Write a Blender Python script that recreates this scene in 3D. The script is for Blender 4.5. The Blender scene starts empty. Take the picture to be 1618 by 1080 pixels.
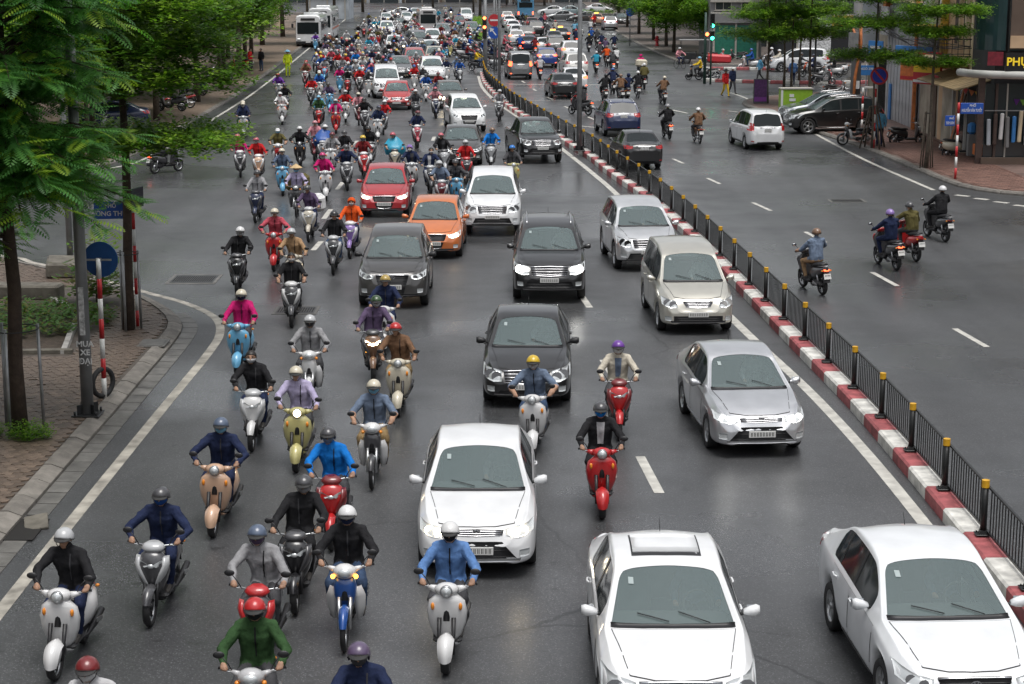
import bpy, bmesh, math, random
import numpy as np
from mathutils import Vector, Matrix, Euler
from mathutils.bvhtree import BVHTree
from mathutils import noise as mnoise
random.seed(7)
R = math.radians
PI = math.pi
SC = bpy.context.scene
COL = SC.collection

# ------------------------------------------------------------------ camera
FPX = 2900.0                       # focal length in photograph pixels (1618 wide)
PITCH = math.atan(605 / FPX)
CAM_H = 8.513
cam_data = bpy.data.cameras.new('camera')
cam = bpy.data.objects.new('camera', cam_data)
COL.objects.link(cam)
cam_data.sensor_width = 36.0
cam_data.lens = FPX / 1618 * 36.0
cam_data.clip_start = 0.5
cam_data.clip_end = 3000
cam.location = (0, 0, CAM_H)
cam.rotation_euler = (PI / 2 - PITCH, 0, 0)
SC.camera = cam

# ------------------------------------------------------------------ sky and sun (overcast)
SUN_EL, SUN_AZ = R(76), R(150)
world = bpy.data.worlds.new('World')
SC.world = world
world.use_nodes = True
wn = world.node_tree.nodes
wl = world.node_tree.links
wn.clear()
sky = wn.new('ShaderNodeTexSky')
sky.sky_type = 'NISHITA'
sky.sun_disc = False
sky.sun_elevation = SUN_EL
sky.sun_rotation = SUN_AZ
sky.air_density = 1.0
sky.dust_density = 4.0
sky.ozone_density = 1.0
hs = wn.new('ShaderNodeHueSaturation')
hs.inputs['Saturation'].default_value = 0.2
bg = wn.new('ShaderNodeBackground')
bg.inputs['Strength'].default_value = 0.12
wo = wn.new('ShaderNodeOutputWorld')
wl.new(sky.outputs[0], hs.inputs['Color'])
wl.new(hs.outputs[0], bg.inputs['Color'])
wl.new(bg.outputs[0], wo.inputs['Surface'])
sun_d = bpy.data.lights.new('sun', 'SUN')
sun_d.energy = 1.3
sun_d.angle = R(32)
sun_d.color = (1.0, 0.97, 0.93)
sun = bpy.data.objects.new('sun', sun_d)
COL.objects.link(sun)
sun.rotation_euler = (PI / 2 - SUN_EL, 0, PI - SUN_AZ)
SC.view_settings.view_transform = 'Standard'
SC.view_settings.look = 'None'
SC.view_settings.exposure = 0.47
SC.view_settings.gamma = 1.0
SC.view_settings.use_curve_mapping = False
SC.render.engine = 'CYCLES'
SC.cycles.use_denoising = True
SC.cycles.max_bounces = 6
SC.cycles.diffuse_bounces = 4
SC.cycles.glossy_bounces = 3
SC.cycles.transmission_bounces = 3
SC.cycles.transparent_max_bounces = 6
SC.cycles.use_adaptive_sampling = True
SC.cycles.adaptive_threshold = 0.02
SC.cycles.caustics_reflective = False
SC.cycles.caustics_refractive = False
SC.cycles.sample_clamp_indirect = 6.0


def G(px, py, z=0.0):
    """ground point seen at a photograph pixel"""
    r = (px - 809) / FPX
    d = (py - 540) / FPX
    dy = math.cos(PITCH) - d * math.sin(PITCH)
    dz = -(math.sin(PITCH) + d * math.cos(PITCH))
    t = (z - CAM_H) / dz
    return (r * t, dy * t)


# ------------------------------------------------------------------ materials
MATS = {}


def s2l(c):
    """sRGB 0-255 triple -> linear"""
    o = []
    for v in c:
        v = v / 255.0
        o.append(v / 12.92 if v <= 0.04045 else ((v + 0.055) / 1.055) ** 2.4)
    return tuple(o)


def mat(name, col=None, rough=0.5, metal=0.0, spec=0.5, coat=0.0, var=0.0, vscale=6.0, bump=0.0, bscale=40.0,
        emit=None, estr=0.0, objvar=0.0, trans=0.0):
    """procedural principled material; var mixes a noise of lighter/darker colour in"""
    if name in MATS:
        return MATS[name]
    m = bpy.data.materials.new(name)
    MATS[name] = m
    m.use_nodes = True
    nt = m.node_tree
    b = nt.nodes['Principled BSDF']
    b.inputs['Base Color'].default_value = (*col, 1)
    b.inputs['Roughness'].default_value = rough
    b.inputs['Metallic'].default_value = metal
    b.inputs['Specular IOR Level'].default_value = spec
    if coat:
        b.inputs['Coat Weight'].default_value = coat
        b.inputs['Coat Roughness'].default_value = 0.06
    if trans:
        b.inputs['Transmission Weight'].default_value = trans
    if emit:
        b.inputs['Emission Color'].default_value = (*emit, 1)
        b.inputs['Emission Strength'].default_value = estr
    tc = None
    if var or bump or objvar:
        tc = nt.nodes.new('ShaderNodeTexCoord')
    if var or objvar:
        nz = nt.nodes.new('ShaderNodeTexNoise')
        nz.inputs['Scale'].default_value = vscale
        nz.inputs['Detail'].default_value = 5
        nt.links.new(tc.outputs['Object'], nz.inputs['Vector'])
        mr = nt.nodes.new('ShaderNodeMapRange')
        mr.inputs[1].default_value = 0.3
        mr.inputs[2].default_value = 0.7
        mr.inputs[3].default_value = 1 - var
        mr.inputs[4].default_value = 1 + var
        nt.links.new(nz.outputs['Fac'], mr.inputs[0])
        src = mr.outputs[0]
        if objvar:
            oi = nt.nodes.new('ShaderNodeObjectInfo')
            m2 = nt.nodes.new('ShaderNodeMapRange')
            m2.inputs[3].default_value = 1 - objvar
            m2.inputs[4].default_value = 1 + objvar
            nt.links.new(oi.outputs['Random'], m2.inputs[0])
            mm = nt.nodes.new('ShaderNodeMath')
            mm.operation = 'MULTIPLY'
            nt.links.new(src, mm.inputs[0])
            nt.links.new(m2.outputs[0], mm.inputs[1])
            src = mm.outputs[0]
        vm = nt.nodes.new('ShaderNodeVectorMath')
        vm.operation = 'SCALE'
        vm.inputs[0].default_value = col
        nt.links.new(src, vm.inputs['Scale'])
        nt.links.new(vm.outputs[0], b.inputs['Base Color'])
    if bump:
        nb = nt.nodes.new('ShaderNodeTexNoise')
        nb.inputs['Scale'].default_value = bscale
        nb.inputs['Detail'].default_value = 4
        nt.links.new(tc.outputs['Object'], nb.inputs['Vector'])
        bp = nt.nodes.new('ShaderNodeBump')
        bp.inputs['Strength'].default_value = bump
        bp.inputs['Distance'].default_value = 0.02
        nt.links.new(nb.outputs['Fac'], bp.inputs['Height'])
        nt.links.new(bp.outputs[0], b.inputs['Normal'])
    return m


def paint(name, rgb, metal=0.0):
    return mat('paint_' + name, rgb, rough=0.30, metal=metal, coat=0.9, var=0.08, vscale=2.5)


def cloth(name, rgb):
    return mat('cloth_' + name, rgb, rough=0.85, spec=0.2, var=0.2, vscale=11.0, bump=0.5, bscale=20.0)


M_BLACKPL = mat('black_plastic', (0.018, 0.018, 0.02), rough=0.45, var=0.15)
M_RUBBER = mat('rubber', (0.02, 0.02, 0.021), rough=0.7, var=0.2, bump=0.2, bscale=60)
M_ALLOY = mat('alloy', (0.45, 0.46, 0.47), rough=0.3, metal=0.9, var=0.1)
M_CHROME = mat('chrome', (0.7, 0.7, 0.72), rough=0.12, metal=1.0)
M_STEEL = mat('galvanised_steel', (0.34, 0.35, 0.36), rough=0.45, metal=0.6, var=0.2, vscale=5)
M_DARKMETAL = mat('dark_metal', (0.035, 0.036, 0.038), rough=0.4, metal=0.4, var=0.2)
M_SEAT = mat('black_vinyl', (0.016, 0.016, 0.018), rough=0.5, var=0.2, bump=0.1)
M_MIRROR = mat('mirror_glass', (0.55, 0.58, 0.6), rough=0.05, metal=1.0)
M_LENS = mat('clear_lens', (0.62, 0.65, 0.66), rough=0.1, metal=0.35, coat=0.8)
M_LAMPON = mat('lamp_on', (1, 0.9, 0.7), rough=0.3, emit=(1.0, 0.80, 0.50), estr=11.0)
M_LAMPWHITE = mat('lamp_on_white', (1, 1, 1), rough=0.3, emit=(1.0, 0.98, 0.92), estr=10.0)
M_TAIL = mat('tail_lens', (0.35, 0.01, 0.012), rough=0.15, coat=0.6)
M_TAILON = mat('tail_lens_lit', (0.6, 0.02, 0.01), rough=0.25, emit=(1.0, 0.09, 0.03), estr=5.0)
M_AMBER = mat('amber_lens', (0.75, 0.25, 0.02), rough=0.2, coat=0.5)
M_AMBERON = mat('amber_lens_lit', (0.9, 0.3, 0.02), rough=0.3, emit=(1.0, 0.42, 0.05), estr=4.0)
M_PLATE = mat('plate_white', (0.72, 0.72, 0.70), rough=0.5)
M_INK = mat('plate_ink', (0.03, 0.03, 0.03), rough=0.6)


def glass_mat():
    m = bpy.data.materials.new('car_glass')
    m.use_nodes = True
    nt = m.node_tree
    b = nt.nodes['Principled BSDF']
    out = nt.nodes['Material Output']
    b.inputs['Base Color'].default_value = (0.19, 0.25, 0.255, 1)
    b.inputs['Roughness'].default_value = 0.06
    b.inputs['IOR'].default_value = 1.9
    tr = nt.nodes.new('ShaderNodeBsdfTransparent')
    tr.inputs[0].default_value = (0.72, 0.84, 0.83, 1)
    mx = nt.nodes.new('ShaderNodeMixShader')
    mx.inputs[0].default_value = 0.5
    nt.links.new(tr.outputs[0], mx.inputs[1])
    nt.links.new(b.outputs[0], mx.inputs[2])
    nt.links.new(mx.outputs[0], out.inputs['Surface'])
    return m


M_GLASS = glass_mat()
M_TINT = mat('tinted_glass', (0.016, 0.021, 0.023), rough=0.08, spec=0.28)
M_STICK = mat('sticker', (.34, .40, .40), rough=.4)


# ------------------------------------------------------------------ mesh builder
class MB:
    def __init__(self):
        self.v = []
        self.f = []
        self.m = []
        self.s = []

    def add(self, vs, fs, mi=0, smooth=False):
        o = len(self.v)
        self.v.extend([tuple(p) for p in vs])
        for f in fs:
            self.f.append(tuple(i + o for i in f))
            self.m.append(mi)
            self.s.append(smooth)
        return o

    def box(self, c, size, mi=0, rot=None, bev=0.0, taper=1.0):
        x, y, z = size[0] / 2, size[1] / 2, size[2] / 2
        if bev <= 0:
            vs = [(sx * x * (taper if sz > 0 else 1), sy * y * (taper if sz > 0 else 1), sz * z)
                  for sz in (-1, 1) for sx, sy in ((-1, -1), (1, -1), (1, 1), (-1, 1))]
            fs = [(3, 2, 1, 0), (4, 5, 6, 7), (0, 1, 5, 4), (1, 2, 6, 5), (2, 3, 7, 6), (3, 0, 4, 7)]
        else:
            b = min(bev, x * .9, y * .9, z * .9)
            vs, fs = [], []
            rings = [(-z, b), (-z + b, 0), (z - b, 0), (z, b)]
            for zz, ins in rings:
                tp = taper if zz > 0 else 1
                X, Y = (x - ins) * tp, (y - ins) * tp
                k = b * tp if ins == 0 else b * 0.6 * tp
                vs += [(X - k, -Y, zz), (X, -Y + k, zz), (X, Y - k, zz), (X - k, Y, zz),
                       (-X + k, Y, zz), (-X, Y - k, zz), (-X, -Y + k, zz), (-X + k, -Y, zz)]
            for r in range(3):
                for i in range(8):
                    j = (i + 1) % 8
                    fs.append((r * 8 + i, r * 8 + j, r * 8 + 8 + j, r * 8 + 8 + i))
            fs.append(tuple(range(7, -1, -1)))
            fs.append(tuple(range(24, 32)))
        if rot is not None:
            M = Euler(rot).to_matrix()
            vs = [M @ Vector(p) for p in vs]
        self.add([(p[0] + c[0], p[1] + c[1], p[2] + c[2]) for p in vs], fs, mi, False)

    def loft(self, rings, mi=0, smooth=True, closed=True, capA=True, capB=True):
        n = len(rings[0])
        vs = [p for r in rings for p in r]
        fs = []
        for i in range(len(rings) - 1):
            for j in range(n if closed else n - 1):
                k = (j + 1) % n
                fs.append((i * n + j, i * n + k, (i + 1) * n + k, (i + 1) * n + j))
        o = self.add(vs, fs, mi, smooth)
        if closed and capA:
            self.f.append(tuple(o + j for j in range(n - 1, -1, -1)))
            self.m.append(mi)
            self.s.append(False)
        if closed and capB:
            q = o + (len(rings) - 1) * n
            self.f.append(tuple(q + j for j in range(n)))
            self.m.append(mi)
            self.s.append(False)

    def tube(self, pts, rad, n=8, mi=0, smooth=True, caps=True, flat=1.0, up=None):
        pts = [Vector(p) for p in pts]
        if not isinstance(rad, (list, tuple)):
            rad = [rad] * len(pts)
        rings = []
        prev = None
        for i, p in enumerate(pts):
            if i == 0:
                t = pts[1] - pts[0]
            elif i == len(pts) - 1:
                t = pts[-1] - pts[-2]
            else:
                t = (pts[i + 1] - p).normalized() + (p - pts[i - 1]).normalized()
            t = t.normalized() if t.length > 1e-9 else Vector((0, 0, 1))
            ref = Vector(up) if up else (prev if prev is not None else (Vector((0, 0, 1)) if abs(t.z) < 0.9 else Vector((0, 1, 0))))
            a = t.cross(ref)
            if a.length < 1e-6:
                a = t.cross(Vector((1, 0, 0)))
            a.normalize()
            b = a.cross(t).normalized()
            prev = b
            r = rad[i]
            rings.append([p + a * (math.cos(2 * PI * k / n) * r) + b * (math.sin(2 * PI * k / n) * r * flat) for k in range(n)])
        self.loft(rings, mi, smooth, True, caps, caps)

    def lathe(self, prof, n=16, mi=0, axis='z', c=(0, 0, 0), smooth=True, arc=2 * PI, caps=True):
        rings = []
        full = abs(arc - 2 * PI) < 1e-6
        cnt = n if full else n + 1
        for r, z in prof:
            ring = []
            for k in range(cnt):
                a = arc * k / n
                x, y = r * math.cos(a), r * math.sin(a)
                if axis == 'z':
                    p = (x, y, z)
                elif axis == 'x':
                    p = (z, x, y)
                else:
                    p = (y, z, x)
                ring.append((p[0] + c[0], p[1] + c[1], p[2] + c[2]))
            rings.append(ring)
        self.loft(rings, mi, smooth, full, caps and prof[0][0] > 1e-4, caps and prof[-1][0] > 1e-4)

    def ball(self, c, r, n=10, m=6, mi=0, smooth=True):
        if not isinstance(r, (list, tuple)):
            r = (r, r, r)
        rings = []
        for i in range(m + 1):
            a = -PI / 2 + PI * i / m
            a = max(-PI / 2 + .02, min(PI / 2 - .02, a))
            rings.append([(c[0] + r[0] * math.cos(a) * math.cos(2 * PI * k / n), c[1] + r[1] * math.cos(a) * math.sin(2 * PI * k / n),
                           c[2] + r[2] * math.sin(a)) for k in range(n)])
        self.loft(rings, mi, smooth)

    def quad(self, a, b, c, d, mi=0):
        self.add([a, b, c, d], [(0, 1, 2, 3)], mi)

    def prism(self, poly, z0, z1, mi=0, mside=None):
        """polygon (x,y) extruded between two heights"""
        n = len(poly)
        area = sum(poly[i][0] * poly[(i + 1) % n][1] - poly[(i + 1) % n][0] * poly[i][1] for i in range(n))
        if area < 0:
            poly = poly[::-1]
        vs = [(p[0], p[1], z0) for p in poly] + [(p[0], p[1], z1) for p in poly]
        o = self.add(vs, [tuple(range(n, 2 * n)), tuple(range(n - 1, -1, -1))], mi)
        for i in range(n):
            j = (i + 1) % n
            self.f.append((o + i, o + j, o + n + j, o + n + i))
            self.m.append(mi if mside is None else mside)
            self.s.append(False)

    def move(self, M, start=0):
        for i in range(start, len(self.v)):
            self.v[i] = tuple(M @ Vector(self.v[i]))

    def mesh(self, name, mats=None):
        me = bpy.data.meshes.new(name)
        me.from_pydata(self.v, [], self.f)
        k = (max(self.m) + 1) if self.m else 1
        if mats is None:
            mats = [None] * k
        for mm in mats:
            me.materials.append(mm)
        if len(mats) < k:
            for _ in range(k - len(mats)):
                me.materials.append(mats[-1] if mats else None)
        me.polygons.foreach_set('material_index', self.m)
        me.polygons.foreach_set('use_smooth', self.s)
        me.update()
        return me


def obj(name, mesh, parent=None, mats=None, loc=None, rot=None, scale=None, label=None):
    o = bpy.data.objects.new(name, mesh)
    COL.objects.link(o)
    if parent is not None:
        o.parent = parent
    if loc is not None:
        o.location = loc
    if rot is not None:
        o.rotation_euler = rot
    if scale is not None:
        o.scale = scale
    if mats is not None:
        for i, mm in enumerate(mats):
            if i < len(o.material_slots):
                o.material_slots[i].link = 'OBJECT'
                o.material_slots[i].material = mm
    if label:
        o['label'] = label
    return o


def tag(o, label, cat, group=None):
    o['label'] = label
    o['category'] = cat
    if group:
        o['group'] = group
    return o


def thing(name, label, cat, loc=(0, 0, 0), rz=0.0, group=None):
    e = bpy.data.objects.new(name, None)
    COL.objects.link(e)
    e.location = loc
    e.rotation_euler = (0, 0, rz)
    e.empty_display_size = 0.2
    return tag(e, label, cat, group)


def struct(name, mesh, kind='structure', parent=None, label=None):
    o = obj(name, mesh, parent)
    if parent is None:
        o['kind'] = kind
    if label:
        o['label'] = label
    return o


def interp(tab, x):
    if x <= tab[0][0]:
        return tab[0][1]
    for (a, va), (b, vb) in zip(tab, tab[1:]):
        if x <= b:
            t = (x - a) / (b - a) if b > a else 0
            return va + (vb - va) * t
    return tab[-1][1]


def smooth_path(pts, step):
    """Catmull-Rom resample of a 2-D/3-D polyline at about equal steps"""
    P = [Vector((*p, 0)) if len(p) == 2 else Vector(p) for p in pts]
    out = []
    for i in range(len(P) - 1):
        p0 = P[max(i - 1, 0)]
        p1, p2 = P[i], P[i + 1]
        p3 = P[min(i + 2, len(P) - 1)]
        n = 24
        for k in range(n):
            t = k / n
            out.append(0.5 * ((2 * p1) + (-p0 + p2) * t + (2 * p0 - 5 * p1 + 4 * p2 - p3) * t * t + (-p0 + 3 * p1 - 3 * p2 + p3) * t ** 3))
    out.append(P[-1])
    res = [out[0]]
    acc = 0.0
    for a, b in zip(out, out[1:]):
        d = (b - a).length
        while acc + d >= step:
            f = (step - acc) / d
            a = a + (b - a) * f
            res.append(a.copy())
            d = (b - a).length
            acc = 0.0
        acc += d
    return res


def offset_path(path, off):
    """shift a path sideways (positive = to the right of travel)"""
    out = []
    for i, p in enumerate(path):
        a = path[max(i - 1, 0)]
        b = path[min(i + 1, len(path) - 1)]
        t = (b - a).normalized()
        out.append(p + Vector((t.y, -t.x, 0)) * off)
    return out


def ribbon(mb, pa, pb, z, mi=0, va=None):
    n = min(len(pa), len(pb))
    vs = []
    for i in range(n):
        vs += [(pa[i].x, pa[i].y, z), (pb[i].x, pb[i].y, z)]
    mb.add(vs, [(2 * i, 2 * i + 1, 2 * i + 3, 2 * i + 2) for i in range(n - 1)], mi)
# ------------------------------------------------------------------ setting: road, kerbs, pavements, median
def road_mat():
    m = bpy.data.materials.new('wet_asphalt')
    m.use_nodes = True
    nt = m.node_tree
    N, Lk = nt.nodes, nt.links
    b = N['Principled BSDF']
    tc = N.new('ShaderNodeTexCoord')

    def noise(scale, detail, src=None, rough=.55):
        n = N.new('ShaderNodeTexNoise')
        n.inputs['Scale'].default_value = scale
        n.inputs['Detail'].default_value = detail
        n.inputs['Roughness'].default_value = rough
        Lk.new(src or tc.outputs['Object'], n.inputs['Vector'])
        return n

    def rng(src, a, c, lo, hi):
        r = N.new('ShaderNodeMapRange')
        r.inputs[1].default_value = a
        r.inputs[2].default_value = c
        r.inputs[3].default_value = lo
        r.inputs[4].default_value = hi
        Lk.new(src, r.inputs[0])
        return r.outputs[0]

    def mul(a, c):
        q = N.new('ShaderNodeMath')
        q.operation = 'MULTIPLY'
        Lk.new(a, q.inputs[0])
        Lk.new(c, q.inputs[1])
        return q.outputs[0]
    # long streaks along the driving direction (worn wheel tracks)
    mp = N.new('ShaderNodeMapping')
    mp.inputs['Scale'].default_value = (.55, .035, 1)
    Lk.new(tc.outputs['Object'], mp.inputs[0])
    streak = noise(1.0, 4, mp.outputs[0])
    patch = noise(.16, 5)
    grain = noise(24, 3, None, .8)
    fine = noise(9, 4)
    chip = N.new('ShaderNodeTexVoronoi')
    chip.inputs['Scale'].default_value = 27
    Lk.new(tc.outputs['Object'], chip.inputs['Vector'])
    speck = rng(chip.outputs['Distance'], .08, .30, 2.7, .88)
    val = mul(mul(rng(streak.outputs['Fac'], .35, .65, .78, 1.16), rng(patch.outputs['Fac'], .35, .7, .80, 1.20)),
              mul(mul(rng(grain.outputs['Fac'], .3, .7, .62, 1.38), speck), rng(fine.outputs['Fac'], .3, .7, .9, 1.1)))
    # thin wandering cracks, only in some stretches
    wob = noise(.9, 4)
    mx = N.new('ShaderNodeMix')
    mx.data_type = 'VECTOR'
    mx.inputs[0].default_value = .35
    Lk.new(tc.outputs['Object'], mx.inputs[4])
    Lk.new(wob.outputs['Color'], mx.inputs[5])
    ck = N.new('ShaderNodeTexVoronoi')
    ck.feature = 'DISTANCE_TO_EDGE'
    ck.inputs['Scale'].default_value = .33
    Lk.new(mx.outputs[1], ck.inputs['Vector'])
    mask = rng(noise(.07, 2).outputs['Fac'], .52, .58, 1.0, .55)
    crack = N.new('ShaderNodeMath')
    crack.operation = 'MAXIMUM'
    Lk.new(rng(ck.outputs['Distance'], .002, .007, 0.0, 1.0), crack.inputs[0])
    Lk.new(mask, crack.inputs[1])
    drip = rng(noise(2.6, 2).outputs['Fac'], .66, .74, 1.0, .62)
    val = mul(mul(val, crack.outputs[0]), drip)
    sc = N.new('ShaderNodeVectorMath')
    sc.operation = 'SCALE'
    sc.inputs[0].default_value = (.071, .073, .076)
    Lk.new(val, sc.inputs['Scale'])
    Lk.new(sc.outputs[0], b.inputs['Base Color'])
    wet = noise(.11, 4)
    wet2 = noise(.6, 3)
    rgh = mul(rng(wet.outputs['Fac'], .42, .58, .47, .22), rng(wet2.outputs['Fac'], .3, .7, .9, 1.12))
    Lk.new(rgh, b.inputs['Roughness'])
    b.inputs['Specular IOR Level'].default_value = .5
    bp = N.new('ShaderNodeBump')
    bp.inputs['Strength'].default_value = .22
    bp.inputs['Distance'].default_value = .008
    Lk.new(grain.outputs['Fac'], bp.inputs['Height'])
    Lk.new(bp.outputs[0], b.inputs['Normal'])
    return m


M_ROAD = road_mat()
M_GROUND = mat('bare_ground', (.09, .085, .075), rough=.9, var=.3, vscale=.8)
M_LINE = mat('road_paint', (.47, .46, .42), rough=.55, var=.28, vscale=3.5, bump=.2)
M_LINEDIRTY = mat('road_paint_worn', (.33, .31, .27), rough=.6, var=.45, vscale=2.6, bump=.2)
M_CONC = mat('kerb_concrete', (.165, .152, .135), rough=.7, var=.3, vscale=4, bump=.4, bscale=25, objvar=.14)
M_GUTTER = mat('gutter_concrete', (.12, .116, .108), rough=.5, var=.35, vscale=3, bump=.3, bscale=25, objvar=.2)
M_PAVER = mat('paver_brown', (.13, .096, .072), rough=.55, var=.28, vscale=9, bump=.3, bscale=45, objvar=.30)
M_PAVER2 = mat('paver_bed', (.075, .062, .052), rough=.8, var=.3, vscale=6)
M_PAVERED = mat('paver_red', (.17, .095, .075), rough=.55, var=.3, vscale=8, bump=.3, objvar=.3)
M_REDPAINT = mat('kerb_red', (.36, .095, .10), rough=.62, var=.42, vscale=4, bump=.2)
M_WHITEPAINT = mat('kerb_white', (.62, .61, .57), rough=.65, var=.34, vscale=4, bump=.25)
M_FENCE = mat('fence_black', (.016, .017, .017), rough=.4, metal=.2, var=.2)
M_YELLOW = mat('fence_yellow', (.70, .38, .02), rough=.45, var=.15)
M_SOIL = mat('soil', (.06, .045, .033), rough=.95, var=.4, vscale=7, bump=.8, bscale=18)
M_STONE = mat('stone_block', (.125, .115, .095), rough=.85, var=.35, vscale=4, bump=.6, bscale=12)
M_HOLE = mat('drain_dark', (.012, .011, .010), rough=.9)

mb = MB()
mb.quad((-900, -60, -.006), (900, -60, -.006), (900, 1600, -.006), (-900, 1600, -.006))
struct('ground', mb.mesh('ground', [M_GROUND]))
mb = MB()
mb.quad((-140, -30, 0), (140, -30, 0), (140, 640, 0), (-140, 640, 0))
struct('road', mb.mesh('road', [M_ROAD]))


def V2(l):
    return [Vector((x, y, 0)) for x, y in l]


# ---- painted lines --------------------------------------------------------
MED = smooth_path([(6.98, 14), (6.95, 20), (6.92, 25), (6.87, 30), (6.77, 34.4), (6.54, 39.1), (6.31, 43.8), (6.1, 48.3), (5.58, 57.9), (4.85, 66.9), (4.15, 73.1), (3.49, 80), (2.74, 85.6), (1.7, 93.5), (.53, 102.5), (-.21, 108.8), (-.99, 117.5), (-1.78, 128.3), (-2.21, 140.6)], .5)
LINE = smooth_path([(6.4, 14), (6.36, 26.7), (6.06, 34.8), (5.4, 42.6), (4.6, 53.6), (3.95, 66.4), (3.2, 75.1), (2.3, 84), (1.2, 94), (.2, 102.5), (-.55, 108.8), (-1.3, 116), (-2.05, 126), (-2.5, 138)], .5)
mb = MB()
ribbon(mb, offset_path(LINE, -.11), offset_path(LINE, .11), .004)
struct('median_edge_line', mb.mesh('median_edge_line', [M_LINE]))
LEFT = smooth_path([(-6.82, 14), (-6.82, 25), (-6.76, 34), (-6.70, 39.5), (-6.80, 41.9), (-7.25, 43.8), (-8.25, 45.6), (-9.6, 47.2), (-11.5, 49.6), (-13.7, 51.9), (-16, 53.8), (-30, 61)], .4)
mb = MB()
ribbon(mb, offset_path(LEFT, -.10), offset_path(LEFT, .10), .004)
struct('left_edge_line', mb.mesh('left_edge_line', [M_LINEDIRTY]))
FARL = smooth_path([(-30, 70), (-20, 73.5), (-17.2, 76), (-16.3, 81.5), (-16.6, 100), (-17.4, 126), (-20.2, 182), (-21.2, 204), (-26, 300)], .8)
mb = MB()
ribbon(mb, offset_path(FARL, .28), offset_path(FARL, .45), .004)
struct('far_left_edge_line', mb.mesh('far_left_edge_line', [M_LINE]))
RLINE = smooth_path([(15.87, 68.8), (15.3, 79), (15.1, 90), (15.0, 100), (14.65, 115), (14.1, 121)], .5)
mb = MB()
ribbon(mb, offset_path(RLINE, -.09), offset_path(RLINE, .09), .004)
struct('right_edge_line', mb.mesh('right_edge_line', [M_LINE]))


def dash(name, a, b, w=.14, z=.004, m=None):
    a, b = Vector((*a, 0)), Vector((*b, 0))
    t = (b - a).normalized()
    n = Vector((t.y, -t.x, 0)) * w / 2
    q = MB()
    q.quad((a - n)[:2] + (z,), (a + n)[:2] + (z,), (b + n)[:2] + (z,), (b - n)[:2] + (z,))
    o = struct(name, q.mesh(name, [m or M_LINE]))
    return o


DASH_R = [((10.42, 42.35), (10.65, 40.25)), ((10.0, 50.3), (10.25, 48.1)), ((9.35, 58.0), (9.62, 55.8)), ((8.6, 65.2), (8.95, 63.0)), ((7.75, 72.7), (8.05, 70.7)), ((7.0, 79.9), (7.3, 78.0)),
          ((10.75, 34.6), (10.9, 32.4)), ((6.2, 87), (6.5, 85)), ((5.2, 94.3), (5.5, 92.3)), ((4.2, 101.5), (4.5, 99.6)), ((3.1, 109), (3.4, 107)), ((2.2, 116.5), (2.5, 114.5)), ((1.4, 124), (1.6, 122)), ((.7, 132), (.9, 130))]
for a, b in DASH_R:
    dash('lane_dash', a, b, .15)
for a, b in [((2.24, 31.0), (2.40, 28.75)), ((1.80, 46.6), (1.94, 45.0)), ((1.98, 38.9), (2.14, 36.9)), ((1.5, 54.4), (1.6, 52.4)), ((.9, 62), (1.1, 60)), ((-5.94, 54.2), (-5.88, 56.0)), ((-6.30, 61.0), (-6.30, 63.4)), ((-5.8, 47), (-5.8, 49)), ((-2, 54), (-2, 56)), ((-2.6, 70), (-2.5, 68)), ((-6.6, 69), (-6.6, 71.3)), ((-7.0, 77), (-7.0, 79)), ((-7.5, 86), (-7.4, 88)), ((-3.4, 78), (-3.4, 80)), ((-3.8, 88), (-3.8, 90))]:
    dash('lane_dash', a, b, .17)
for i in range(7):
    t = i
    a = (16.35 + .52 * t * .9, 67.35 - t * .95)
    b = (16.35 + .52 * t * .9 + .40, 67.35 - t * .95 - .42)
    dash('give_way_dash', a, b, .28)
for a, b in [((9.2, 106.4), (9.9, 104.0)), ((13.2, 104.6), (13.6, 103)), ((12.4, 105.6), (12.8, 105)), ((2.6, 96.6), (3.6, 95.9)), ((3.6, 95.9), (4.4, 94.9))]:
    dash('arrow_stroke', a, b, .18)
dash('stop_line', (-.2, 128.5), (8.4, 127.6), .3)
dash('stop_line', (-.6, 113.6), (7.6, 113.0), .10)

# ---- left pavement --------------------------------------------------------
KERB = smooth_path([(-7.62, 12), (-7.60, 25), (-7.62, 36), (-7.66, 41), (-7.85, 42.8), (-8.5, 44.6), (-9.6, 46.6), (-11.5, 49.1), (-13.7, 51.4), (-16, 53.2), (-30, 60.4)], .9)
inner = [p - Vector((.0, 0, 0)) for p in offset_path(KERB, -.34)]
mb = MB()
poly = [(p.x, p.y) for p in inner] + [(-30, 12)]
mb.prism(poly, -.02, .118)
left_pave = struct('left_pavement', mb.mesh('left_pavement', [M_PAVER2]))


def kerb_stones(path, parent, name='kerb_stone', w=.32, h=.14, slope=.10, material=None, z0=-.02, gap=.012, ends=0):
    """one bevelled concrete stone per path step"""
    lp, ip = path, offset_path(path, -w)
    for i in range(len(path) - 1):
        a, b = lp[i], lp[i + 1]
        c, d = ip[i], ip[i + 1]
        t = (b - a).normalized() * gap
        dz = random.uniform(-.006, .006)
        q = MB()
        mids = [a + (c - a) * (slope / w), b + (d - b) * (slope / w)]
        lo = h * .45
        A, B, Cc, D = a + t, b - t, c + t, d - t
        m0, m1 = mids[0] + t, mids[1] - t
        vs = [(A.x, A.y, z0), (B.x, B.y, z0), (A.x, A.y, lo + dz), (B.x, B.y, lo + dz), (m0.x, m0.y, h + dz), (m1.x, m1.y, h + dz), (Cc.x, Cc.y, h + dz), (D.x, D.y, h + dz), (Cc.x, Cc.y, z0), (D.x, D.y, z0)]
        q.add(vs, [(0, 1, 3, 2), (2, 3, 5, 4), (4, 5, 7, 6), (6, 7, 9, 8), (0, 2, 4, 6, 8), (1, 9, 7, 5, 3)])
        o = obj(name, q.mesh(name, [material or M_CONC]), parent)


kerb_stones(KERB, left_pave, slope=.20)
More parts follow.
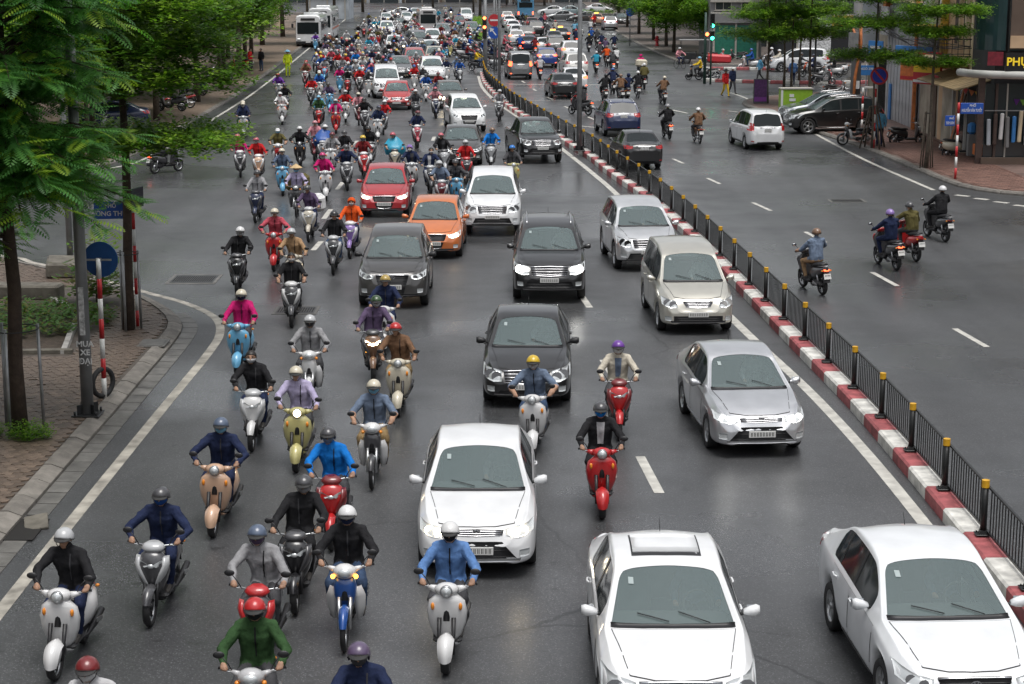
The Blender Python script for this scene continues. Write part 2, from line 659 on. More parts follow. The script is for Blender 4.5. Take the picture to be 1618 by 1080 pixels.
# gutter slabs between kerb and asphalt
GW = .34
GUT = smooth_path([(-7.60, 12), (-7.58, 25), (-7.60, 36), (-7.64, 41), (-7.83, 42.8), (-8.45, 44.4)], .62)
go = offset_path(GUT, GW)
for i in range(len(GUT) - 1):
    if 26.2 < GUT[i].y < 27.3:
        continue
    q = MB()
    a, b = GUT[i], GUT[i + 1]
    c, d = go[i], go[i + 1]
    t = (b - a).normalized() * .015
    a, b, c, d = a + t, b - t, c + t, d - t
    z1, z2 = .018 + random.uniform(-.004, .006), .012
    q.add([(a.x, a.y, z1), (b.x, b.y, z1), (d.x, d.y, z2), (c.x, c.y, z2), (a.x, a.y, -.02), (b.x, b.y, -.02), (d.x, d.y, -.02), (c.x, c.y, -.02)],
          [(3, 2, 1, 0), (0, 1, 5, 4), (2, 3, 7, 6), (1, 2, 6, 5), (3, 0, 4, 7)])
    obj('gutter_slab', q.mesh('gutter_slab', [M_GUTTER]), left_pave)
q = MB()          # open drain inlet with a broken slab
q.box((-7.42, 26.75, .02), (.52, 1.06, .01), 0)
obj('drain_opening', q.mesh('drain_opening', [M_HOLE]), left_pave)
q = MB()
q.box((-7.30, 27.0, .045), (.36, .5, .05), 0, rot=(R(9), R(-8), R(14)), bev=.01)
obj('drain_slab', q.mesh('drain_slab', [M_STONE]), left_pave)


# hexagonal pavers: the nearest as parts, the rest as one mass
def hexpoly(x, y, r, rot=0.0, k=1.0):
    return [(x + r * math.cos(R(60) * i + rot) * k, y + r * math.sin(R(60) * i + rot)) for i in range(6)]


def inside(path, x, y, off):
    """left of the kerb path by at least off"""
    best = min(range(len(path)), key=lambda i: (path[i].x - x) ** 2 + (path[i].y - y) ** 2)
    a = path[max(best - 1, 0)]
    b = path[min(best + 1, len(path) - 1)]
    t = (b - a).normalized()
    n = Vector((t.y, -t.x, 0))
    return (Vector((x, y, 0)) - path[best]).dot(n) < -off


hexm = MB()
hexm.prism(hexpoly(0, 0, .1), 0, .022)
HEXME = hexm.mesh('paver', [M_PAVER])
cells = []
row = 0
yy = 20.0
while yy < 56:
    xx = -7.95 - (.0866 if row % 2 else 0)
    lim = -(yy * .979 + 1.74) * 809 / 2900 - 2.6
    while xx > lim:
        if inside(KERB, xx, yy, .42) and not (-12.6 < xx < -9.5 and 38.6 < yy < 47.2):
            cells.append((xx, yy))
        xx -= .1732 * 1.03
    yy += .15 * 1.03
    row += 1
cells.sort(key=lambda c: (c[1] < 24.6 or c[0] < -c[1] * .273 - .45, c[1], -c[0]))
rest = MB()
for i, (x, y) in enumerate(cells):
    dz = random.uniform(-.004, .005)
    if i < 300:
        obj('paver', HEXME, left_pave, None, (x, y, .118 + dz), (random.uniform(-.02, .02), random.uniform(-.02, .02), R(30) + random.uniform(-.05, .05)))
    else:
        if random.random() < .03:
            continue
        rest.prism(hexpoly(x, y, .097, R(30) + random.uniform(-.06, .06)), .11, .138 + dz)
o = obj('paver_field', rest.mesh('paver_field', [M_PAVER]), left_pave)
o['kind'] = 'stuff'

# soil bed with stone edging
q = MB()
bed = [(-9.72, 39.0), (-10.55, 43.6), (-12.4, 46.6), (-14.5, 46.0), (-14.5, 39.0)]
q.prism(bed, .05, .135)
obj('soil_bed', q.mesh('soil_bed', [M_SOIL]), left_pave)
ed = smooth_path([(-9.66, 38.95), (-10.05, 41.4), (-10.5, 43.7), (-12.4, 46.8)], 1.1)
kerb_stones(ed, left_pave, 'edging_stone', .14, .21, .02, mat('edging_white', (.34, .33, .31), rough=.7, var=.3, vscale=5), .1, .02)
q = MB()
q.box((-10.3, 39.0, .16), (1.5, .16, .12), 0, rot=(0, 0, R(4)), bev=.02)
obj('edging_stone', q.mesh('edging_stone', [M_STONE]), left_pave)


# ---- other pavements ------------------------------------------------------
def pavement(name, path, back, h, material, stone=None, step=None):
    p = MB()
    inn = offset_path(path, -.25)
    p.prism([(q.x, q.y) for q in inn] + back, -.02, h - .012)
    o = struct(name, p.mesh(name, [material]))
    kerb_stones(path, o, 'kerb_stone', .26, h, .05, stone)
    return o


far_left = pavement('far_left_pavement', smooth_path([(-34, 68.5), (-20, 73.7), (-17.4, 76.2), (-16.7, 81.5), (-17.0, 100), (-17.8, 126), (-20.6, 182), (-21.6, 204), (-26.4, 300)], 2.0), [(-60, 300), (-60, 68)], .13, M_PAVER)
RK = smooth_path([(40, 64.6), (22, 65.9), (18.9, 66.9), (17.5, 68.4), (16.9, 70.6), (16.55, 77), (16.1, 84), (15.4, 90), (14.5, 97), (14.1, 104), (13.75, 110), (14.6, 113.6), (17.2, 117.2), (21, 119.5), (40, 121)], 1.25)
right_pave = pavement("right_pavement", RK[::-1], [], .13, mat('right_paving', (.15, .10, .085), rough=.6, var=.3, vscale=1.4, bump=.4, bscale=9), None)
RK2 = smooth_path([(60, 151), (22, 151.5), (16.4, 152.4), (14.4, 154.5), (13.9, 158.5), (12.75, 195), (12.5, 224), (13.5, 300), (14, 380)], 1.8)
far_right = pavement('far_right_pavement', RK2[::-1], [(60, 380)], .13, mat('far_paving', (.12, .10, .09), rough=.6, var=.3, vscale=.7))

# red paving bricks of the near right corner, laid one by one
brick = MB()
brick.box((0, 0, .011), (.39, .19, .022), 0)
BRICK = brick.mesh('paving_brick', [M_PAVERED])
cnt = 0
field = MB()
yy = 67.8
row = 0
bricks = []
while yy < 92:
    xx = 15.0 + (.2 if row % 2 else 0)
    while xx < 20.1:
        if inside(RK[::-1], xx, yy, .5):
            bricks.append((xx, yy))
        xx += .41
    yy += .205
    row += 1
for i, (x, y) in enumerate(bricks):
    if i < 300:
        obj('paving_brick', BRICK, right_pave, None, (x, y, .117 + random.uniform(-.003, .004)), (0, 0, random.uniform(-.03, .03)))
    else:
        field.box((x, y, .127 + random.uniform(-.003, .004)), (.385, .185, .022), 0)
o = obj('brick_field', field.mesh('brick_field', [M_PAVERED]), right_pave)
o['kind'] = 'stuff'

# traffic island in the right-hand junction: red and white kerb blocks
isl = thing('traffic_island', 'low traffic island edged with red and white kerb blocks at the junction', 'island', (0, 0, 0))
for run in ([(13.6, 131.4), (15.5, 130.2), (19.6, 128.8), (24, 129.0), (30, 129.6)], [(14.6, 145.5), (18, 145.2), (24, 145.6)]):
    pth = smooth_path(run, 1.0)
    for i in range(len(pth) - 1):
        a, b = pth[i], pth[i + 1]
        q = MB()
        c = (a + b) / 2
        ang = math.atan2(b.y - a.y, b.x - a.x)
        q.box((c.x, c.y, .11), (.98, .30, .24), 0, rot=(0, 0, ang), bev=.03)
        obj('kerb_block', q.mesh('kerb_block', [M_REDPAINT if i % 2 else M_WHITEPAINT]), isl)

# ---- median blocks and fence ---------------------------------------------
median = thing('median_kerb', 'long median of red and white painted concrete blocks dividing the road', 'median')
mpath = smooth_path([tuple(p[:2]) for p in MED], 1.2)
for i in range(len(mpath) - 1):
    a, b = mpath[i], mpath[i + 1]
    t = (b - a).normalized()
    n = Vector((t.y, -t.x, 0))
    a2, b2 = a + t * .004, b - t * .004
    q = MB()
    lft, rgt = -.25, .12
    e = .035
    prof = [(lft, -.02), (lft, .19), (lft + e, .225), (rgt - e, .225), (rgt, .19), (rgt, -.02)]
    r0 = [(a2 + n * x)[:2] + (z,) for x, z in prof]
    r1 = [(b2 + n * x)[:2] + (z,) for x, z in prof]
    q.loft([r0, r1], 0, False)
    obj('kerb_block', q.mesh('kerb_block', [M_REDPAINT if i % 2 else M_WHITEPAINT]), median)

fence = thing('median_fence', 'black railing fence with yellow topped posts standing on the median', 'fence')
posts = smooth_path([tuple(p[:2]) for p in MED], 2.36)
pm = MB()
pm.tube([(0, 0, .235), (0, 0, .97)], .05, 12, 0)
pm.box((0, 0, .255), (.24, .20, .022), 0, bev=.008)
for sx, sy in ((1, 1), (1, -1), (-1, 1), (-1, -1)):
    pm.tube([(sx * .085, sy * .065, .26), (sx * .085, sy * .065, .285)], .012, 6, 0)
pm.box((0, 0, .29), (.13, .13, .06), 0, taper=.7)
POSTM = pm.mesh('fence_post', [M_FENCE])
cm = MB()
cm.tube([(0, 0, .965), (0, 0, 1.075)], .058, 12, 0, False)
CAPM = cm.mesh('post_cap', [M_YELLOW])
barm = MB()
barm.box((0, 0, .62), (.016, .016, .66), 0)
BARM = barm.mesh('fence_bar', [M_FENCE])
bars = MB()
nbar = 0
for i in range(len(posts)):
    p = posts[i]
    po = obj('fence_post', POSTM, fence, None, (p.x, p.y, 0), (0, 0, random.uniform(-.1, .1)))
    obj('post_cap', CAPM, po)
    if i == len(posts) - 1:
        break
    b = posts[i + 1]
    t = (b - p)
    L = t.length
    t.normalize()
    ang = math.atan2(t.y, t.x)
    for z in (.965, .30):
        q = MB()
        c = (p + b) / 2 + Vector((t.y, -t.x, 0)) * .06
        q.box((c.x, c.y, z), (L - .02, .035, .03), 0, rot=(0, 0, ang))
        obj('fence_rail', q.mesh('fence_rail', [M_FENCE]), fence)
    nb = 15
    for k in range(nb):
        q = p + t * (L * (k + 1) / (nb + 1)) + Vector((t.y, -t.x, 0)) * .06
        if p.y > 20 and nbar < 300:
            obj('fence_bar', BARM, fence, None, (q.x, q.y, .01), (0, 0, ang))
            nbar += 1
        else:
            bars.box((q.x, q.y, .63), (.016, .016, .66), 0, rot=(0, 0, ang))
o = obj('far_fence_bars', bars.mesh('far_fence_bars', [M_FENCE]), fence)
o['kind'] = 'stuff'

# ---- manhole covers -------------------------------------------------------
def manhole(px, py, w, d, label, slots=True):
    x, y = G(px, py)
    q = MB()
    q.box((x, y, .004), (w, d, .012), 0)
    q.box((x, y, .007), (w * .86, d * .80, .012), 1)
    if slots:
        n = int(w / .07)
        for k in range(n):
            q.box((x - w * .38 + w * .76 * k / (n - 1), y, .010), (.025, d * .55, .012), 2)
    o = obj('manhole_cover', q.mesh('manhole_cover', [M_GUTTER, M_DARKMETAL, M_HOLE]))
    o['label'] = label
    o['category'] = 'manhole cover'


manhole(307, 441, 1.35, 1.5, 'slotted iron drain grate in the asphalt by the left corner')
manhole(468, 490, 1.1, 1.1, 'square manhole cover in the asphalt under the black scooters')
manhole(1338, 317, 1.3, .9, 'worn manhole cover in the empty carriageway beyond the median')
x, y = G(243, 551)
q = MB()
q.box((x, y, .135), (.62, .8, .02), 0, bev=.006)
q.box((x, y, .146), (.50, .66, .01), 0)
o = tag(obj('inspection_cover', q.mesh('inspection_cover', [M_GUTTER])), 'square concrete inspection cover set in the left pavement', 'cover')
# ------------------------------------------------------------------ cars
def subsurf_mesh(me, level):
    o = bpy.data.objects.new('tmp', me)
    COL.objects.link(o)
    md = o.modifiers.new('s', 'SUBSURF')
    md.levels = level
    md.render_levels = level
    dg = bpy.context.evaluated_depsgraph_get()
    ev = o.evaluated_get(dg)
    r = bpy.data.meshes.new_from_object(ev)
    bpy.data.objects.remove(o)
    return r


def car_profile(kind):
    """side profile tables; y runs from the front bumper (0) to the rear (L)"""
    if kind == 'sedan':
        return dict(L=4.42, W=1.72, yf=.82, yr=3.37, r=.30, sill=.20,
                    top=[(0, .50), (.04, .62), (.12, .70), (.30, .78), (.7, .88), (1.08, .945), (1.14, .96), (1.95, 1.385), (2.08, 1.425), (2.5, 1.46), (2.95, 1.445), (3.25, 1.395), (3.85, 1.10), (3.95, 1.075), (4.25, 1.05), (4.36, .98), (4.42, .80)],
                    belt=[(0, .46), (.12, .60), (.3, .69), (.7, .79), (1.1, .86), (2, .90), (3.3, .95), (3.9, .98), (4.3, .96), (4.42, .72)],
                    ws=(1.14, 1.95), rear=(3.25, 3.85), sw=[(1.50, 2.28), (2.36, 3.02), (3.06, 3.36)], roofw=.60, doors=[(1.22, 2.32), (2.33, 3.18)])
    if kind == 'hatch':
        return dict(L=3.85, W=1.69, yf=.76, yr=3.25, r=.30, sill=.20,
                    top=[(0, .52), (.04, .64), (.12, .73), (.30, .81), (.7, .92), (.98, .985), (1.04, 1.0), (1.78, 1.42), (1.92, 1.46), (2.4, 1.51), (3.0, 1.48), (3.35, 1.42), (3.70, 1.06), (3.78, .98), (3.85, .78)],
                    belt=[(0, .48), (.12, .63), (.3, .72), (.7, .82), (1.1, .90), (2, .95), (3.2, 1.01), (3.6, 1.02), (3.78, .92), (3.85, .70)],
                    ws=(1.04, 1.78), rear=(3.35, 3.70), sw=[(1.40, 2.14), (2.22, 2.90), (2.94, 3.22)], roofw=.60, doors=[(1.12, 2.18), (2.19, 3.0)])
    if kind == 'suv':
        return dict(L=4.60, W=1.83, yf=.86, yr=3.56, r=.36, sill=.27,
                    top=[(0, .62), (.04, .76), (.12, .86), (.28, .94), (.7, 1.03), (1.10, 1.085), (1.16, 1.10), (1.92, 1.555), (2.06, 1.60), (2.6, 1.68), (3.5, 1.67), (4.05, 1.61), (4.40, 1.16), (4.48, 1.06), (4.56, .95), (4.60, .80)],
                    belt=[(0, .56), (.12, .75), (.28, .84), (.7, .94), (1.1, 1.0), (2, 1.04), (3.6, 1.10), (4.3, 1.12), (4.48, 1.0), (4.60, .74)],
                    ws=(1.16, 1.92), rear=(4.05, 4.40), sw=[(1.50, 2.36), (2.44, 3.22), (3.28, 3.92)], roofw=.65, doors=[(1.26, 2.40), (2.41, 3.42)])
    if kind == 'mpv':
        return dict(L=4.58, W=1.77, yf=.80, yr=3.55, r=.32, sill=.22,
                    top=[(0, .54), (.04, .68), (.12, .79), (.28, .88), (.6, .98), (.88, 1.06), (.94, 1.08), (1.72, 1.60), (1.86, 1.65), (2.4, 1.745), (3.4, 1.74), (4.2, 1.66), (4.46, 1.12), (4.50, 1.05), (4.56, .95), (4.58, .78)],
                    belt=[(0, .50), (.12, .68), (.28, .78), (.7, .90), (1.1, .97), (2, 1.0), (3.6, 1.03), (4.4, 1.06), (4.50, .98), (4.58, .70)],
                    ws=(.94, 1.72), rear=(4.20, 4.46), sw=[(1.30, 2.20), (2.28, 3.10), (3.16, 4.02)], roofw=.645, doors=[(1.06, 2.24), (2.25, 3.24)])
    if kind == 'pickup':
        return dict(L=5.2, W=1.86, yf=.90, yr=4.10, r=.38, sill=.34,
                    top=[(0, .68), (.04, .84), (.12, .96), (.25, 1.04), (.7, 1.10), (1.16, 1.14), (1.22, 1.155), (1.86, 1.62), (2.0, 1.67), (2.5, 1.73), (3.15, 1.70), (3.34, 1.62), (3.50, 1.16), (3.56, 1.15), (5.05, 1.15), (5.15, 1.08), (5.2, .90)],
                    belt=[(0, .62), (.12, .86), (.25, .94), (.7, 1.02), (1.1, 1.06), (2, 1.09), (3.4, 1.11), (5.0, 1.11), (5.12, 1.0), (5.2, .80)],
                    ws=(1.22, 1.86), rear=(3.34, 3.50), sw=[(1.55, 2.38), (2.46, 3.16)], roofw=.66, doors=[(1.30, 2.42), (2.43, 3.30)])
    if kind == 'van':
        return dict(L=4.75, W=1.78, yf=.82, yr=3.50, r=.32, sill=.24,
                    top=[(0, .60), (.04, .78), (.12, .90), (.28, 1.0), (.6, 1.12), (.80, 1.19), (.86, 1.21), (1.55, 1.74), (1.7, 1.80), (2.4, 1.90), (3.6, 1.90), (4.50, 1.83), (4.66, 1.22), (4.68, 1.12), (4.73, 1.0), (4.75, .80)],
                    belt=[(0, .54), (.12, .78), (.28, .88), (.7, 1.02), (1.1, 1.08), (2, 1.10), (4.4, 1.12), (4.68, 1.02), (4.75, .72)],
                    ws=(.86, 1.55), rear=(4.50, 4.66), sw=[(1.2, 2.05), (2.13, 3.10), (3.18, 4.30)], roofw=.70, doors=[(.98, 2.09), (2.10, 3.14)])
    raise KeyError(kind)


WHEELS = {}


def wheel_meshes(r, w, style=0):
    key = (round(r, 3), w, style)
    if key in WHEELS:
        return WHEELS[key]
    t = MB()
    ri = r * .66
    t.lathe([(ri, -w / 2 + .02), (r * .93, -w / 2), (r * .985, -w / 2 + .02), (r, -w / 4), (r, w / 4), (r * .985, w / 2 - .02), (r * .93, w / 2), (ri, w / 2 - .02), (ri, -w / 2 + .02)], 26, 0, 'x', caps=False)
    ty = t.mesh('tyre', [M_RUBBER])
    m = MB()
    m.lathe([(ri * 1.01, -w / 2 + .015), (ri * 1.01, w / 2 - .015), (ri * .9, w / 2 - .03), (ri * .86, 0), (ri * .9, -w / 2 + .03), (ri * 1.01, -w / 2 + .015)], 26, 0, 'x', caps=False)
    m.lathe([(0.001, 0), (ri * .9, 0.0)], 26, 1, 'x')
    m.lathe([(0.001, w / 2 - .015), (ri * .2, w / 2 - .02), (ri * .24, 0)], 12, 0, 'x')
    m.lathe([(0.001, -w / 2 + .015), (ri * .2, -w / 2 + .02), (ri * .24, 0)], 12, 0, 'x')
    ns = 5 + style * 2
    for k in range(ns):
        a = 2 * PI * k / ns
        for sx in (-1, 1):
            c0, s0 = math.cos(a), math.sin(a)
            p0 = Vector((sx * (w / 2 - .03), c0 * ri * .12, s0 * ri * .12))
            p1 = Vector((sx * (w / 2 - .035), c0 * ri * .92, s0 * ri * .92))
            tn = Vector((0, -s0, c0))
            a0, a1 = ri * .13, ri * .2
            dn = Vector((-sx * .03, 0, 0))
            m.add([p0 - tn * a0, p0 + tn * a0, p1 + tn * a1, p1 - tn * a1, p0 - tn * a0 + dn, p0 + tn * a0 + dn, p1 + tn * a1 + dn, p1 - tn * a1 + dn],
                  [(0, 1, 2, 3), (0, 4, 5, 1), (3, 2, 6, 7), (1, 5, 6, 2), (0, 3, 7, 4)], 0)
    rim = m.mesh('rim', [M_ALLOY, M_DARKMETAL])
    WHEELS[key] = (ty, rim)
    return WHEELS[key]


class CarProto:
    pass


CAR_CACHE = {}


def car_proto(kind, W=None, L=None, hscale=1.0, face=0, level=2, rails=False, sunroof=False):
    key = (kind, W, L, hscale, face, level, rails, sunroof)
    if key in CAR_CACHE:
        return CAR_CACHE[key]
    P = car_profile(kind)
    hw0 = P['W'] / 2
    L0 = P['L']
    top, belt = P['top'], P['belt']
    yf, yr, r, sill = P['yf'], P['yr'], P['r'], P['sill']
    ra = r + .055
    hwt = [(0, .70), (.05, .82), (.14, .895), (.30, .95), (.55, .985), (.9, 1.0), (L0 - .9, 1.0), (L0 - .45, .975), (L0 - .2, .93), (L0 - .08, .87), (L0, .76)]
    w0, w1 = P['ws']
    r0, r1 = P['rear']
    rwt = [(0, .52), (.12, .70), (.4, .82), (w0 - .1, .88), (w0, .875), (w1, P['roofw'] / hw0 * .98), ((w1 + r0) / 2, P['roofw'] / hw0), (r0, P['roofw'] / hw0 * .97), (r1, .84 if kind in ('sedan', 'pickup') else .82), (L0 - .3, .78), (L0, .55)]

    def bottom(y):
        z = sill + max(0, (.30 - y)) * .12 + max(0, y - (L0 - .4)) * .25
        for yw in (yf, yr):
            d = abs(y - yw)
            if d < ra:
                z = max(z, r + math.sqrt(max(0, ra * ra - d * d)) * .985)
        return z

    ys = {0.0, .03, .08, .14, .22, .32, .44}
    for yw in (yf, yr):
        for k in range(0, 9):
            ys.add(round(yw - ra * math.cos(PI * k / 8) * (1.0 if k not in (0, 8) else 1.012), 3))
    for a, b in P['sw']:
        ys |= {a, b}
    for v in (w0, w1, r0, r1, w0 - .05, w1 + .08, r0 - .06, r1 + .06, L0, L0 - .03, L0 - .08, L0 - .16, L0 - .28):
        ys.add(round(v, 3))
    ys = sorted(ys)
    fill = []
    for a, b in zip(ys, ys[1:]):
        fill.append(a)
        n = int((b - a) / .24)
        for k in range(n):
            fill.append(a + (b - a) * (k + 1) / (n + 1))
    fill.append(ys[-1])
    ys = []
    for v in fill:
        if not ys or v - ys[-1] > .018:
            ys.append(v)
    keyys = [w0, w1, r0, r1] + [q for s in P['sw'] for q in s]
    for kx in keyys:                       # snap the closest station to each key station
        j = min(range(len(ys)), key=lambda i: abs(ys[i] - kx))
        ys[j] = kx

    def topz(y, xf):
        k = .13 * xf * xf
        if y < w0 - .3 and y > .5:
            k *= .3
        return min(interp(top, max(0, y - k)), interp(top, min(L0, y + k)))

    rows = []
    for y in ys:
        hw = interp(hwt, y) * hw0
        zb = bottom(y)
        zs = interp(belt, y)
        zt = interp(top, y)
        rw = interp(rwt, y) * hw0
        zb = min(zb, zs - .08)
        g = max(zt - zs, .012)
        e0 = hw * .945
        mid = zb + .45 * (zs - zb)
        gl = 1.0 if zt - zs > .2 else (zt - zs) / .2
        sec = [(0.0, zb), (hw * .86, zb), (hw * .985, zb + .035), (hw * 1.0, mid), (hw * .99, zs - .10), (hw * .965, zs - .015),
               (e0 + (rw - e0) * .05, zs + .05 * g + .004), (e0 + (rw - e0) * .86, zs + .85 * g), (e0 + (rw - e0) * .97, zs + .95 * g)]
        for xf in (.925, .5, 0):
            z = topz(y, xf)
            z = max(z, zs + .955 * g - .02 if xf > .8 else z)
            sec.append((rw * xf, min(z, zt) - (.014 if xf > .8 else (.004 if xf > .3 else 0))))
        rows.append([(x, y, z * 1.0) for x, z in sec])
    nr = len(rows[0])
    # cap stations
    def capsec(row, dy, f):
        zc = sum(p[2] for p in row) / nr
        return [(p[0] * f, p[1] + dy, zc + (p[2] - zc) * f) for p in row]
    rows = [capsec(rows[0], -.012, .75)] + rows + [capsec(rows[-1], .012, .75)]
    ysx = [-1] + ys + [99]
    vs = []
    idx = {}
    for i, row in enumerate(rows):
        for j, p in enumerate(row):
            if j in (0, nr - 1):
                k = len(vs)
                vs.append((0, p[1], p[2]))
                idx[(i, j, 1)] = idx[(i, j, -1)] = k
            else:
                for s in (1, -1):
                    idx[(i, j, s)] = len(vs)
                    vs.append((p[0] * s, p[1], p[2]))
    fs, ms = [], []
    eps = 1e-4
    for i in range(len(rows) - 1):
        ya, yb = ysx[i], ysx[i + 1]
        for j in range(nr - 1):
            for s in (1, -1):
                m = 0
                if j in (0,):
                    m = 1
                if j == 1:
                    m = 1 if kind in ('suv', 'pickup') else 0
                if ya >= 0 and yb < 50:
                    if j >= 9 and ya >= w0 - eps and yb <= w1 + eps:
                        m = 3
                    if j >= 9 and ya >= r0 - eps and yb <= r1 + eps:
                        m = 4
                    if j == 6:
                        if ya >= P['sw'][0][0] - eps and yb <= P['sw'][-1][1] + eps:
                            m = 2
                        for q, (a, b) in enumerate(P['sw']):
                            if ya >= a - eps and yb <= b + eps:
                                m = 5 + q * 2 + (0 if s > 0 else 1)
                quad = (idx[(i, j, s)], idx[(i + 1, j, s)], idx[(i + 1, j + 1, s)], idx[(i, j + 1, s)])
                if s < 0:
                    quad = quad[::-1]
                qq = []
                for q in quad:
                    if q not in qq:
                        qq.append(q)
                fs.append(tuple(qq))
                ms.append(m)
    n0 = len(rows) - 1
    for i, rev in ((0, False), (n0, True)):
        ring = [idx[(i, j, 1)] for j in range(nr)] + [idx[(i, j, -1)] for j in range(nr - 2, 0, -1)]
        fs.append(tuple(ring if not rev else ring[::-1]))
        ms.append(0)
    sy = (L or L0) / L0
    sx = (W or P['W']) / P['W']
    vs = [(x * sx, (y - L0 / 2) * sy, z * hscale) for x, y, z in vs]
    me = bpy.data.meshes.new('carraw')
    me.from_pydata(vs, [], fs)
    me.polygons.foreach_set('material_index', ms)
    for _ in range(12):
        me.materials.append(None)
    bm = bmesh.new()
    bm.from_mesh(me)
    cl = bm.edges.layers.float.get('crease_edge') or bm.edges.layers.float.new('crease_edge')
    for e in bm.edges:
        if len(e.link_faces) == 2:
            a, b = e.link_faces
            if a.material_index != b.material_index:
                e[cl] = .7
    bmesh.ops.recalc_face_normals(bm, faces=bm.faces)
    bm.to_mesh(me)
    bm.free()
    sub = subsurf_mesh(me, level)
    V = [tuple(v.co) for v in sub.vertices]
    N = [tuple(v.normal) for v in sub.vertices]
    FS = [tuple(p.vertices) for p in sub.polygons]
    MS = [p.material_index for p in sub.polygons]
    bvh = BVHTree.FromPolygons(V, FS)

    def pick(sel, inset=0.0, remap=None, name='x'):
        used = {}
        b = MB()
        for f, m in zip(FS, MS):
            if m in sel:
                q = []
                for k in f:
                    if k not in used:
                        used[k] = len(b.v)
                        b.v.append(tuple(V[k][a] - N[k][a] * inset for a in range(3)))
                    q.append(used[k])
                b.f.append(tuple(q))
                b.m.append((remap or {}).get(m, 0))
                b.s.append(True)
        return b.mesh(name)

    C = CarProto()
    C.kind = kind
    C.L, C.W, C.H = L0 * sy, P['W'] * sx, max(z for _, z in top) * hscale
    C.body = pick((0, 1, 2), 0, {0: 0, 1: 1, 2: 1}, 'body')
    C.glass = [('windshield', pick((3,), .006, None, 'windshield')), ('rear_window', pick((4,), .006, None, 'rear_window'))]
    for q in range(len(P['sw'])):
        C.glass.append(('side_window', pick((5 + q * 2,), .005, None, 'side_window')))
        C.glass.append(('side_window', pick((6 + q * 2,), .005, None, 'side_window')))
    bpy.data.meshes.remove(sub)
    Y0, Y1 = -C.L / 2, C.L / 2

    def cast(view, a, b):
        if view == 'front':
            o, d = Vector((a, Y0 - 2, b)), Vector((0, 1, 0))
        elif view == 'rear':
            o, d = Vector((a, Y1 + 2, b)), Vector((0, -1, 0))
        elif view == 'left':
            o, d = Vector((-3, a, b)), Vector((1, 0, 0))
        elif view == 'right':
            o, d = Vector((3, a, b)), Vector((-1, 0, 0))
        else:
            o, d = Vector((a, b, 4)), Vector((0, 0, -1))
        h = bvh.ray_cast(o, d)
        if h[0] is None:
            h2 = bvh.find_nearest(o + d * (2 if view in ('front', 'rear') else 2.2))
            return h2[0], h2[1]
        n = h[1]
        if n.dot(d) > 0:
            n = -n
        return h[0], n

    def patch(b, view, tl, bl, off=.006, mi=0, nv=5, skirt=True, sub_=3, smooth=True):
        """surface patch between a top and a bottom polyline drawn in the given view"""
        def dens(l):
            o = []
            for p, q in zip(l, l[1:]):
                for k in range(sub_):
                    t = k / sub_
                    o.append((p[0] + (q[0] - p[0]) * t, p[1] + (q[1] - p[1]) * t))
            return o + [l[-1]]
        T, B = dens(tl), dens(bl)
        n = len(T)
        g = []
        for v in range(nv + 1):
            t = v / nv
            row = []
            for k in range(n):
                a = T[k][0] + (B[k][0] - T[k][0]) * t
                c = T[k][1] + (B[k][1] - T[k][1]) * t
                p, nn = cast(view, a, c)
                row.append(p + nn * off)
            g.append(row)
        vs_ = [p for row in g for p in row]
        fs_ = [(v * n + k, v * n + k + 1, (v + 1) * n + k + 1, (v + 1) * n + k) for v in range(nv) for k in range(n - 1)]
        o0 = b.add(vs_, fs_, mi, smooth)
        if skirt:
            ring = [(0, k) for k in range(n)] + [(v, n - 1) for v in range(1, nv + 1)] + [(nv, k) for k in range(n - 2, -1, -1)] + [(v, 0) for v in range(nv - 1, 0, -1)]
            cen = sum((Vector(p) for p in vs_), Vector()) / len(vs_)
            o1 = len(b.v)
            for v, k in ring:
                p = g[v][k]
                q, nn = bvh.find_nearest(p)[:2]
                b.v.append(tuple(p - nn * (off + .004)))
            m_ = len(ring)
            for a in range(m_):
                c = (a + 1) % m_
                i0 = o0 + ring[a][0] * n + ring[a][1]
                i1 = o0 + ring[c][0] * n + ring[c][1]
                b.f.append((i0, i1, o1 + c, o1 + a))
                b.m.append(mi)
                b.s.append(False)

    def mirrored(l):
        return [(-x, z) for x, z in l]

    C.parts = []      # (name, mesh, [material keys])
    W2 = C.W / 2
    zh = interp(top, .12) * hscale       # hood edge height
    sc = W2 / .86

    def addp(name, b, keys):
        C.parts.append((name, b.mesh(name), keys))

    def both(name, tl, bl, keys, view='front', off=.006, nv=5, extra=None):
        for s in (1, -1):
            b = MB()
            patch(b, view, tl if s > 0 else mirrored(tl), bl if s > 0 else mirrored(bl), off, 0, nv)
            if extra:
                extra(b, s)
            addp(name, b, keys)

    F = face
    # headlights --------------------------------------------------
    if F == 0:     # slim swept lamps joined by a thin grille
        hl = ([(.40 * sc, zh - .03), (.58 * sc, zh + .005), (.80 * sc, zh + .05)], [(.42 * sc, zh - .10), (.60 * sc, zh - .125), (.79 * sc, zh - .07)])
        gr = ([(-.38 * sc, zh - .035), (0, zh - .02), (.38 * sc, zh - .035)], [(-.36 * sc, zh - .095), (0, zh - .11), (.36 * sc, zh - .095)])
        li = ([(-.36 * sc, .555), (0, .56), (.36 * sc, .555)], [(-.60 * sc, .29), (0, .28), (.60 * sc, .29)])
    elif F == 1:   # tall lamps, wide chrome grille
        hl = ([(.47 * sc, zh - .02), (.62 * sc, zh + .02), (.82 * sc, zh + .06)], [(.47 * sc, zh - .19), (.62 * sc, zh - .20), (.82 * sc, zh - .13)])
        gr = ([(-.44 * sc, zh - .03), (0, zh - .015), (.44 * sc, zh - .03)], [(-.40 * sc, zh - .20), (0, zh - .22), (.40 * sc, zh - .20)])
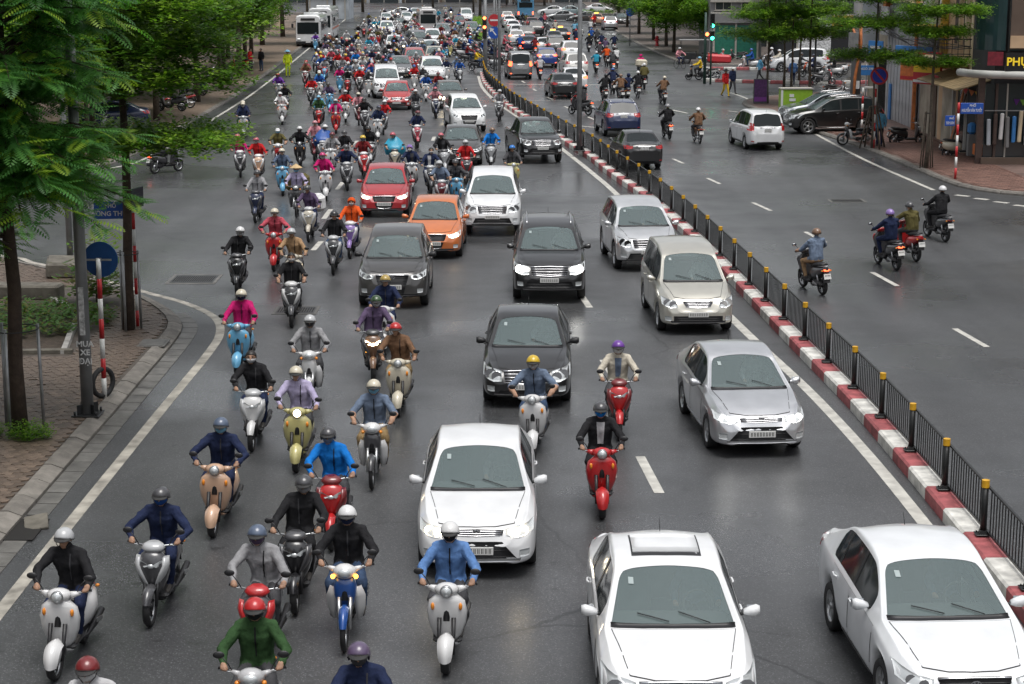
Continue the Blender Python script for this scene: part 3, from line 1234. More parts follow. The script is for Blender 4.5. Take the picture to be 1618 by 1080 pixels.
        li = ([(-.50 * sc, zh - .36), (0, zh - .36), (.50 * sc, zh - .36)], [(-.58 * sc, zh - .52), (0, zh - .53), (.58 * sc, zh - .52)])
    elif F == 2:   # shield grille reaching low
        hl = ([(.44 * sc, zh - .06), (.60 * sc, zh - .02), (.80 * sc, zh + .05)], [(.46 * sc, zh - .13), (.62 * sc, zh - .15), (.80 * sc, zh - .08)])
        gr = ([(-.40 * sc, zh - .06), (0, zh - .05), (.40 * sc, zh - .06)], [(-.26 * sc, .36), (0, .33), (.26 * sc, .36)])
        li = ([(-.30 * sc, .30), (0, .29), (.30 * sc, .30)], [(-.34 * sc, .24), (0, .235), (.34 * sc, .24)])
    else:          # small lamps, old style
        hl = ([(.50 * sc, zh - .03), (.62 * sc, zh - .0), (.80 * sc, zh + .04)], [(.46 * sc, zh - .17), (.62 * sc, zh - .19), (.79 * sc, zh - .12)])
        gr = ([(-.34 * sc, zh - .06), (0, zh - .05), (.34 * sc, zh - .06)], [(-.28 * sc, zh - .15), (0, zh - .17), (.28 * sc, zh - .15)])
        li = ([(-.55 * sc, .46), (0, .46), (.55 * sc, .46)], [(-.55 * sc, .34), (0, .33), (.55 * sc, .34)])

    def lampdetail(b, s):
        mx = (hl[0][1][0] + hl[1][1][0]) / 2
        mz = (hl[0][1][1] + hl[1][1][1]) / 2
        hh = hl[0][1][1] - hl[1][1][1]
        for dx in (-.055, .075):
            p, n = cast('front', s * (mx + dx), mz + dx * .25)
            rr = hh * .46
            q = [p + n * .010 + Vector((math.cos(2 * PI * k / 10) * rr, 0, math.sin(2 * PI * k / 10) * rr)) for k in range(10)]
            b.add(q, [tuple(range(10))], 1)
    both('headlight', hl[0], hl[1], ['lens', 'bulb'], 'front', .008, 5, lampdetail)
    g = MB()
    patch(g, 'front', gr[0], gr[1], .004, 0, 5)
    nb = 3 if F != 2 else 6
    for k in range(nb):
        t = (k + .6) / (nb + .2)
        tl = [(a[0] + (b_[0] - a[0]) * t, a[1] + (b_[1] - a[1]) * t) for a, b_ in zip(gr[0], gr[1])]
        bl = [(x, z - .012) for x, z in tl]
        patch(g, 'front', tl, bl, .014, 1 if F != 2 else 0, 1)
    if F in (1, 2, 3):
        fr = [(x, z + .016) for x, z in gr[0]]
        patch(g, 'front', fr, gr[0], .014, 1, 1)
        patch(g, 'front', [(x, z + .002) for x, z in gr[1]], [(x, z - .018) for x, z in gr[1]], .014, 1, 1)
    addp('grille', g, ['black', 'chrome'])
    # emblem: chrome ring with a bar
    e = MB()
    ez = (gr[0][1][1] + gr[1][1][1]) / 2 + .012 if F != 2 else gr[0][1][1] - .05
    p, n = cast('front', 0, ez)
    yy = p.y - .012
    nn_ = 18
    ro, rin = .062, .048
    vs_ = []
    for k in range(nn_):
        a = 2 * PI * k / nn_
        vs_ += [(math.cos(a) * ro, yy - .004, ez + math.sin(a) * ro * .7), (math.cos(a) * rin, yy - .004, ez + math.sin(a) * rin * .66)]
    e.add(vs_, [(2 * k, 2 * k + 1, (2 * k + 3) % (2 * nn_), (2 * k + 2) % (2 * nn_)) for k in range(nn_)], 0)
    if face in (0, 3):
        e.box((0, yy - .004, ez), (.016, .006, .07), 0)
        e.box((0, yy - .004, ez + .018), (.07, .006, .012), 0)
    else:
        e.box((-.02, yy - .004, ez), (.012, .006, .06), 0)
        e.box((.02, yy - .004, ez), (.012, .006, .06), 0)
        e.box((0, yy - .004, ez), (.04, .006, .012), 0)
    addp('emblem', e, ['chrome'])
    b = MB()
    patch(b, 'front', li[0], li[1], .004, 0, 4)
    for t in (.35, .7):
        tl = [(a[0] + (q[0] - a[0]) * t, a[1] + (q[1] - a[1]) * t) for a, q in zip(*li)]
        patch(b, 'front', tl, [(x, z - .015) for x, z in tl], .010, 0, 1)
    addp('air_intake', b, ['black'])
    fogz = .40 if kind in ('sedan', 'hatch') else zh - .42
    both('fog_light', [(.60 * sc, fogz + .05), (.68 * sc, fogz + .055), (.74 * sc, fogz + .05)], [(.60 * sc, fogz - .05), (.67 * sc, fogz - .055), (.73 * sc, fogz - .05)], ['lens'], 'front', .006, 3)
    b = MB()
    lz = bottom(.1) * hscale + .05
    patch(b, 'front', [(-.62 * sc, lz + .045), (0, lz + .04), (.62 * sc, lz + .045)], [(-.6 * sc, lz), (0, lz - .005), (.6 * sc, lz)], .014, 0, 2)
    addp('bumper_lip', b, ['trim'])
    # plates
    def plate(view, z):
        b = MB()
        p, n = cast(view, 0, z)
        s = -1 if view == 'front' else 1
        y = p.y + s * .018
        b.box((0, y, z), (.47, .012, .115) if view == 'front' else (.33, .012, .165), 0, bev=.004)
        wide = view == 'front'
        for k in range(8 if wide else 5):
            x = (-.185 + k * .053) if wide else (-.12 + k * .06)
            for zz in ([z] if wide else [z + .038, z - .038]):
                hh = .07 if wide else .056
                b.box((x - .008, y + s * .0075, zz), (.010, .003, hh), 1)
                b.box((x + .012, y + s * .0075, zz), (.008, .003, hh), 1)
        addp('license_plate', b, ['plate', 'ink'])
    plate('front', zh - .33 if kind not in ('sedan', 'hatch') else .44 if F != 2 else .47)
    rz = interp(belt, L0 - .3) * hscale
    plate('rear', rz - .16 if kind != 'sedan' else rz - .12)
    # tail lamps
    th = .14 if kind in ('sedan', 'hatch') else .2
    if kind in ('mpv', 'van'):
        th = .34
    both('taillight', [(.46 * sc, rz - .02), (.62 * sc, rz), (.80 * sc, rz + .03)] if th < .3 else [(.60 * sc, rz + .16), (.70 * sc, rz + .17), (.82 * sc, rz + .18)],
         [(.50 * sc, rz - .02 - th * .7), (.64 * sc, rz - th), (.80 * sc, rz - th * .9)] if th < .3 else [(.62 * sc, rz + .17 - th), (.72 * sc, rz + .17 - th), (.83 * sc, rz + .18 - th)],
         ['tail'], 'rear', .008, 5)
    b = MB()
    patch(b, 'rear', [(-.34 * sc, rz - .03), (0, rz - .02), (.34 * sc, rz - .03)], [(-.34 * sc, rz - .055), (0, rz - .048), (.34 * sc, rz - .055)], .012, 0, 1)
    addp('boot_trim', b, ['chrome'])
    b = MB()
    bz = sill * hscale + .17
    patch(b, 'rear', [(-.66 * sc, bz), (0, bz + .01), (.66 * sc, bz)], [(-.6 * sc, bz - .12), (0, bz - .12), (.6 * sc, bz - .12)], .008, 0, 2)
    addp('rear_bumper_insert', b, ['black'])
    both('reflector', [(.62 * sc, bz + .06), (.68 * sc, bz + .062), (.74 * sc, bz + .06)], [(.62 * sc, bz + .02), (.68 * sc, bz + .02), (.74 * sc, bz + .02)], ['tail'], 'rear', .008, 1)
    # bonnet panel with its shut line
    def YY(y):
        return (y - L0 / 2) * sy
    b = MB()
    hx0, hx1 = .62 * W2, .80 * W2
    tl = [(-hx1, YY(w0 - .03)), (-hx1 * .5, YY(w0 - .075)), (0, YY(w0 - .09)), (hx1 * .5, YY(w0 - .075)), (hx1, YY(w0 - .03))]
    bl = [(-hx0, YY(.24)), (-hx0 * .5, YY(.16)), (0, YY(.14)), (hx0 * .5, YY(.16)), (hx0, YY(.24))]
    patch(b, 'top', tl, bl, .0022, 1, 6, False)
    ins = .012
    patch(b, 'top', [(x * .985, y - ins) for x, y in tl], [(x * .985, y + ins) for x, y in bl], .006, 0, 8, False)
    addp('bonnet', b, ['paint', 'black'])
    # wiper cowl
    b = MB()
    patch(b, 'top', [(-.80 * W2, YY(w0 + .075)), (-.4 * W2, YY(w0 + .03)), (0, YY(w0 + .012)), (.4 * W2, YY(w0 + .03)), (.80 * W2, YY(w0 + .075))], [(-.80 * W2, YY(w0 + .0)), (-.4 * W2, YY(w0 - .05)), (0, YY(w0 - .065)), (.4 * W2, YY(w0 - .05)), (.80 * W2, YY(w0 + .0))], .008, 0, 2)
    addp('wiper_cowl', b, ['black'])
    # wipers
    for xs in (-.05, .48):
        b = MB()
        pts = []
        for t in (0, .5, 1):
            x = (xs - .40 * t) * W2
            y = YY(w0 + .04 + .13 * t)
            p, n = cast('top', x, y)
            pts.append(p + n * .016)
        b.tube(pts, .007, 5)
        addp('wiper', b, ['black'])
    # inspection sticker in the corner of the screen
    b = MB()
    zt_ = interp(top, w1) * hscale - .11
    xs_ = -(P['roofw'] * sx * .72)
    patch(b, 'front', [(xs_ - .03, zt_), (xs_, zt_), (xs_ + .03, zt_)], [(xs_ - .03, zt_ - .05), (xs_, zt_ - .05), (xs_ + .03, zt_ - .05)], .004, 0, 2, False)
    addp('windshield_sticker', b, ['stick'])
    # doors + handles
    for view, s in (('left', -1), ('right', 1)):
        for d0, d1 in P['doors']:
            b = MB()
            zt = lambda y: (interp(belt, y) - .02) * hscale
            zl = (sill + .12) * hscale
            yv = [d0 + (d1 - d0) * t for t in (0, .33, .66, 1)]
            arch = lambda y: max(zl, (bottom(y) + .06) * hscale)
            patch(b, view, [(YY(y), zt(y)) for y in yv], [(YY(y), arch(y)) for y in yv], .0015, 1, 5, False)
            yv2 = [d0 + .012 + (d1 - d0 - .024) * t for t in (0, .33, .66, 1)]
            patch(b, view, [(YY(y), zt(y)) for y in yv2], [(YY(y), arch(y) + .012) for y in yv2], .005, 0, 6, False)
            addp('door', b, ['paint', 'black'])
            h = MB()
            p, n = cast(view, YY(d1 - .16), zt(d1) - .10)
            h.tube([p + Vector((s * .004, -.09, 0)), p + Vector((s * .028, -.06, .004)), p + Vector((s * .028, .06, .004)), p + Vector((s * .004, .09, 0))], .014, 6)
            C.parts.append(('>handle', h.mesh('handle'), ['trim2']))
    # mirrors
    for s in (1, -1):
        b = MB()
        yb = YY(w0 + .42)
        zb_ = (interp(belt, w0 + .42) + .035) * hscale
        x0 = W2 * .93
        prof = []
        for t, w_, h_ in ((0, .04, .03), (.35, .055, .06), (.75, .06, .075), (1, .04, .055)):
            x = s * (x0 + .02 + t * .19)
            zc = zb_ + .06 + t * .02
            prof.append([(x, yb - .02 + math.cos(a) * w_ * (1.25 if math.cos(a) < 0 else .55), zc + math.sin(a) * h_) for a in [2 * PI * k / 10 for k in range(10)]])
        if s < 0:
            prof = [r_[::-1] for r_ in prof]
        b.loft(prof, 0)
        b.tube([(s * (x0 - .04), yb, zb_ + .0), (s * (x0 + .05), yb, zb_ + .05)], .022, 6, 1)
        b.box((s * (x0 + .14), yb + .016, zb_ + .077), (.15, .012, .10), 2)
        addp('mirror', b, ['paint', 'black', 'mirror'])
    if rails:
        for s in (1, -1):
            b = MB()
            pts = []
            for t in (0, .06, .5, .94, 1):
                y = YY(w1 + .22 + (r0 - w1 - .35) * t)
                x = s * (P['roofw'] * sx * .86)
                p, n = cast('top', x, y)
                pts.append(p + Vector((0, 0, .0 if t in (0, 1) else .05)))
            b.tube(pts, .018, 6)
            addp('roof_rail', b, ['chrome'])
    if sunroof:
        b = MB()
        x1 = .42
        patch(b, 'top', [(-x1, YY(w1 + .95)), (0, YY(w1 + .95)), (x1, YY(w1 + .95))], [(-x1, YY(w1 + .22)), (0, YY(w1 + .20)), (x1, YY(w1 + .22))], .003, 1, 4, False)
        patch(b, 'top', [(-x1 + .02, YY(w1 + .93)), (0, YY(w1 + .93)), (x1 - .02, YY(w1 + .93))], [(-x1 + .02, YY(w1 + .31)), (0, YY(w1 + .29)), (x1 - .02, YY(w1 + .31))], .012, 0, 4, True)
        addp('sunroof', b, ['paint', 'black'])
    # aerial
    b = MB()
    p, n = cast('top', 0, YY(r0 - .12))
    b.tube([p, p + Vector((0, .10, .14))], [.006, .003], 5)
    addp('aerial', b, ['black'])
    # side sill trim
    for view, s in (('left', -1), ('right', 1)):
        b = MB()
        yv = [yf + ra + .06, (yf + yr) / 2, yr - ra - .06]
        patch(b, view, [(YY(y), (sill + .10) * hscale) for y in yv], [(YY(y), (sill + .045) * hscale) for y in yv], .012, 0, 2)
        addp('sill_trim', b, ['trim'])
    # cabin: dashboard, seats, steering wheel in one dark shell
    b = MB()
    zf = .34
    zbelt = interp(belt, w0 + .6) * hscale
    b.box((0, YY(w0 + .46), zbelt - .10), (W2 * 1.62, .62, .16), 0, bev=.05)
    b.box((0, YY((w1 + r0) / 2 + .25), zf), (W2 * 1.6, 2.2 * sy, .05), 0)
    for s in (1, -1):
        b.box((s * .37, YY(w1 + .40), zf + .22), (.48, .50, .16), 0, bev=.05)
        b.box((s * .37, YY(w1 + .68), zbelt - .10), (.46, .14, .60), 0, rot=(R(-12), 0, 0), bev=.05)
        b.box((s * .37, YY(w1 + .74), zbelt + .27), (.25, .10, .17), 0, bev=.04)
    b.box((0, YY(min(r0, w1 + 1.75)), zbelt - .12), (W2 * 1.45, .18, .58), 0, rot=(R(-14), 0, 0), bev=.05)
    stx = .37
    zc = zbelt + .02
    pts = [(stx + .18 * math.cos(2 * PI * k / 14), YY(w1 + .02) + .05 * math.sin(2 * PI * k / 14), zc + .16 * math.sin(2 * PI * k / 14)) for k in range(15)]
    b.tube(pts, .016, 5, 0, caps=False)
    C.cabin = b.mesh('cabin')
    C.seat = (YY(w1 + .50), zbelt)
    C.yf, C.yr, C.r = YY(yf), YY(yr), r * (hscale if hscale > 1 else 1)
    C.tr = W2 - .12
    CAR_CACHE[key] = C
    return C


M_CABIN = mat('cabin_trim', (0.10, 0.095, 0.09), rough=0.7, var=0.2)
CARS = []
DRIVERS = []


def car(px, py, kind, color, label, away=False, rz=0.0, lights=None, detail=2, mirrors=None, trim='black', world=None, tint=False,
        dark_mirror=False, wheelstyle=0, group=None, **kw):
    """px,py: photograph pixel of the ground under the middle of the bumper that faces the camera"""
    kw['hscale'] = kw.get('hscale', 1.0) * 1.045
    C = car_proto(kind, level=2 if detail >= 2 else 1, **kw)
    if world is None:
        gx, gy = G(px, py)
        a = (PI if away else 0) + rz
        # centre lies half a length behind the bumper
        dx, dy = -math.sin(rz) * C.L / 2, math.cos(rz) * C.L / 2
        loc = (gx + dx, gy + dy, 0)
    else:
        loc = (world[0], world[1], 0)
        a = rz
    t = thing('car' if kind not in ('pickup', 'van') else {'pickup': 'pickup_truck', 'van': 'van'}[kind], label,
              {'sedan': 'car', 'hatch': 'car', 'suv': 'car', 'mpv': 'minivan', 'pickup': 'pickup', 'van': 'van'}[kind], loc, a, group)
    pm = paint(*color) if isinstance(color, tuple) else color
    keys = dict(paint=pm, black=M_BLACKPL, chrome=M_CHROME, lens=M_LENS, bulb=M_CHROME, stick=M_STICK, plate=M_PLATE, ink=M_INK, tail=M_TAIL, trim=M_BLACKPL if trim == 'black' else M_ALLOY,
                trim2=pm, mirror=M_MIRROR)
    if lights == 'on':
        keys['bulb'] = M_LAMPON
    if lights == 'white':
        keys['bulb'] = M_LAMPWHITE
    if lights == 'tail':
        keys['tail'] = M_TAILON
    front = not away
    obj('body', C.body, t, [pm, M_BLACKPL])
    for i, (n, me) in enumerate(C.glass):
        if detail == 0 and i > 3:
            continue
        obj(n, me, t, [M_GLASS if i == 0 or (i == 1 and not away) else M_TINT])
    last = None
    skip = {'windshield_sticker', 'wiper', 'aerial', 'sill_trim', 'reflector', 'rear_bumper_insert', 'bumper_lip', 'fog_light', 'emblem', 'wiper_cowl', 'door', '>handle', 'boot_trim'} if detail == 0 else ()
    rearparts = {'taillight', 'boot_trim', 'rear_bumper_insert', 'reflector'}
    frontparts = {'headlight', 'grille', 'emblem', 'air_intake', 'fog_light', 'bumper_lip', 'bonnet', 'wiper', 'wiper_cowl'}
    for n, me, ks in C.parts:
        if n in skip:
            continue
        if detail < 2 and abs(rz) < .6 and ((front and n in rearparts) or (away and n in frontparts)):
            continue
        mm = [keys[k] for k in ks]
        if n == 'mirror' and dark_mirror:
            mm[0] = M_BLACKPL
        if n[0] == '>':
            obj(n[1:], me, last, mm)
        else:
            last = obj(n, me, t, mm)
    if detail >= 1:
        obj('cabin', C.cabin, t, [M_CABIN])
    ty, rim = wheel_meshes(C.r, .20, wheelstyle)
    for s in (1, -1):
        for y in (C.yf, C.yr):
            w = obj('wheel', ty, t, [M_RUBBER], (s * C.tr, y, C.r))
            if detail >= 1:
                obj('rim', rim, w, [M_ALLOY, M_DARKMETAL])
    if detail >= 2 and front and world is None and not tint:
        DRIVERS.append((t, C, a, label))
    CARS.append((loc[0], loc[1], C.L, C.W, a, label))
    return t
# ------------------------------------------------------------------ motorbikes
# slots: 0 paint 1 accent 2 black 3 alloy 4 lens 5 tail 6 amber 7 plate 8 rubber 9 mirror 10 seat 11 ink
def ell_ring(z, hw, yc, fr, bk, n=12, lift=0.0):
    r = []
    for k in range(n):
        a = 2 * PI * k / n
        c, s = math.cos(a), math.sin(a)
        x = hw * math.copysign(abs(c) ** .8, c)
        y = yc - (fr * s if s > 0 else bk * s)
        r.append((x, y, z + lift * (-s if s > 0 else 0)))
    return r


def xz_ring(y, hw, zc, hh, n=10, sq=.85):
    r = []
    for k in range(n):
        a = 2 * PI * k / n
        c, s = math.cos(a), math.sin(a)
        r.append((hw * math.copysign(abs(c) ** sq, c), y, zc + hh * math.copysign(abs(s) ** sq, s)))
    return r


def bike_wheel(r, w, spoke):
    t = MB()
    ri = r * .74
    t.lathe([(ri, -w / 2 * .8), (r * .9, -w / 2), (r, -w / 5), (r, w / 5), (r * .9, w / 2), (ri, w / 2 * .8), (ri, -w / 2 * .8)], 22, 8, 'x', caps=False)
    m = MB()
    m.lathe([(ri * 1.02, -w * .32), (ri * 1.02, w * .32), (ri * .92, w * .2), (ri * .92, -w * .2), (ri * 1.02, -w * .32)], 22, 3, 'x', caps=False)
    m.lathe([(.001, -w * .5), (r * .2, -w * .4), (r * .2, w * .4), (.001, w * .5)], 10, 3 if spoke else 2, 'x')
    m.lathe([(.001, -w * .42), (r * .42, -w * .42), (r * .42, -w * .36), (.001, -w * .36)], 14, 3, 'x')
    ns = 12 if spoke else 5
    for k in range(ns):
        a = 2 * PI * k / ns
        m.tube([(0, math.cos(a) * r * .15, math.sin(a) * r * .15), (0, math.cos(a + .12) * ri * .95, math.sin(a + .12) * ri * .95)],
               .004 if spoke else .02, 4, 3 if spoke else 2)
    return t, m


def bike_parts(kind):
    P = []
    cub = kind == 'cub'
    vespa = kind == 'vespa'
    r = {'vespa': .235, 'sharp': .265, 'cub': .285}[kind]
    w = {'vespa': .105, 'sharp': .095, 'cub': .07}[kind]
    yf, yr = (-.64, .60)
    for y, nm in ((yf, 'front_wheel'), (yr, 'rear_wheel')):
        t, m = bike_wheel(r, w, cub)
        M = Matrix.Translation((0, y, r))
        t.move(M)
        m.move(M)
        P.append((nm, t, None))
        P.append(('rim', m, nm))
    # front mudguard
    b = MB()
    rr = r + .03
    rings = []
    a0, a1 = (R(20), R(165)) if not vespa else (R(-5), R(185))
    n = 12
    hwid = w / 2 + (.025 if not vespa else .05)
    for k in range(n + 1):
        a = a0 + (a1 - a0) * k / n
        e = math.sin(PI * k / n) ** .35 if 0 < k < n else .35
        cy, cz = -math.cos(a), math.sin(a)
        ring = []
        for q in range(7):
            tq = -1 + 2 * q / 6
            rad = rr - .055 * tq * tq * (1.3 if vespa else 1)
            ring.append((tq * hwid * (.55 + .45 * e), yf + cy * rad, r + cz * rad))
        rings.append(ring)
    b.loft(rings, 0, True, False)
    if vespa:
        b.ball((0, yf + .02, r + .10), (.085, .20, .17), 10, 6, 0)
    P.append(('front_mudguard', b, None))
    # fork
    b = MB()
    for s in (1, -1):
        b.tube([(s * (w / 2 + .035), yf, r), (s * (w / 2 + .035), -.50, .66)], [.022, .028], 8, 3 if cub else 2)
    b.tube([(0, -.52, .62), (0, -.40, .95)], .04, 8, 2)
    P.append(('fork', b, None))
    # leg shield / fairing
    b = MB()
    if vespa:
        lv = [(.30, .10, -.34, .05, .02), (.40, .17, -.36, .09, .03), (.56, .23, -.39, .10, .03), (.72, .25, -.41, .10, .03), (.86, .22, -.42, .10, .04), (.95, .12, -.42, .09, .05)]
    elif cub:
        lv = [(.42, .05, -.36, .06, .03), (.52, .10, -.38, .09, .03), (.66, .14, -.41, .10, .04), (.80, .15, -.42, .10, .05), (.90, .12, -.42, .09, .05)]
    else:
        lv = [(.33, .05, -.36, .05, .02), (.42, .12, -.39, .09, .03), (.56, .185, -.42, .13, .03), (.70, .225, -.44, .15, .03), (.82, .215, -.45, .15, .04), (.92, .15, -.44, .12, .05), (.96, .10, -.43, .09, .05)]
    b.loft([ell_ring(*q) for q in lv], 0)
    if cub:      # two wing shields by the knees
        for s in (1, -1):
            rings = []
            for z, x0, x1, y in ((.30, .13, .20, -.24), (.45, .12, .24, -.28), (.62, .10, .25, -.33), (.76, .08, .20, -.37)):
                rings.append([(s * x0, y - .06, z), (s * (x0 + x1) / 2, y - .05, z), (s * x1, y + .03, z), (s * x1, y + .05, z), (s * (x0 + x1) / 2, y - .02, z), (s * x0, y - .02, z)][::s])
            b.loft(rings, 1)
    P.append(('leg_shield', b, None))
    b = MB()
    if kind == 'sharp':       # V-shaped coloured wings over the dark centre
        for s in (1, -1):
            rings = []
            for z, xa, xb, y in ((.44, .02, .06, -.485), (.56, .055, .13, -.55), (.68, .10, .195, -.575), (.80, .15, .23, -.565), (.90, .15, .215, -.52)):
                rings.append([(s * xa, y - .025, z), (s * (xa + xb) / 2, y - .018, z), (s * xb, y + .06, z), (s * xb, y + .10, z), (s * xa, y + .05, z)][::s])
            b.loft(rings, 1)
        P.append(('fairing_wing', b, None))
    # handlebar cowl
    b = MB()
    if vespa:
        b.ball((0, -.43, 1.0), (.15, .12, .085), 12, 7, 0)
        b.tube([(-.13, -.42, 1.0), (-.24, -.36, 1.01)], [.05, .025], 8, 0)
        b.tube([(.13, -.42, 1.0), (.24, -.36, 1.01)], [.05, .025], 8, 0)
    elif cub:
        b.ball((0, -.45, .985), (.15, .12, .10), 12, 7, 1)
        b.tube([(-.12, -.42, 1.0), (-.22, -.37, 1.02)], [.04, .022], 8, 1)
        b.tube([(.12, -.42, 1.0), (.22, -.37, 1.02)], [.04, .022], 8, 1)
    else:
        rings = [ell_ring(.955, .12, -.42, .10, .06), ell_ring(1.0, .16, -.42, .11, .07), ell_ring(1.045, .13, -.40, .09, .07), ell_ring(1.07, .07, -.38, .05, .05)]
        b.loft(rings, 1)
    P.append(('handlebar_cowl', b, None))
    # headlight
    b = MB()
    if vespa:
        b.lathe([(.001, -.05), (.05, -.035), (.068, -.01), (.07, .03)], 14, 4, 'y', (0, -.53, 1.0))
        b.lathe([(.070, -.015), (.078, -.01), (.078, .02)], 14, 3, 'y', (0, -.53, 1.0))
    elif cub:
        b.ball((0, -.525, .985), (.095, .055, .062), 12, 6, 4)
    else:
        for s in (1, -1):
            b.add([(s * .015, -.603, .80), (s * .12, -.585, .865), (s * .19, -.515, .875), (s * .17, -.535, .825), (s * .08, -.598, .775)],
                  [(0, 1, 2, 3, 4)[::s]], 4)
        b.ball((0, -.585, .79), (.05, .03, .035), 10, 5, 4)
    P.append(('headlight', b, None))
    for s in (1, -1):
        b = MB()
        if vespa:
            b.ball((s * .17, -.49, .80), (.025, .03, .05), 8, 5, 6)
        elif cub:
            b.ball((s * .145, -.49, .93), (.03, .04, .03), 8, 5, 6)
        else:
            b.ball((s * .135, -.525, .66), (.022, .03, .055), 8, 5, 6)
        P.append(('indicator', b, None))
    # handlebar with levers
    b = MB()
    hb = [(-.35, -.30, 1.03), (-.22, -.36, 1.02), (0, -.41, 1.0), (.22, -.36, 1.02), (.35, -.30, 1.03)]
    b.tube(hb, .012, 8, 3)
    for s in (1, -1):
        b.tube([(s * .36, -.295, 1.03), (s * .24, -.352, 1.022)], .019, 8, 2)
        b.tube([(s * .20, -.40, 1.02), (s * .35, -.345, 1.025)], .007, 5, 3)
    P.append(('handlebar', b, None))
    for s in (1, -1):
        b = MB()
        b.tube([(s * .20, -.38, 1.02), (s * .25, -.40, 1.12), (s * .31, -.39, 1.19)], .007, 5, 2)
        b.ball((s * .345, -.385, 1.21), (.065, .018, .042), 12, 6, 2)
        b.ball((s * .345, -.372, 1.21), (.055, .009, .034), 12, 6, 9)
        P.append(('mirror', b, None))
    # floor / tunnel
    b = MB()
    if cub:
        b.tube([(0, -.36, .66), (0, -.1, .50), (0, .16, .56)], [.075, .08, .10], 8, 0)
        b.tube([(-.2, .0, .30), (.2, .0, .30)], .018, 6, 2)
        P.append(('frame_tunnel', b, None))
    else:
        b.box((0, -.14, .32), (.36, .52, .07), 2, bev=.03)
        b.box((0, -.14, .30), (.30, .50, .10), 0 if vespa else 2, bev=.03)
        P.append(('floorboard', b, None))
    # engine
    b = MB()
    b.box((0, .36 if not cub else .14, .30), (.22, .34, .18), 2, bev=.05)
    b.tube([(0, .36 if not cub else .05, .32), (0, .12 if not cub else -.12, .36)], [.08, .06], 8, 3)
    P.append(('engine', b, None))
    # rear body
    b = MB()
    if vespa:
        rg = [(-.0, .10, .50, .17), (.10, .15, .52, .21), (.32, .21, .53, .21), (.55, .21, .54, .20), (.76, .15, .58, .16), (.86, .06, .63, .08)]
    elif cub:
        rg = [(.02, .07, .58, .10), (.14, .10, .60, .12), (.38, .115, .63, .11), (.62, .10, .67, .09), (.84, .06, .71, .06), (.90, .03, .72, .03)]
    else:
        rg = [(-.0, .10, .50, .16), (.10, .14, .53, .19), (.34, .17, .57, .17), (.60, .15, .63, .13), (.82, .09, .70, .08), (.92, .04, .74, .04)]
    b.loft([xz_ring(*q) for q in rg], 0)
    P.append(('body', b, None))
    b = MB()
    zs = .0 if not cub else -.01
    b.loft([xz_ring(.0, .09, .75 + zs, .035), xz_ring(.12, .135, .765 + zs, .055), xz_ring(.34, .14, .765 + zs, .06), xz_ring(.46, .14, .79 + zs, .06), xz_ring(.70, .12, .82 + zs, .05), xz_ring(.80, .07, .82 + zs, .03)], 10)
    P.append(('seat', b, None))
    b = MB()
    b.tube([(-.12, .62, .77), (-.11, .84, .80), (0, .93, .81), (.11, .84, .80), (.12, .62, .77)], .012, 6, 3)
    P.append(('grab_rail', b, None))
    b = MB()
    b.ball((0, .88, .70), (.085, .04, .035), 10, 5, 5)
    P.append(('taillight', b, None))
    for s in (1, -1):
        b = MB()
        b.ball((s * .12, .86, .68), (.03, .035, .022), 8, 5, 6)
        P.append(('rear_indicator', b, None))
    b = MB()
    b.box((0, .90, .52), (.15, .02, .30), 2, rot=(R(18), 0, 0), bev=.006)
    ra_ = r + .03
    rings = []
    for k in range(7):
        a = R(20) + R(75) * k / 6
        ring = [(tq * (w / 2 + .02), yr + math.cos(a) * (ra_ - .03 * tq * tq), r + math.sin(a) * (ra_ - .03 * tq * tq)) for tq in (-1, -.5, 0, .5, 1)]
        rings.append(ring)
    b.loft(rings, 2, True, False)
    P.append(('rear_mudguard', b, None))
    b = MB()
    b.box((0, .935, .54), (.19, .008, .14), 7, rot=(R(18), 0, 0))
    for k in range(4):
        for zz in (.027, -.03):
            b.box((-.06 + k * .04, .941, .54 + zz), (.016, .004, .032), 11, rot=(R(18), 0, 0))
    P.append(('license_plate', b, None))
    b = MB()
    b.tube([(.10, .10, .24), (.14, .30, .23), (.165, .55, .30), (.17, .86, .36)], [.02, .025, .05, .045], 8, 2 if not cub else 3)
    b.box((.215, .6, .33), (.012, .26, .06), 3, rot=(R(-12), 0, 0), bev=.004)
    P.append(('exhaust', b, None))
    b = MB()
    for s in (1, -1):
        b.tube([(s * .11, yr, r), (s * .11, .52, .58)], .025, 8, 3)
    P.append(('rear_shock', b, None))
    return P


BIKE_NEAR = {}
BIKE_FAR = {}
FAR_SKIP = {'rear_shock', 'fork', 'rear_indicator', 'grab_rail', 'engine'}


def bike_meshes(kind):
    if kind not in BIKE_NEAR:
        parts = bike_parts(kind)
        near = []
        far = MB()
        for nm, b, par in parts:
            used = sorted(set(b.m))
            mp = {u: i for i, u in enumerate(used)}
            if nm not in FAR_SKIP:
                o = len(far.v)
                far.v += b.v
                far.f += [tuple(i + o for i in f) for f in b.f]
                far.m += b.m
                far.s += b.s
            b.m = [mp[q] for q in b.m]
            near.append((nm, b.mesh(nm), used, par))
        fm = far.mesh('motorbike_far', [None] * 12)
        BIKE_NEAR[kind] = near
        BIKE_FAR[kind] = fm
    return BIKE_NEAR[kind], BIKE_FAR[kind]


def bike_mats(color, accent, lamp=False, tail=False, blink=False):
    return [color, accent or color, M_BLACKPL, M_ALLOY, M_LAMPON if lamp else M_LENS, M_TAILON if tail else M_TAIL,
            M_AMBERON if blink else M_AMBER, M_PLATE, M_RUBBER, M_MIRROR, M_SEAT, M_INK]


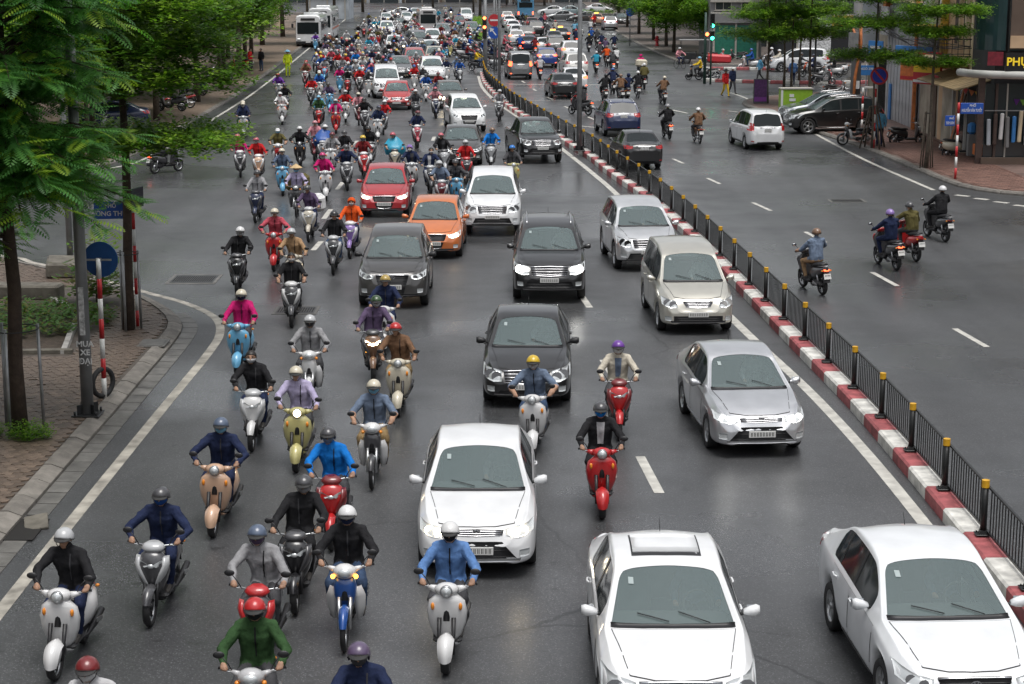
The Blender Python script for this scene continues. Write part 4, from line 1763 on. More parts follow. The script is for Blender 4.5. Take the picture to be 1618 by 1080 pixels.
def motorbike(loc, rz, kind, color, accent, label, near=True, lamp=False, tail=False, blink=False, group=None, lean=0.0, scale=1.0, name='motorbike'):
    nm, fm = bike_meshes(kind)
    ms = bike_mats(color, accent, lamp, tail, blink)
    if not near:
        o = obj(name, fm, None, ms, (loc[0], loc[1], 0), (0, lean, rz))
        tag(o, label, 'motorbike', group)
        return o
    t = thing(name, label, 'motorbike', (loc[0], loc[1], 0), rz, group)
    t.rotation_euler = (0, lean, rz)
    made = {}
    for n, me, used, par in nm:
        o = obj(n, me, made.get(par, t), [ms[u] for u in used])
        made[n] = o
    return t
# ------------------------------------------------------------------ people
# slots: 0 skin 1 top 2 trousers 3 shoes 4 eye 5 helmet(far)
SKIN = mat('skin', (0.43, 0.25, 0.165), rough=0.55, var=0.06, vscale=8)
M_EYE = mat('eye_dark', (0.02, 0.015, 0.012), rough=0.2)
M_SHOE = mat('shoe_leather', (0.03, 0.027, 0.025), rough=0.6, var=0.2)
M_SOLE = mat('sandal', (0.12, 0.08, 0.05), rough=0.7)


def cap_mesh(b, p0, p1, r0, r1, n=12):
    """closed capsule with different end radii"""
    p0, p1 = Vector(p0), Vector(p1)
    d = p1 - p0
    L = d.length
    t = d.normalized() if L > 1e-6 else Vector((0, 0, 1))
    ref = Vector((0, 0, 1)) if abs(t.z) < .9 else Vector((0, 1, 0))
    a = t.cross(ref).normalized()
    c = a.cross(t)
    rings = []
    for k in range(4):
        an = -PI / 2 + .12 + (PI / 2 - .12) * k / 3
        rings.append((p0 + t * (r0 * math.sin(an)), r0 * math.cos(an)))
    for k in range(4):
        an = (PI / 2 - .12) * k / 3
        rings.append((p1 + t * (r1 * math.sin(an)), r1 * math.cos(an)))
    b.loft([[q + a * (math.cos(2 * PI * k / n) * rr) + c * (math.sin(2 * PI * k / n) * rr) for k in range(n)] for q, rr in rings], 0)


def person_caps(pose):
    """list of (p0, p1, r0, r1, tag) for a pose; riders share the motorbike's origin, facing -y"""
    C = []

    def seg(a, b, r0, r1, t):
        C.append((Vector(a), Vector(b), r0, r1, t))
    tw = {'ride_left': -.055, 'ride_right': .05}.get(pose, 0)
    if pose.startswith('ride') or pose == 'pillion':
        dy, dz = (0, 0)
        if pose == 'pillion':
            dy, dz = .36, .07
        lean = {'ride': .0, 'ride_lean': -.06, 'ride_back': .05, 'ride_cub': -.02, 'pillion': -.02, 'ride_left': -.03, 'ride_right': .03}[pose]
        hip = Vector((0, .24 + dy, .90 + dz))
        wst = hip + Vector((0, -.02 + lean * .4, .16))
        chs = hip + Vector((tw * .6, -.06 + lean, .36))
        nck = hip + Vector((tw, -.09 + lean * 1.2, .53))
        hd = nck + Vector((tw * .5, -.035, .112))
        knees = [Vector((s * .19, -.20 + dy * 1.0, .79 + dz * .4)) for s in (1, -1)]
        ank = [Vector((s * .15, -.12 + dy * 1.1, .41)) for s in (1, -1)]
        if pose == 'ride_cub':
            knees = [Vector((s * .21, -.22, .74)) for s in (1, -1)]
            ank = [Vector((s * .19, .0, .38)) for s in (1, -1)]
        if pose == 'pillion':
            knees = [Vector((s * .25, -.05 + dy * .55, .80)) for s in (1, -1)]
            ank = [Vector((s * .23, .14 + dy * .5, .42)) for s in (1, -1)]
        hands = [Vector((s * .305, -.325, 1.055)) for s in (1, -1)]
        ew = {'ride': .335, 'ride_lean': .40, 'ride_back': .31, 'ride_cub': .35}.get(pose, .33)
        elb = [Vector((s * ew + tw * .7, -.05 + lean * .6, 1.14 + s * tw * .6)) for s in (1, -1)]
        if pose == 'pillion':
            hands = [Vector((s * .15, .12 + dy, .96)) for s in (1, -1)]
            elb = [Vector((s * .30, .20 + dy, 1.14)) for s in (1, -1)]
        feet_dir = Vector((0, -1, -.12))
        foot_len = .17
    else:
        hip = Vector((0, 0, .95))
        wst = Vector((0, 0, 1.10))
        chs = Vector((0, .01, 1.29))
        nck = Vector((0, .0, 1.48))
        hd = Vector((0, -.02, 1.60))
        if pose == 'walk':
            knees = [Vector((.09, -.14, .52)), Vector((-.09, .04, .50))]
            ank = [Vector((.09, -.24, .10)), Vector((-.09, .30, .16))]
            elb = [Vector((.26, .12, 1.16)), Vector((-.26, -.06, 1.15))]
            hands = [Vector((.27, .10, .90)), Vector((-.27, -.16, .92))]
        else:
            knees = [Vector((s * .10, -.02, .52)) for s in (1, -1)]
            ank = [Vector((s * .10, .01, .09)) for s in (1, -1)]
            elb = [Vector((s * .26, .03, 1.15)) for s in (1, -1)]
            hands = [Vector((s * .26, -.03, .90)) for s in (1, -1)]
            if pose == 'stand_reach':
                elb[0] = Vector((.25, -.10, 1.16))
                hands[0] = Vector((.16, -.28, 1.24))
        feet_dir = Vector((0, -1, -.10))
        foot_len = .16
    # torso
    seg(hip + Vector((-.085, 0, 0)), hip + Vector((.085, 0, 0)), .118, .118, 2)
    seg(hip + Vector((-.06, 0, .0)), wst + Vector((-.065, 0, 0)), .130, .124, 1)
    seg(hip + Vector((.06, 0, .0)), wst + Vector((.065, 0, 0)), .130, .124, 1)
    seg(wst + Vector((-.065, 0, 0)), chs + Vector((-.085, 0, -.02)), .124, .120, 1)
    seg(wst + Vector((.065, 0, 0)), chs + Vector((.085, 0, -.02)), .124, .120, 1)
    seg(chs + Vector((-.09, 0, -.02)), chs + Vector((.09, 0, -.02)), .120, .120, 1)
    sh = [nck + Vector((s * .165, .02, -.085)) for s in (1, -1)]
    seg(sh[0], chs + Vector((.06, 0, .03)), .080, .11, 1)
    seg(sh[1], chs + Vector((-.06, 0, .03)), .080, .11, 1)
    seg(sh[0], nck + Vector((0, .015, -.045)), .076, .066, 1)
    seg(sh[1], nck + Vector((0, .015, -.045)), .076, .066, 1)
    seg(chs, nck + Vector((0, .01, -.06)), .12, .085, 1)
    seg(nck + Vector((0, .015, -.06)), hd + Vector((0, .012, -.05)), .056, .052, 0)
    seg(nck + Vector((0, .012, -.05)), nck + Vector((0, .006, .012)), .070, .062, 1)     # collar
    # head
    seg(hd + Vector((0, .020, .03)), hd + Vector((0, -.012, .025)), .088, .086, 0)
    seg(hd + Vector((0, -.02, -.01)), hd + Vector((0, -.028, -.065)), .070, .047, 0)
    seg(hd + Vector((0, -.094, .008)), hd + Vector((0, -.110, -.022)), .010, .015, 0)    # nose
    seg(hd + Vector((-.018, -.078, -.058)), hd + Vector((.018, -.078, -.058)), .010, .010, 0)  # mouth
    for s in (1, -1):
        seg(hd + Vector((s * .088, .012, .012)), hd + Vector((s * .086, .008, -.028)), .013, .011, 0)   # ears
    for i, s in enumerate((1, -1)):
        seg(sh[i], elb[i], .074, .060, 1)
        d = (hands[i] - elb[i])
        wr = elb[i] + d * .86
        seg(elb[i], wr, .058, .042, 6)
        seg(wr, wr + d.normalized() * .02, .031, .029, 0)
        # legs
        seg(hip + Vector((s * .085, -.01, -.01)), knees[i], .098, .070, 2)
        seg(knees[i], ank[i], .068, .045, 2)
        seg(ank[i], ank[i] + Vector((0, .035, -.045)), .042, .040, 3)
        toe = ank[i] + Vector((0, 0, -.045)) + feet_dir * foot_len
        seg(ank[i] + Vector((0, 0, -.035)), toe, .043, .034, 3)
        # hand
        h = hands[i]
        if pose.startswith('ride'):
            ax = Vector((s * .9, .43, .06)).normalized()          # along the grip
            seg(wr + d.normalized() * .015, h + Vector((0, .012, .014)), .030, .034, 0)
            for q, ln in enumerate((.9, 1.0, .97, .8)):
                o = h + ax * ((q - 1.5) * .0205) + Vector((0, -.012, .006))
                k1 = o + Vector((0, -.030 * ln, .004))
                k2 = k1 + Vector((0, -.014, -.026 * ln))
                k3 = k2 + Vector((0, .020, -.018 * ln))
                seg(o, k1, .0105, .010, 0)
                seg(k1, k2, .010, .0092, 0)
                seg(k2, k3, .0092, .0085, 0)
            t0 = h - ax * .038 + Vector((0, .012, .0))
            seg(t0, t0 - ax * .012 + Vector((0, -.028, -.016)), .012, .0105, 0)
            seg(t0 - ax * .012 + Vector((0, -.028, -.016)), t0 - ax * .004 + Vector((0, -.046, -.034)), .0105, .009, 0)
        else:
            dd = d.normalized()
            seg(wr + dd * .02, h + dd * .035, .030, .033, 0)
            side = Vector((0, 1, 0))
            for q, ln in enumerate((.85, 1.0, .95, .75)):
                o = h + dd * .05 + side * ((q - 1.5) * .019)
                k1 = o + dd * (.040 * ln)
                k2 = k1 + dd * (.028 * ln) + Vector((-s * .014, 0, 0))
                seg(o, k1, .010, .0095, 0)
                seg(k1, k2, .0095, .008, 0)
            t0 = h + side * -.03
            seg(t0, t0 + dd * .03 + side * -.022 + Vector((-s * .01, 0, 0)), .011, .010, 0)
            seg(t0 + dd * .03 + side * -.022 + Vector((-s * .01, 0, 0)), t0 + dd * .055 + side * -.02 + Vector((-s * .018, 0, 0)), .010, .008, 0)
    return C, hd, hip


BODY = {}
STRIP = {}


def chest_strips(pose, V, F, hd, hip):
    """open-front shirt panel and zip line lying on the chest"""
    bv = BVHTree.FromPolygons(V, F)
    for nm, w0, w1 in (('shirt_front', .045, .065), ('zip', .009, .009)):
        b = MB()
        rows = []
        z0, z1 = hip.z + .10, hd.z - .185
        for k in range(9):
            z = z0 + (z1 - z0) * k / 8
            w = w0 + (w1 - w0) * k / 8
            row = []
            for q in range(5):
                h = bv.ray_cast(Vector((-w + w * q / 2, hip.y - 1.2, z)), Vector((0, 1, 0)))
                if h[0] is None or h[0].y < hip.y - .5:
                    h = (Vector((-w + w * q / 2, hip.y - .15, z)), Vector((0, -1, 0)))
                row.append(h[0] + h[1] * .006)
            rows.append(row)
        b.loft(rows, 0, True, False)
        STRIP[(pose, nm)] = b.mesh(nm, [None])




def body_mesh(pose, near):
    key = (pose, near)
    if key in BODY:
        return BODY[key]
    caps, hd, hip = person_caps(pose)
    if not near:
        caps = [c for c in caps if max(c[2], c[3]) > .0155]
    b = MB()
    for p0, p1, r0, r1, t in caps:
        cap_mesh(b, p0, p1, r0, r1, 10 if near else 8)
    me = b.mesh('raw')
    o = bpy.data.objects.new('tmp', me)
    COL.objects.link(o)
    m = o.modifiers.new('r', 'REMESH')
    m.mode = 'VOXEL'
    m.voxel_size = .0105 if near else .03
    if near:
        s = o.modifiers.new('s', 'SMOOTH')
        s.factor = .5
        s.iterations = 3
    dm = o.modifiers.new('d', 'DECIMATE')
    dm.ratio = .16 if near else .35
    dg = bpy.context.evaluated_depsgraph_get()
    r = bpy.data.meshes.new_from_object(o.evaluated_get(dg))
    bpy.data.objects.remove(o)
    bpy.data.meshes.remove(me)
    nf = len(r.polygons)
    cen = np.empty(nf * 3)
    r.polygons.foreach_get('center', cen)
    cen = cen.reshape(-1, 3)
    best = np.full(nf, 1e9)
    tg = np.zeros(nf, int)
    for p0, p1, r0, r1, t in caps:
        a = np.array(p0)
        d = np.array(p1) - a
        L2 = max(d @ d, 1e-9)
        u = np.clip(((cen - a) @ d) / L2, 0, 1)
        dist = np.linalg.norm(cen - (a + u[:, None] * d), axis=1) - (r0 + (r1 - r0) * u)
        k = dist < best
        best[k] = dist[k]
        tg[k] = t
    seated = pose.startswith('ride') or pose == 'pillion'
    hem = hip.z + (-.02 if seated else -.13)
    core = (np.abs(cen[:, 0]) < .215) & (cen[:, 1] > hip.y - .16)
    tg[(tg == 2) & core & (cen[:, 2] > hem)] = 1
    tg[(tg == 1) & core & (cen[:, 2] < hem)] = 2
    V = []
    vt = {}
    for p, t in zip(r.polygons, tg):
        for k in p.vertices:
            vt[k] = max(vt.get(k, 0), int(t))
    for v in r.vertices:
        c = v.co
        if near and vt.get(v.index, 0) in (1, 2, 6):
            q = Vector((c.x * 9, c.y * 9, c.z * 17))
            dsp = mnoise.noise(q) * .015 + mnoise.noise(q * 2.1) * .007
            c = c + v.normal * dsp
        V.append(tuple(c))
    F = [tuple(p.vertices) for p in r.polygons]
    bpy.data.meshes.remove(r)
    out = MB()
    out.v = V
    out.f = F
    out.m = [int(x) for x in tg]
    out.s = [True] * nf
    if near:
        for s in (1, -1):
            out.ball((hd.x + s * .034, hd.y - .083, hd.z + .018), (.016, .010, .009), 8, 5, 4)
            out.tube([(hd.x + s * .016, hd.y - .088, hd.z + .036), (hd.x + s * .036, hd.y - .090, hd.z + .040), (hd.x + s * .054, hd.y - .078, hd.z + .034)], .005, 5, 4)
    else:
        hm = helmet_mb('half')
        o0 = len(out.v)
        out.v += [(p[0] + hd.x, p[1] + hd.y, p[2] + hd.z) for p in hm.v]
        out.f += [tuple(i + o0 for i in f) for f in hm.f]
        out.m += [5] * len(hm.f)
        out.s += hm.s
    BODY[key] = (out.mesh('person_' + pose, [None] * 7), hd)
    if near:
        chest_strips(pose, V, F, hd, hip)
    return BODY[key]


def helmet_mb(style):
    b = MB()
    n, m = 18, 8
    rx, ry, rz = .122, .142, .128
    if style == 'hair':
        rx, ry, rz = .100, .118, .112
    if style == 'hood':
        rx, ry, rz = .122, .138, .135
    if style == 'cap':
        rx, ry, rz = .103, .122, .105
    rings = []
    for j in range(m + 1):
        ring = []
        for k in range(n):
            ph = 2 * PI * k / n
            fr = max(0, -math.sin(ph))            # 1 at the front (-y)
            tm = {'half': 98, 'full': 122, 'hair': 104, 'hood': 150, 'cap': 88}[style]
            tf = {'half': 78, 'full': 74, 'hair': 62, 'hood': 66, 'cap': 80}[style]
            tmx = R(tm + (tf - tm) * fr ** (1.2 if style in ('half', 'cap') else .6))
            th = .03 + (tmx - .03) * j / m
            kx = 1.0
            if style == 'hood' and th > R(100):
                kx = .92
            ring.append((rx * kx * math.sin(th) * math.cos(ph), ry * kx * math.sin(th) * math.sin(ph) + .012, rz * math.cos(th) + .012))
        rings.append(ring)
    inner = [[(p[0] * .9, (p[1] - .012) * .9 + .012, p[2] * .95 - .002) for p in rings[-1]]]
    b.loft(rings + inner, 0, True, True, True, False)
    if style in ('half', 'cap', 'full'):
        # visor
        vs = []
        nn = 9
        dp = .065 if style != 'cap' else .085
        for k in range(nn):
            a = R(-90 - 58 + 116 * k / (nn - 1))
            c, s = math.cos(a), math.sin(a)
            zz = .032 if style != 'full' else .04
            vs.append((rx * .99 * c, ry * .99 * s + .012, zz))
            e = math.cos(R(-58 + 116 * k / (nn - 1)))
            vs.append((rx * .95 * c, ry * .99 * s + .012 - dp * e, zz - .020))
        o = b.add(vs, [(2 * k, 2 * k + 1, 2 * k + 3, 2 * k + 2) for k in range(nn - 1)], 1, True)
        vs2 = [(p[0], p[1], p[2] - .006) for p in vs]
        b.add(vs2, [(2 * k + 2, 2 * k + 3, 2 * k + 1, 2 * k) for k in range(nn - 1)], 1, True)
        # rim band
        ring = rings[-1]
        b.tube([(p[0], p[1], p[2]) for p in ring] + [ring[0]], .006, 5, 1, caps=False)
    if style == 'half':
        for s in (1, -1):
            b.tube([(s * .098, -.01, -.02), (s * .085, -.035, -.06), (s * .03, -.07, -.112)], .005, 4, 1)
    return b


HELM = {}


def helmet_mesh(style):
    if style not in HELM:
        if style == 'cone':
            b = MB()
            b.lathe([(.001, .165), (.06, .125), (.21, .03), (.215, .022), (.20, .024), (.05, .11)], 22, 0)
            HELM[style] = b.mesh('conical_hat', [None])
        elif style == 'mask':
            b = MB()
            rings = []
            for j in range(6):
                z = -.010 - .082 * j / 5
                hw = (.083, .086, .084, .076, .062, .044)[j]
                fy = (-.098, -.116, -.114, -.104, -.096, -.078)[j]
                ring = []
                for k in range(9):
                    a = PI * k / 8
                    ring.append((hw * math.cos(a), -.005 + (fy + .005) * math.sin(a) ** .8, z))
                rings.append(ring)
            b.loft(rings, 0, True, False)
            for s in (1, -1):
                b.tube([(s * .083, -.006, -.014), (s * .093, .014, .01)], .003, 4, 0)
                b.tube([(s * .084, -.006, -.034), (s * .092, .014, -.014)], .003, 4, 0)
            HELM[style] = b.mesh('face_mask', [None])
        else:
            HELM[style] = helmet_mb(style).mesh('helmet_' + style, [None, None])
    return HELM[style]


def poncho_mesh():
    if 'poncho' not in HELM:
        b = MB()
        rings = []
        hip = Vector((0, .24, .90))
        for z, hw, yc, fr, bk in ((1.50, .07, .15, .07, .07), (1.42, .18, .14, .12, .11), (1.32, .28, .10, .20, .18), (1.18, .38, .04, .36, .26), (1.06, .44, -.02, .44, .36), (.93, .43, .0, .42, .42), (.80, .40, .06, .36, .46)):
            ring = []
            n = 32
            for k in range(n):
                a = 2 * PI * k / n
                wv = 1 + .05 * math.sin(5 * a + z * 9) * (1.5 - z)
                c, s = math.cos(a), math.sin(a)
                ring.append((hw * wv * c, yc - (fr if s > 0 else bk) * wv * s, z + .02 * math.sin(7 * a) * (1.5 - z)))
            rings.append(ring)
        b.loft(rings, 0, True, True, False, False)
        HELM['poncho'] = b.mesh('rain_poncho', [None])
    return HELM['poncho']


M_STRAP = mat('strap_black', (0.02, 0.02, 0.02), rough=0.6)


def person(loc, rz, pose, top, trousers, label, helmet=None, hstyle='half', mask=None, near=True, skin=None, shoes=None, group=None, lean=0.0,
           forearm=None, strip=None, poncho=None, scale=1.0, cat='person', z=0.0):
    me, hd = body_mesh(pose, near)
    sk = skin or SKIN
    o = obj('person', me, None, [sk, top, trousers, shoes or M_SHOE, M_EYE, helmet or M_EYE, forearm or top], (loc[0], loc[1], z), (0, lean, rz), (scale,) * 3)
    tag(o, label, cat, group)
    if near:
        if helmet is not None:
            nm = {'half': 'helmet', 'full': 'helmet', 'hair': 'hair', 'hood': 'hood', 'cap': 'cap', 'cone': 'conical_hat'}[hstyle]
            obj(nm, helmet_mesh(hstyle), o, [helmet, M_STRAP if hstyle != 'cap' else helmet], hd if hstyle != 'cone' else hd + Vector((0, .01, .03)))
            if hstyle in ('cone',):
                obj('hair', helmet_mesh('hair'), o, [M_HAIR, M_HAIR], hd)
        if strip is not None and poncho is None:
            obj(strip[0], STRIP[(pose, strip[0])], o, [strip[1]])
        if mask is not None:
            obj('face_mask', helmet_mesh('mask'), o, [mask], hd)
    if poncho is not None:
        obj('rain_poncho', poncho_mesh(), o, [poncho])
    return o


M_HAIR = mat('hair_black', (0.015, 0.012, 0.011), rough=0.5, var=0.3, vscale=40)
# ------------------------------------------------------------------ trees and plants
def leaf_mat(name, rgb, tr=.42):
    m = bpy.data.materials.new(name)
    m.use_nodes = True
    nt = m.node_tree
    b = nt.nodes['Principled BSDF']
    b.inputs['Roughness'].default_value = .42
    b.inputs['Specular IOR Level'].default_value = .35
    tc = nt.nodes.new('ShaderNodeTexCoord')
    nz = nt.nodes.new('ShaderNodeTexNoise')
    nz.inputs['Scale'].default_value = 2.2
    nz.inputs['Detail'].default_value = 6
    nt.links.new(tc.outputs['Object'], nz.inputs['Vector'])
    mr = nt.nodes.new('ShaderNodeMapRange')
    mr.inputs[1].default_value = .3
    mr.inputs[2].default_value = .7
    mr.inputs[3].default_value = .65
    mr.inputs[4].default_value = 1.35
    nt.links.new(nz.outputs['Fac'], mr.inputs[0])
    vm = nt.nodes.new('ShaderNodeVectorMath')
    vm.operation = 'SCALE'
    vm.inputs[0].default_value = rgb
    nt.links.new(mr.outputs[0], vm.inputs['Scale'])
    nt.links.new(vm.outputs[0], b.inputs['Base Color'])
    t = nt.nodes.new('ShaderNodeBsdfTranslucent')
    t.inputs[0].default_value = (rgb[0] * 1.3, rgb[1] * 1.5, rgb[2] * .6, 1)
    mx = nt.nodes.new('ShaderNodeMixShader')
    mx.inputs[0].default_value = tr
    out = nt.nodes['Material Output']
    nt.links.new(b.outputs[0], mx.inputs[1])
    nt.links.new(t.outputs[0], mx.inputs[2])
    nt.links.new(mx.outputs[0], out.inputs['Surface'])
    return m


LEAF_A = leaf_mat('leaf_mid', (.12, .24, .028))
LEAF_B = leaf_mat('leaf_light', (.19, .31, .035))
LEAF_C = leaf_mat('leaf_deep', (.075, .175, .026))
FROND_A = leaf_mat('frond_mid', (.10, .265, .060))
FROND_B = leaf_mat('frond_lime', (.25, .38, .04))
FROND_C = leaf_mat('frond_deep', (.062, .18, .046))
LEAF_Y = leaf_mat('leaf_olive', (.12, .125, .022))
M_BARK = mat('bark', (.055, .038, .028), rough=.9, var=.35, vscale=7, bump=.8, bscale=14)
M_BARKG = mat('bark_grey', (.105, .085, .065), rough=.9, var=.35, vscale=7, bump=.7, bscale=14)


class Leaves:
    """fast leaf collector"""
    def __init__(self):
        self.v = []
        self.f = []
        self.m = []

    def leaf(self, p, d, u, ln, w, mi):
        """pointed leaf from p along d, lying across side u"""
        o = len(self.v)
        mid = p + d * (ln * .5)
        self.v += [p, mid + u * w, p + d * ln, mid - u * w]
        self.f.append((o, o + 1, o + 2, o + 3))
        self.m.append(mi)

    def mesh(self, name, mats):
        me = bpy.data.meshes.new(name)
        me.from_pydata([tuple(x) for x in self.v], [], self.f)
        for m in mats:
            me.materials.append(m)
        me.polygons.foreach_set('material_index', self.m)
        me.update()
        return me


def rvec(up=.5):
    while True:
        v = Vector((random.uniform(-1, 1), random.uniform(-1, 1), random.uniform(-1, 1)))
        if .05 < v.length < 1:
            v.normalize()
            v.z = v.z * (1 - up) + up * .2
            return v.normalized()


def clump(L, c, r, n, ln, w, mi, tilt=.35):
    """rosette of leaves round a twig tip"""
    for _ in range(n):
        a = random.uniform(0, 2 * PI)
        d = Vector((math.cos(a), math.sin(a), random.uniform(-.35, .55))).normalized()
        p = c + Vector((random.gauss(0, r), random.gauss(0, r), random.gauss(0, r * .45)))
        side = d.cross(Vector((random.uniform(-tilt, tilt), random.uniform(-tilt, tilt), 1))).normalized()
        L.leaf(p, d, side, ln * random.uniform(.7, 1.25), w * random.uniform(.8, 1.2), mi)


def tiered_tree(seed, height, tiers, trunk_r, nclump=260, nleaf=13, ln=.12, lean=(0, 0), bark=None, mats=None, skew=(0, 0)):
    """umbrella tree: a mast with flat tiers of foliage (z, radius, thickness)"""
    random.seed(seed)
    T = MB()
    L = Leaves()
    pts = []
    for k in range(9):
        t = k / 8
        pts.append((lean[0] * t + .03 * math.sin(t * 9 + seed), lean[1] * t + .03 * math.cos(t * 7 + seed), height * t))
    T.tube(pts, [trunk_r * (1.25 if k == 0 else 1.0) * (1 - .72 * k / 8) for k in range(9)], 10, 0)

    def axis(z):
        t = min(1, z / height)
        return Vector((lean[0] * t + .03 * math.sin(t * 9 + seed), lean[1] * t + .03 * math.cos(t * 7 + seed), z))
    for z, rad, th in tiers:
        nb = random.randint(6, 8)
        a0 = random.uniform(0, 2 * PI)
        tips = []
        for k in range(nb):
            a = a0 + 2 * PI * k / nb + random.uniform(-.25, .25)
            rr = rad * random.uniform(.72, 1.12)
            o = axis(z - .12 * rad)
            e = axis(z) + Vector((math.cos(a) * rr + skew[0] * rad, math.sin(a) * rr + skew[1] * rad, random.uniform(-.10, .10) * th))
            m1 = o.lerp(e, .5) + Vector((0, 0, .07 * rad))
            br = trunk_r * .34 * (rad / 2.2) ** .5
            T.tube([o, m1, e], [br, br * .6, br * .2], 6, 0)
            tips.append((o, m1, e, rr))
            for q in range(4):
                f = random.uniform(.3, .95)
                s0 = (o.lerp(m1, f * 2) if f < .5 else m1.lerp(e, f * 2 - 1))
                aa = a + random.choice((-1, 1)) * random.uniform(.4, 1.1)
                s1 = s0 + Vector((math.cos(aa), math.sin(aa), .08)) * rr * random.uniform(.22, .42)
                T.tube([s0, s1], [br * .4, br * .12], 4, 0)
                tips.append((s0, (s0 + s1) / 2, s1, rr * .5))
        n = int(nclump * (rad / 2.2) ** 1.6)
        for k in range(n):
            o, m1, e, rr = random.choice(tips)
            f = random.random() ** .75
            c = (o.lerp(m1, f * 2) if f < .5 else m1.lerp(e, f * 2 - 1))
            sp = .16 * rad
            c = c + Vector((random.gauss(0, sp), random.gauss(0, sp), random.gauss(.05, .32) * th))
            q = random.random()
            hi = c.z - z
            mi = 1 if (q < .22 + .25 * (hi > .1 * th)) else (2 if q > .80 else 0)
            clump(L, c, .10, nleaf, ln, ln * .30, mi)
    return T.mesh('trunk', [bark or M_BARKG]), L.mesh('crown', mats or [LEAF_A, LEAF_B, LEAF_C])


def round_tree(seed, height, cz, rx, rz, trunk_r, nclump=1000, nleaf=12, ln=.14, mats=None, bark=None, blobs=14):
    """broad crown made of overlapping leaf clouds with gaps"""
    random.seed(seed)
    T = MB()
    L = Leaves()
    T.tube([(0, 0, 0), (.05, .02, cz * .5), (-.04, .06, cz)], [trunk_r * 1.2, trunk_r * .85, trunk_r * .5], 10, 0)
    bl = []
    for k in range(blobs):
        v = rvec(.2)
        f = random.uniform(.35, .85)
        c = Vector((v.x * rx * f, v.y * rx * f, cz + v.z * rz * f * 1.0))
        r = random.uniform(.36, .55)
        bl.append((c, rx * r, rz * r * .8))
        T.tube([(0, 0, cz * .62), (c.x * .4, c.y * .4, (c.z + cz * .62) / 2 + .1), tuple(c)], [trunk_r * .4, trunk_r * .25, trunk_r * .08], 5, 0)
    for k in range(nclump):
        c, a, b = random.choice(bl)
        v = rvec(.15)
        f = random.random() ** .4
        p = c + Vector((v.x * a * f, v.y * a * f, v.z * b * f))
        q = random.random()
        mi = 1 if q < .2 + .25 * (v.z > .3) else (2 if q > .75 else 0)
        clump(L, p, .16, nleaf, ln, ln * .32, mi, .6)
    return T.mesh('trunk', [bark or M_BARKG]), L.mesh('crown', mats or [LEAF_A, LEAF_B, LEAF_C])


def frond(L, p, d, ln, mi, droop=.5):
    """feathery compound leaf: a midrib with paired narrow leaflets"""
    d = d.normalized()
    up = Vector((0, 0, 1))
    side = d.cross(up)
    if side.length < .1:
        side = Vector((1, 0, 0))
    side.normalize()
    n = 11
    q = p.copy()
    dd = d.copy()
    st = ln / n
    for k in range(n):
        dd = (dd + Vector((0, 0, -droop * .10))).normalized()
        q2 = q + dd * st
        t = (k + .5) / n
        wl = ln * .30 * (math.sin(PI * min(1, t * .9 + .12)) ** .7)
        for s in (1, -1):
            v = (side * s + dd * .45 + Vector((0, 0, -.22))).normalized()
            L.leaf(q, v, dd, wl, st * .40, mi)
        q = q2
    L.leaf(p, d, side, ln * .96, .006, mi)


def feather_tree(seed):
    """nearest tree: arching branches hung with feathery fronds"""
    random.seed(seed)
    T = MB()
    L = Leaves()
    T.tube([(0, 0, 0), (-.03, .02, 1.2), (.02, .05, 2.6), (-.05, .0, 4.2), (.05, 0, 6.5), (0, 0, 9)], [.155, .135, .125, .11, .08, .03], 12, 0)
    cen = Vector((-.55, .2, 6.4))
    for k in range(215):
        a = random.uniform(0, 2 * PI) if k < 165 else random.uniform(-1.9, .1)
        z0 = random.uniform(3.3, 8.3)
        if math.cos(a) > .2:
            z0 = max(z0, 4.3 + random.uniform(0, .5))
        o = Vector((0, 0, z0))
        el = random.uniform(-.25, .55) if z0 < 4.5 else random.uniform(0, .8)
        reach = random.uniform(1.5, 3.0) * (1.0 if z0 > 3.6 else .85)
        e = o + Vector((math.cos(a) * reach - .35, math.sin(a) * reach, reach * el * .5 - .35))
        m1 = o.lerp(e, .5) + Vector((0, 0, .32))
        T.tube([o, m1, e], [.03, .018, .006], 5, 0)
        nf = random.randint(17, 24)
        for q in range(nf):
            f = .22 + .78 * (q + random.random()) / nf
            c = (o.lerp(m1, f * 2) if f < .5 else m1.lerp(e, f * 2 - 1))
            aa = a + random.uniform(-1.7, 1.7)
            d = Vector((math.cos(aa), math.sin(aa), random.uniform(-.25, .45)))
            r = random.random()
            mi = 1 if (r < .07 or (f > .86 and r < .30)) else (2 if r > .68 else 0)
            frond(L, c, d, random.uniform(.42, .74), mi, random.uniform(.3, 1.1))
    return T.mesh('trunk', [M_BARK]), L.mesh('crown', [FROND_A, FROND_B, FROND_C])


def plant_tree(name, label, loc, meshes, rz=0.0, sc=1.0, cat='tree', group=None, z=.12):
    t = thing(name, label, cat, (loc[0], loc[1], z), rz, group)
    t.scale = (sc, sc, sc)
    obj('trunk', meshes[0], t)
    obj('crown', meshes[1], t)
    return t


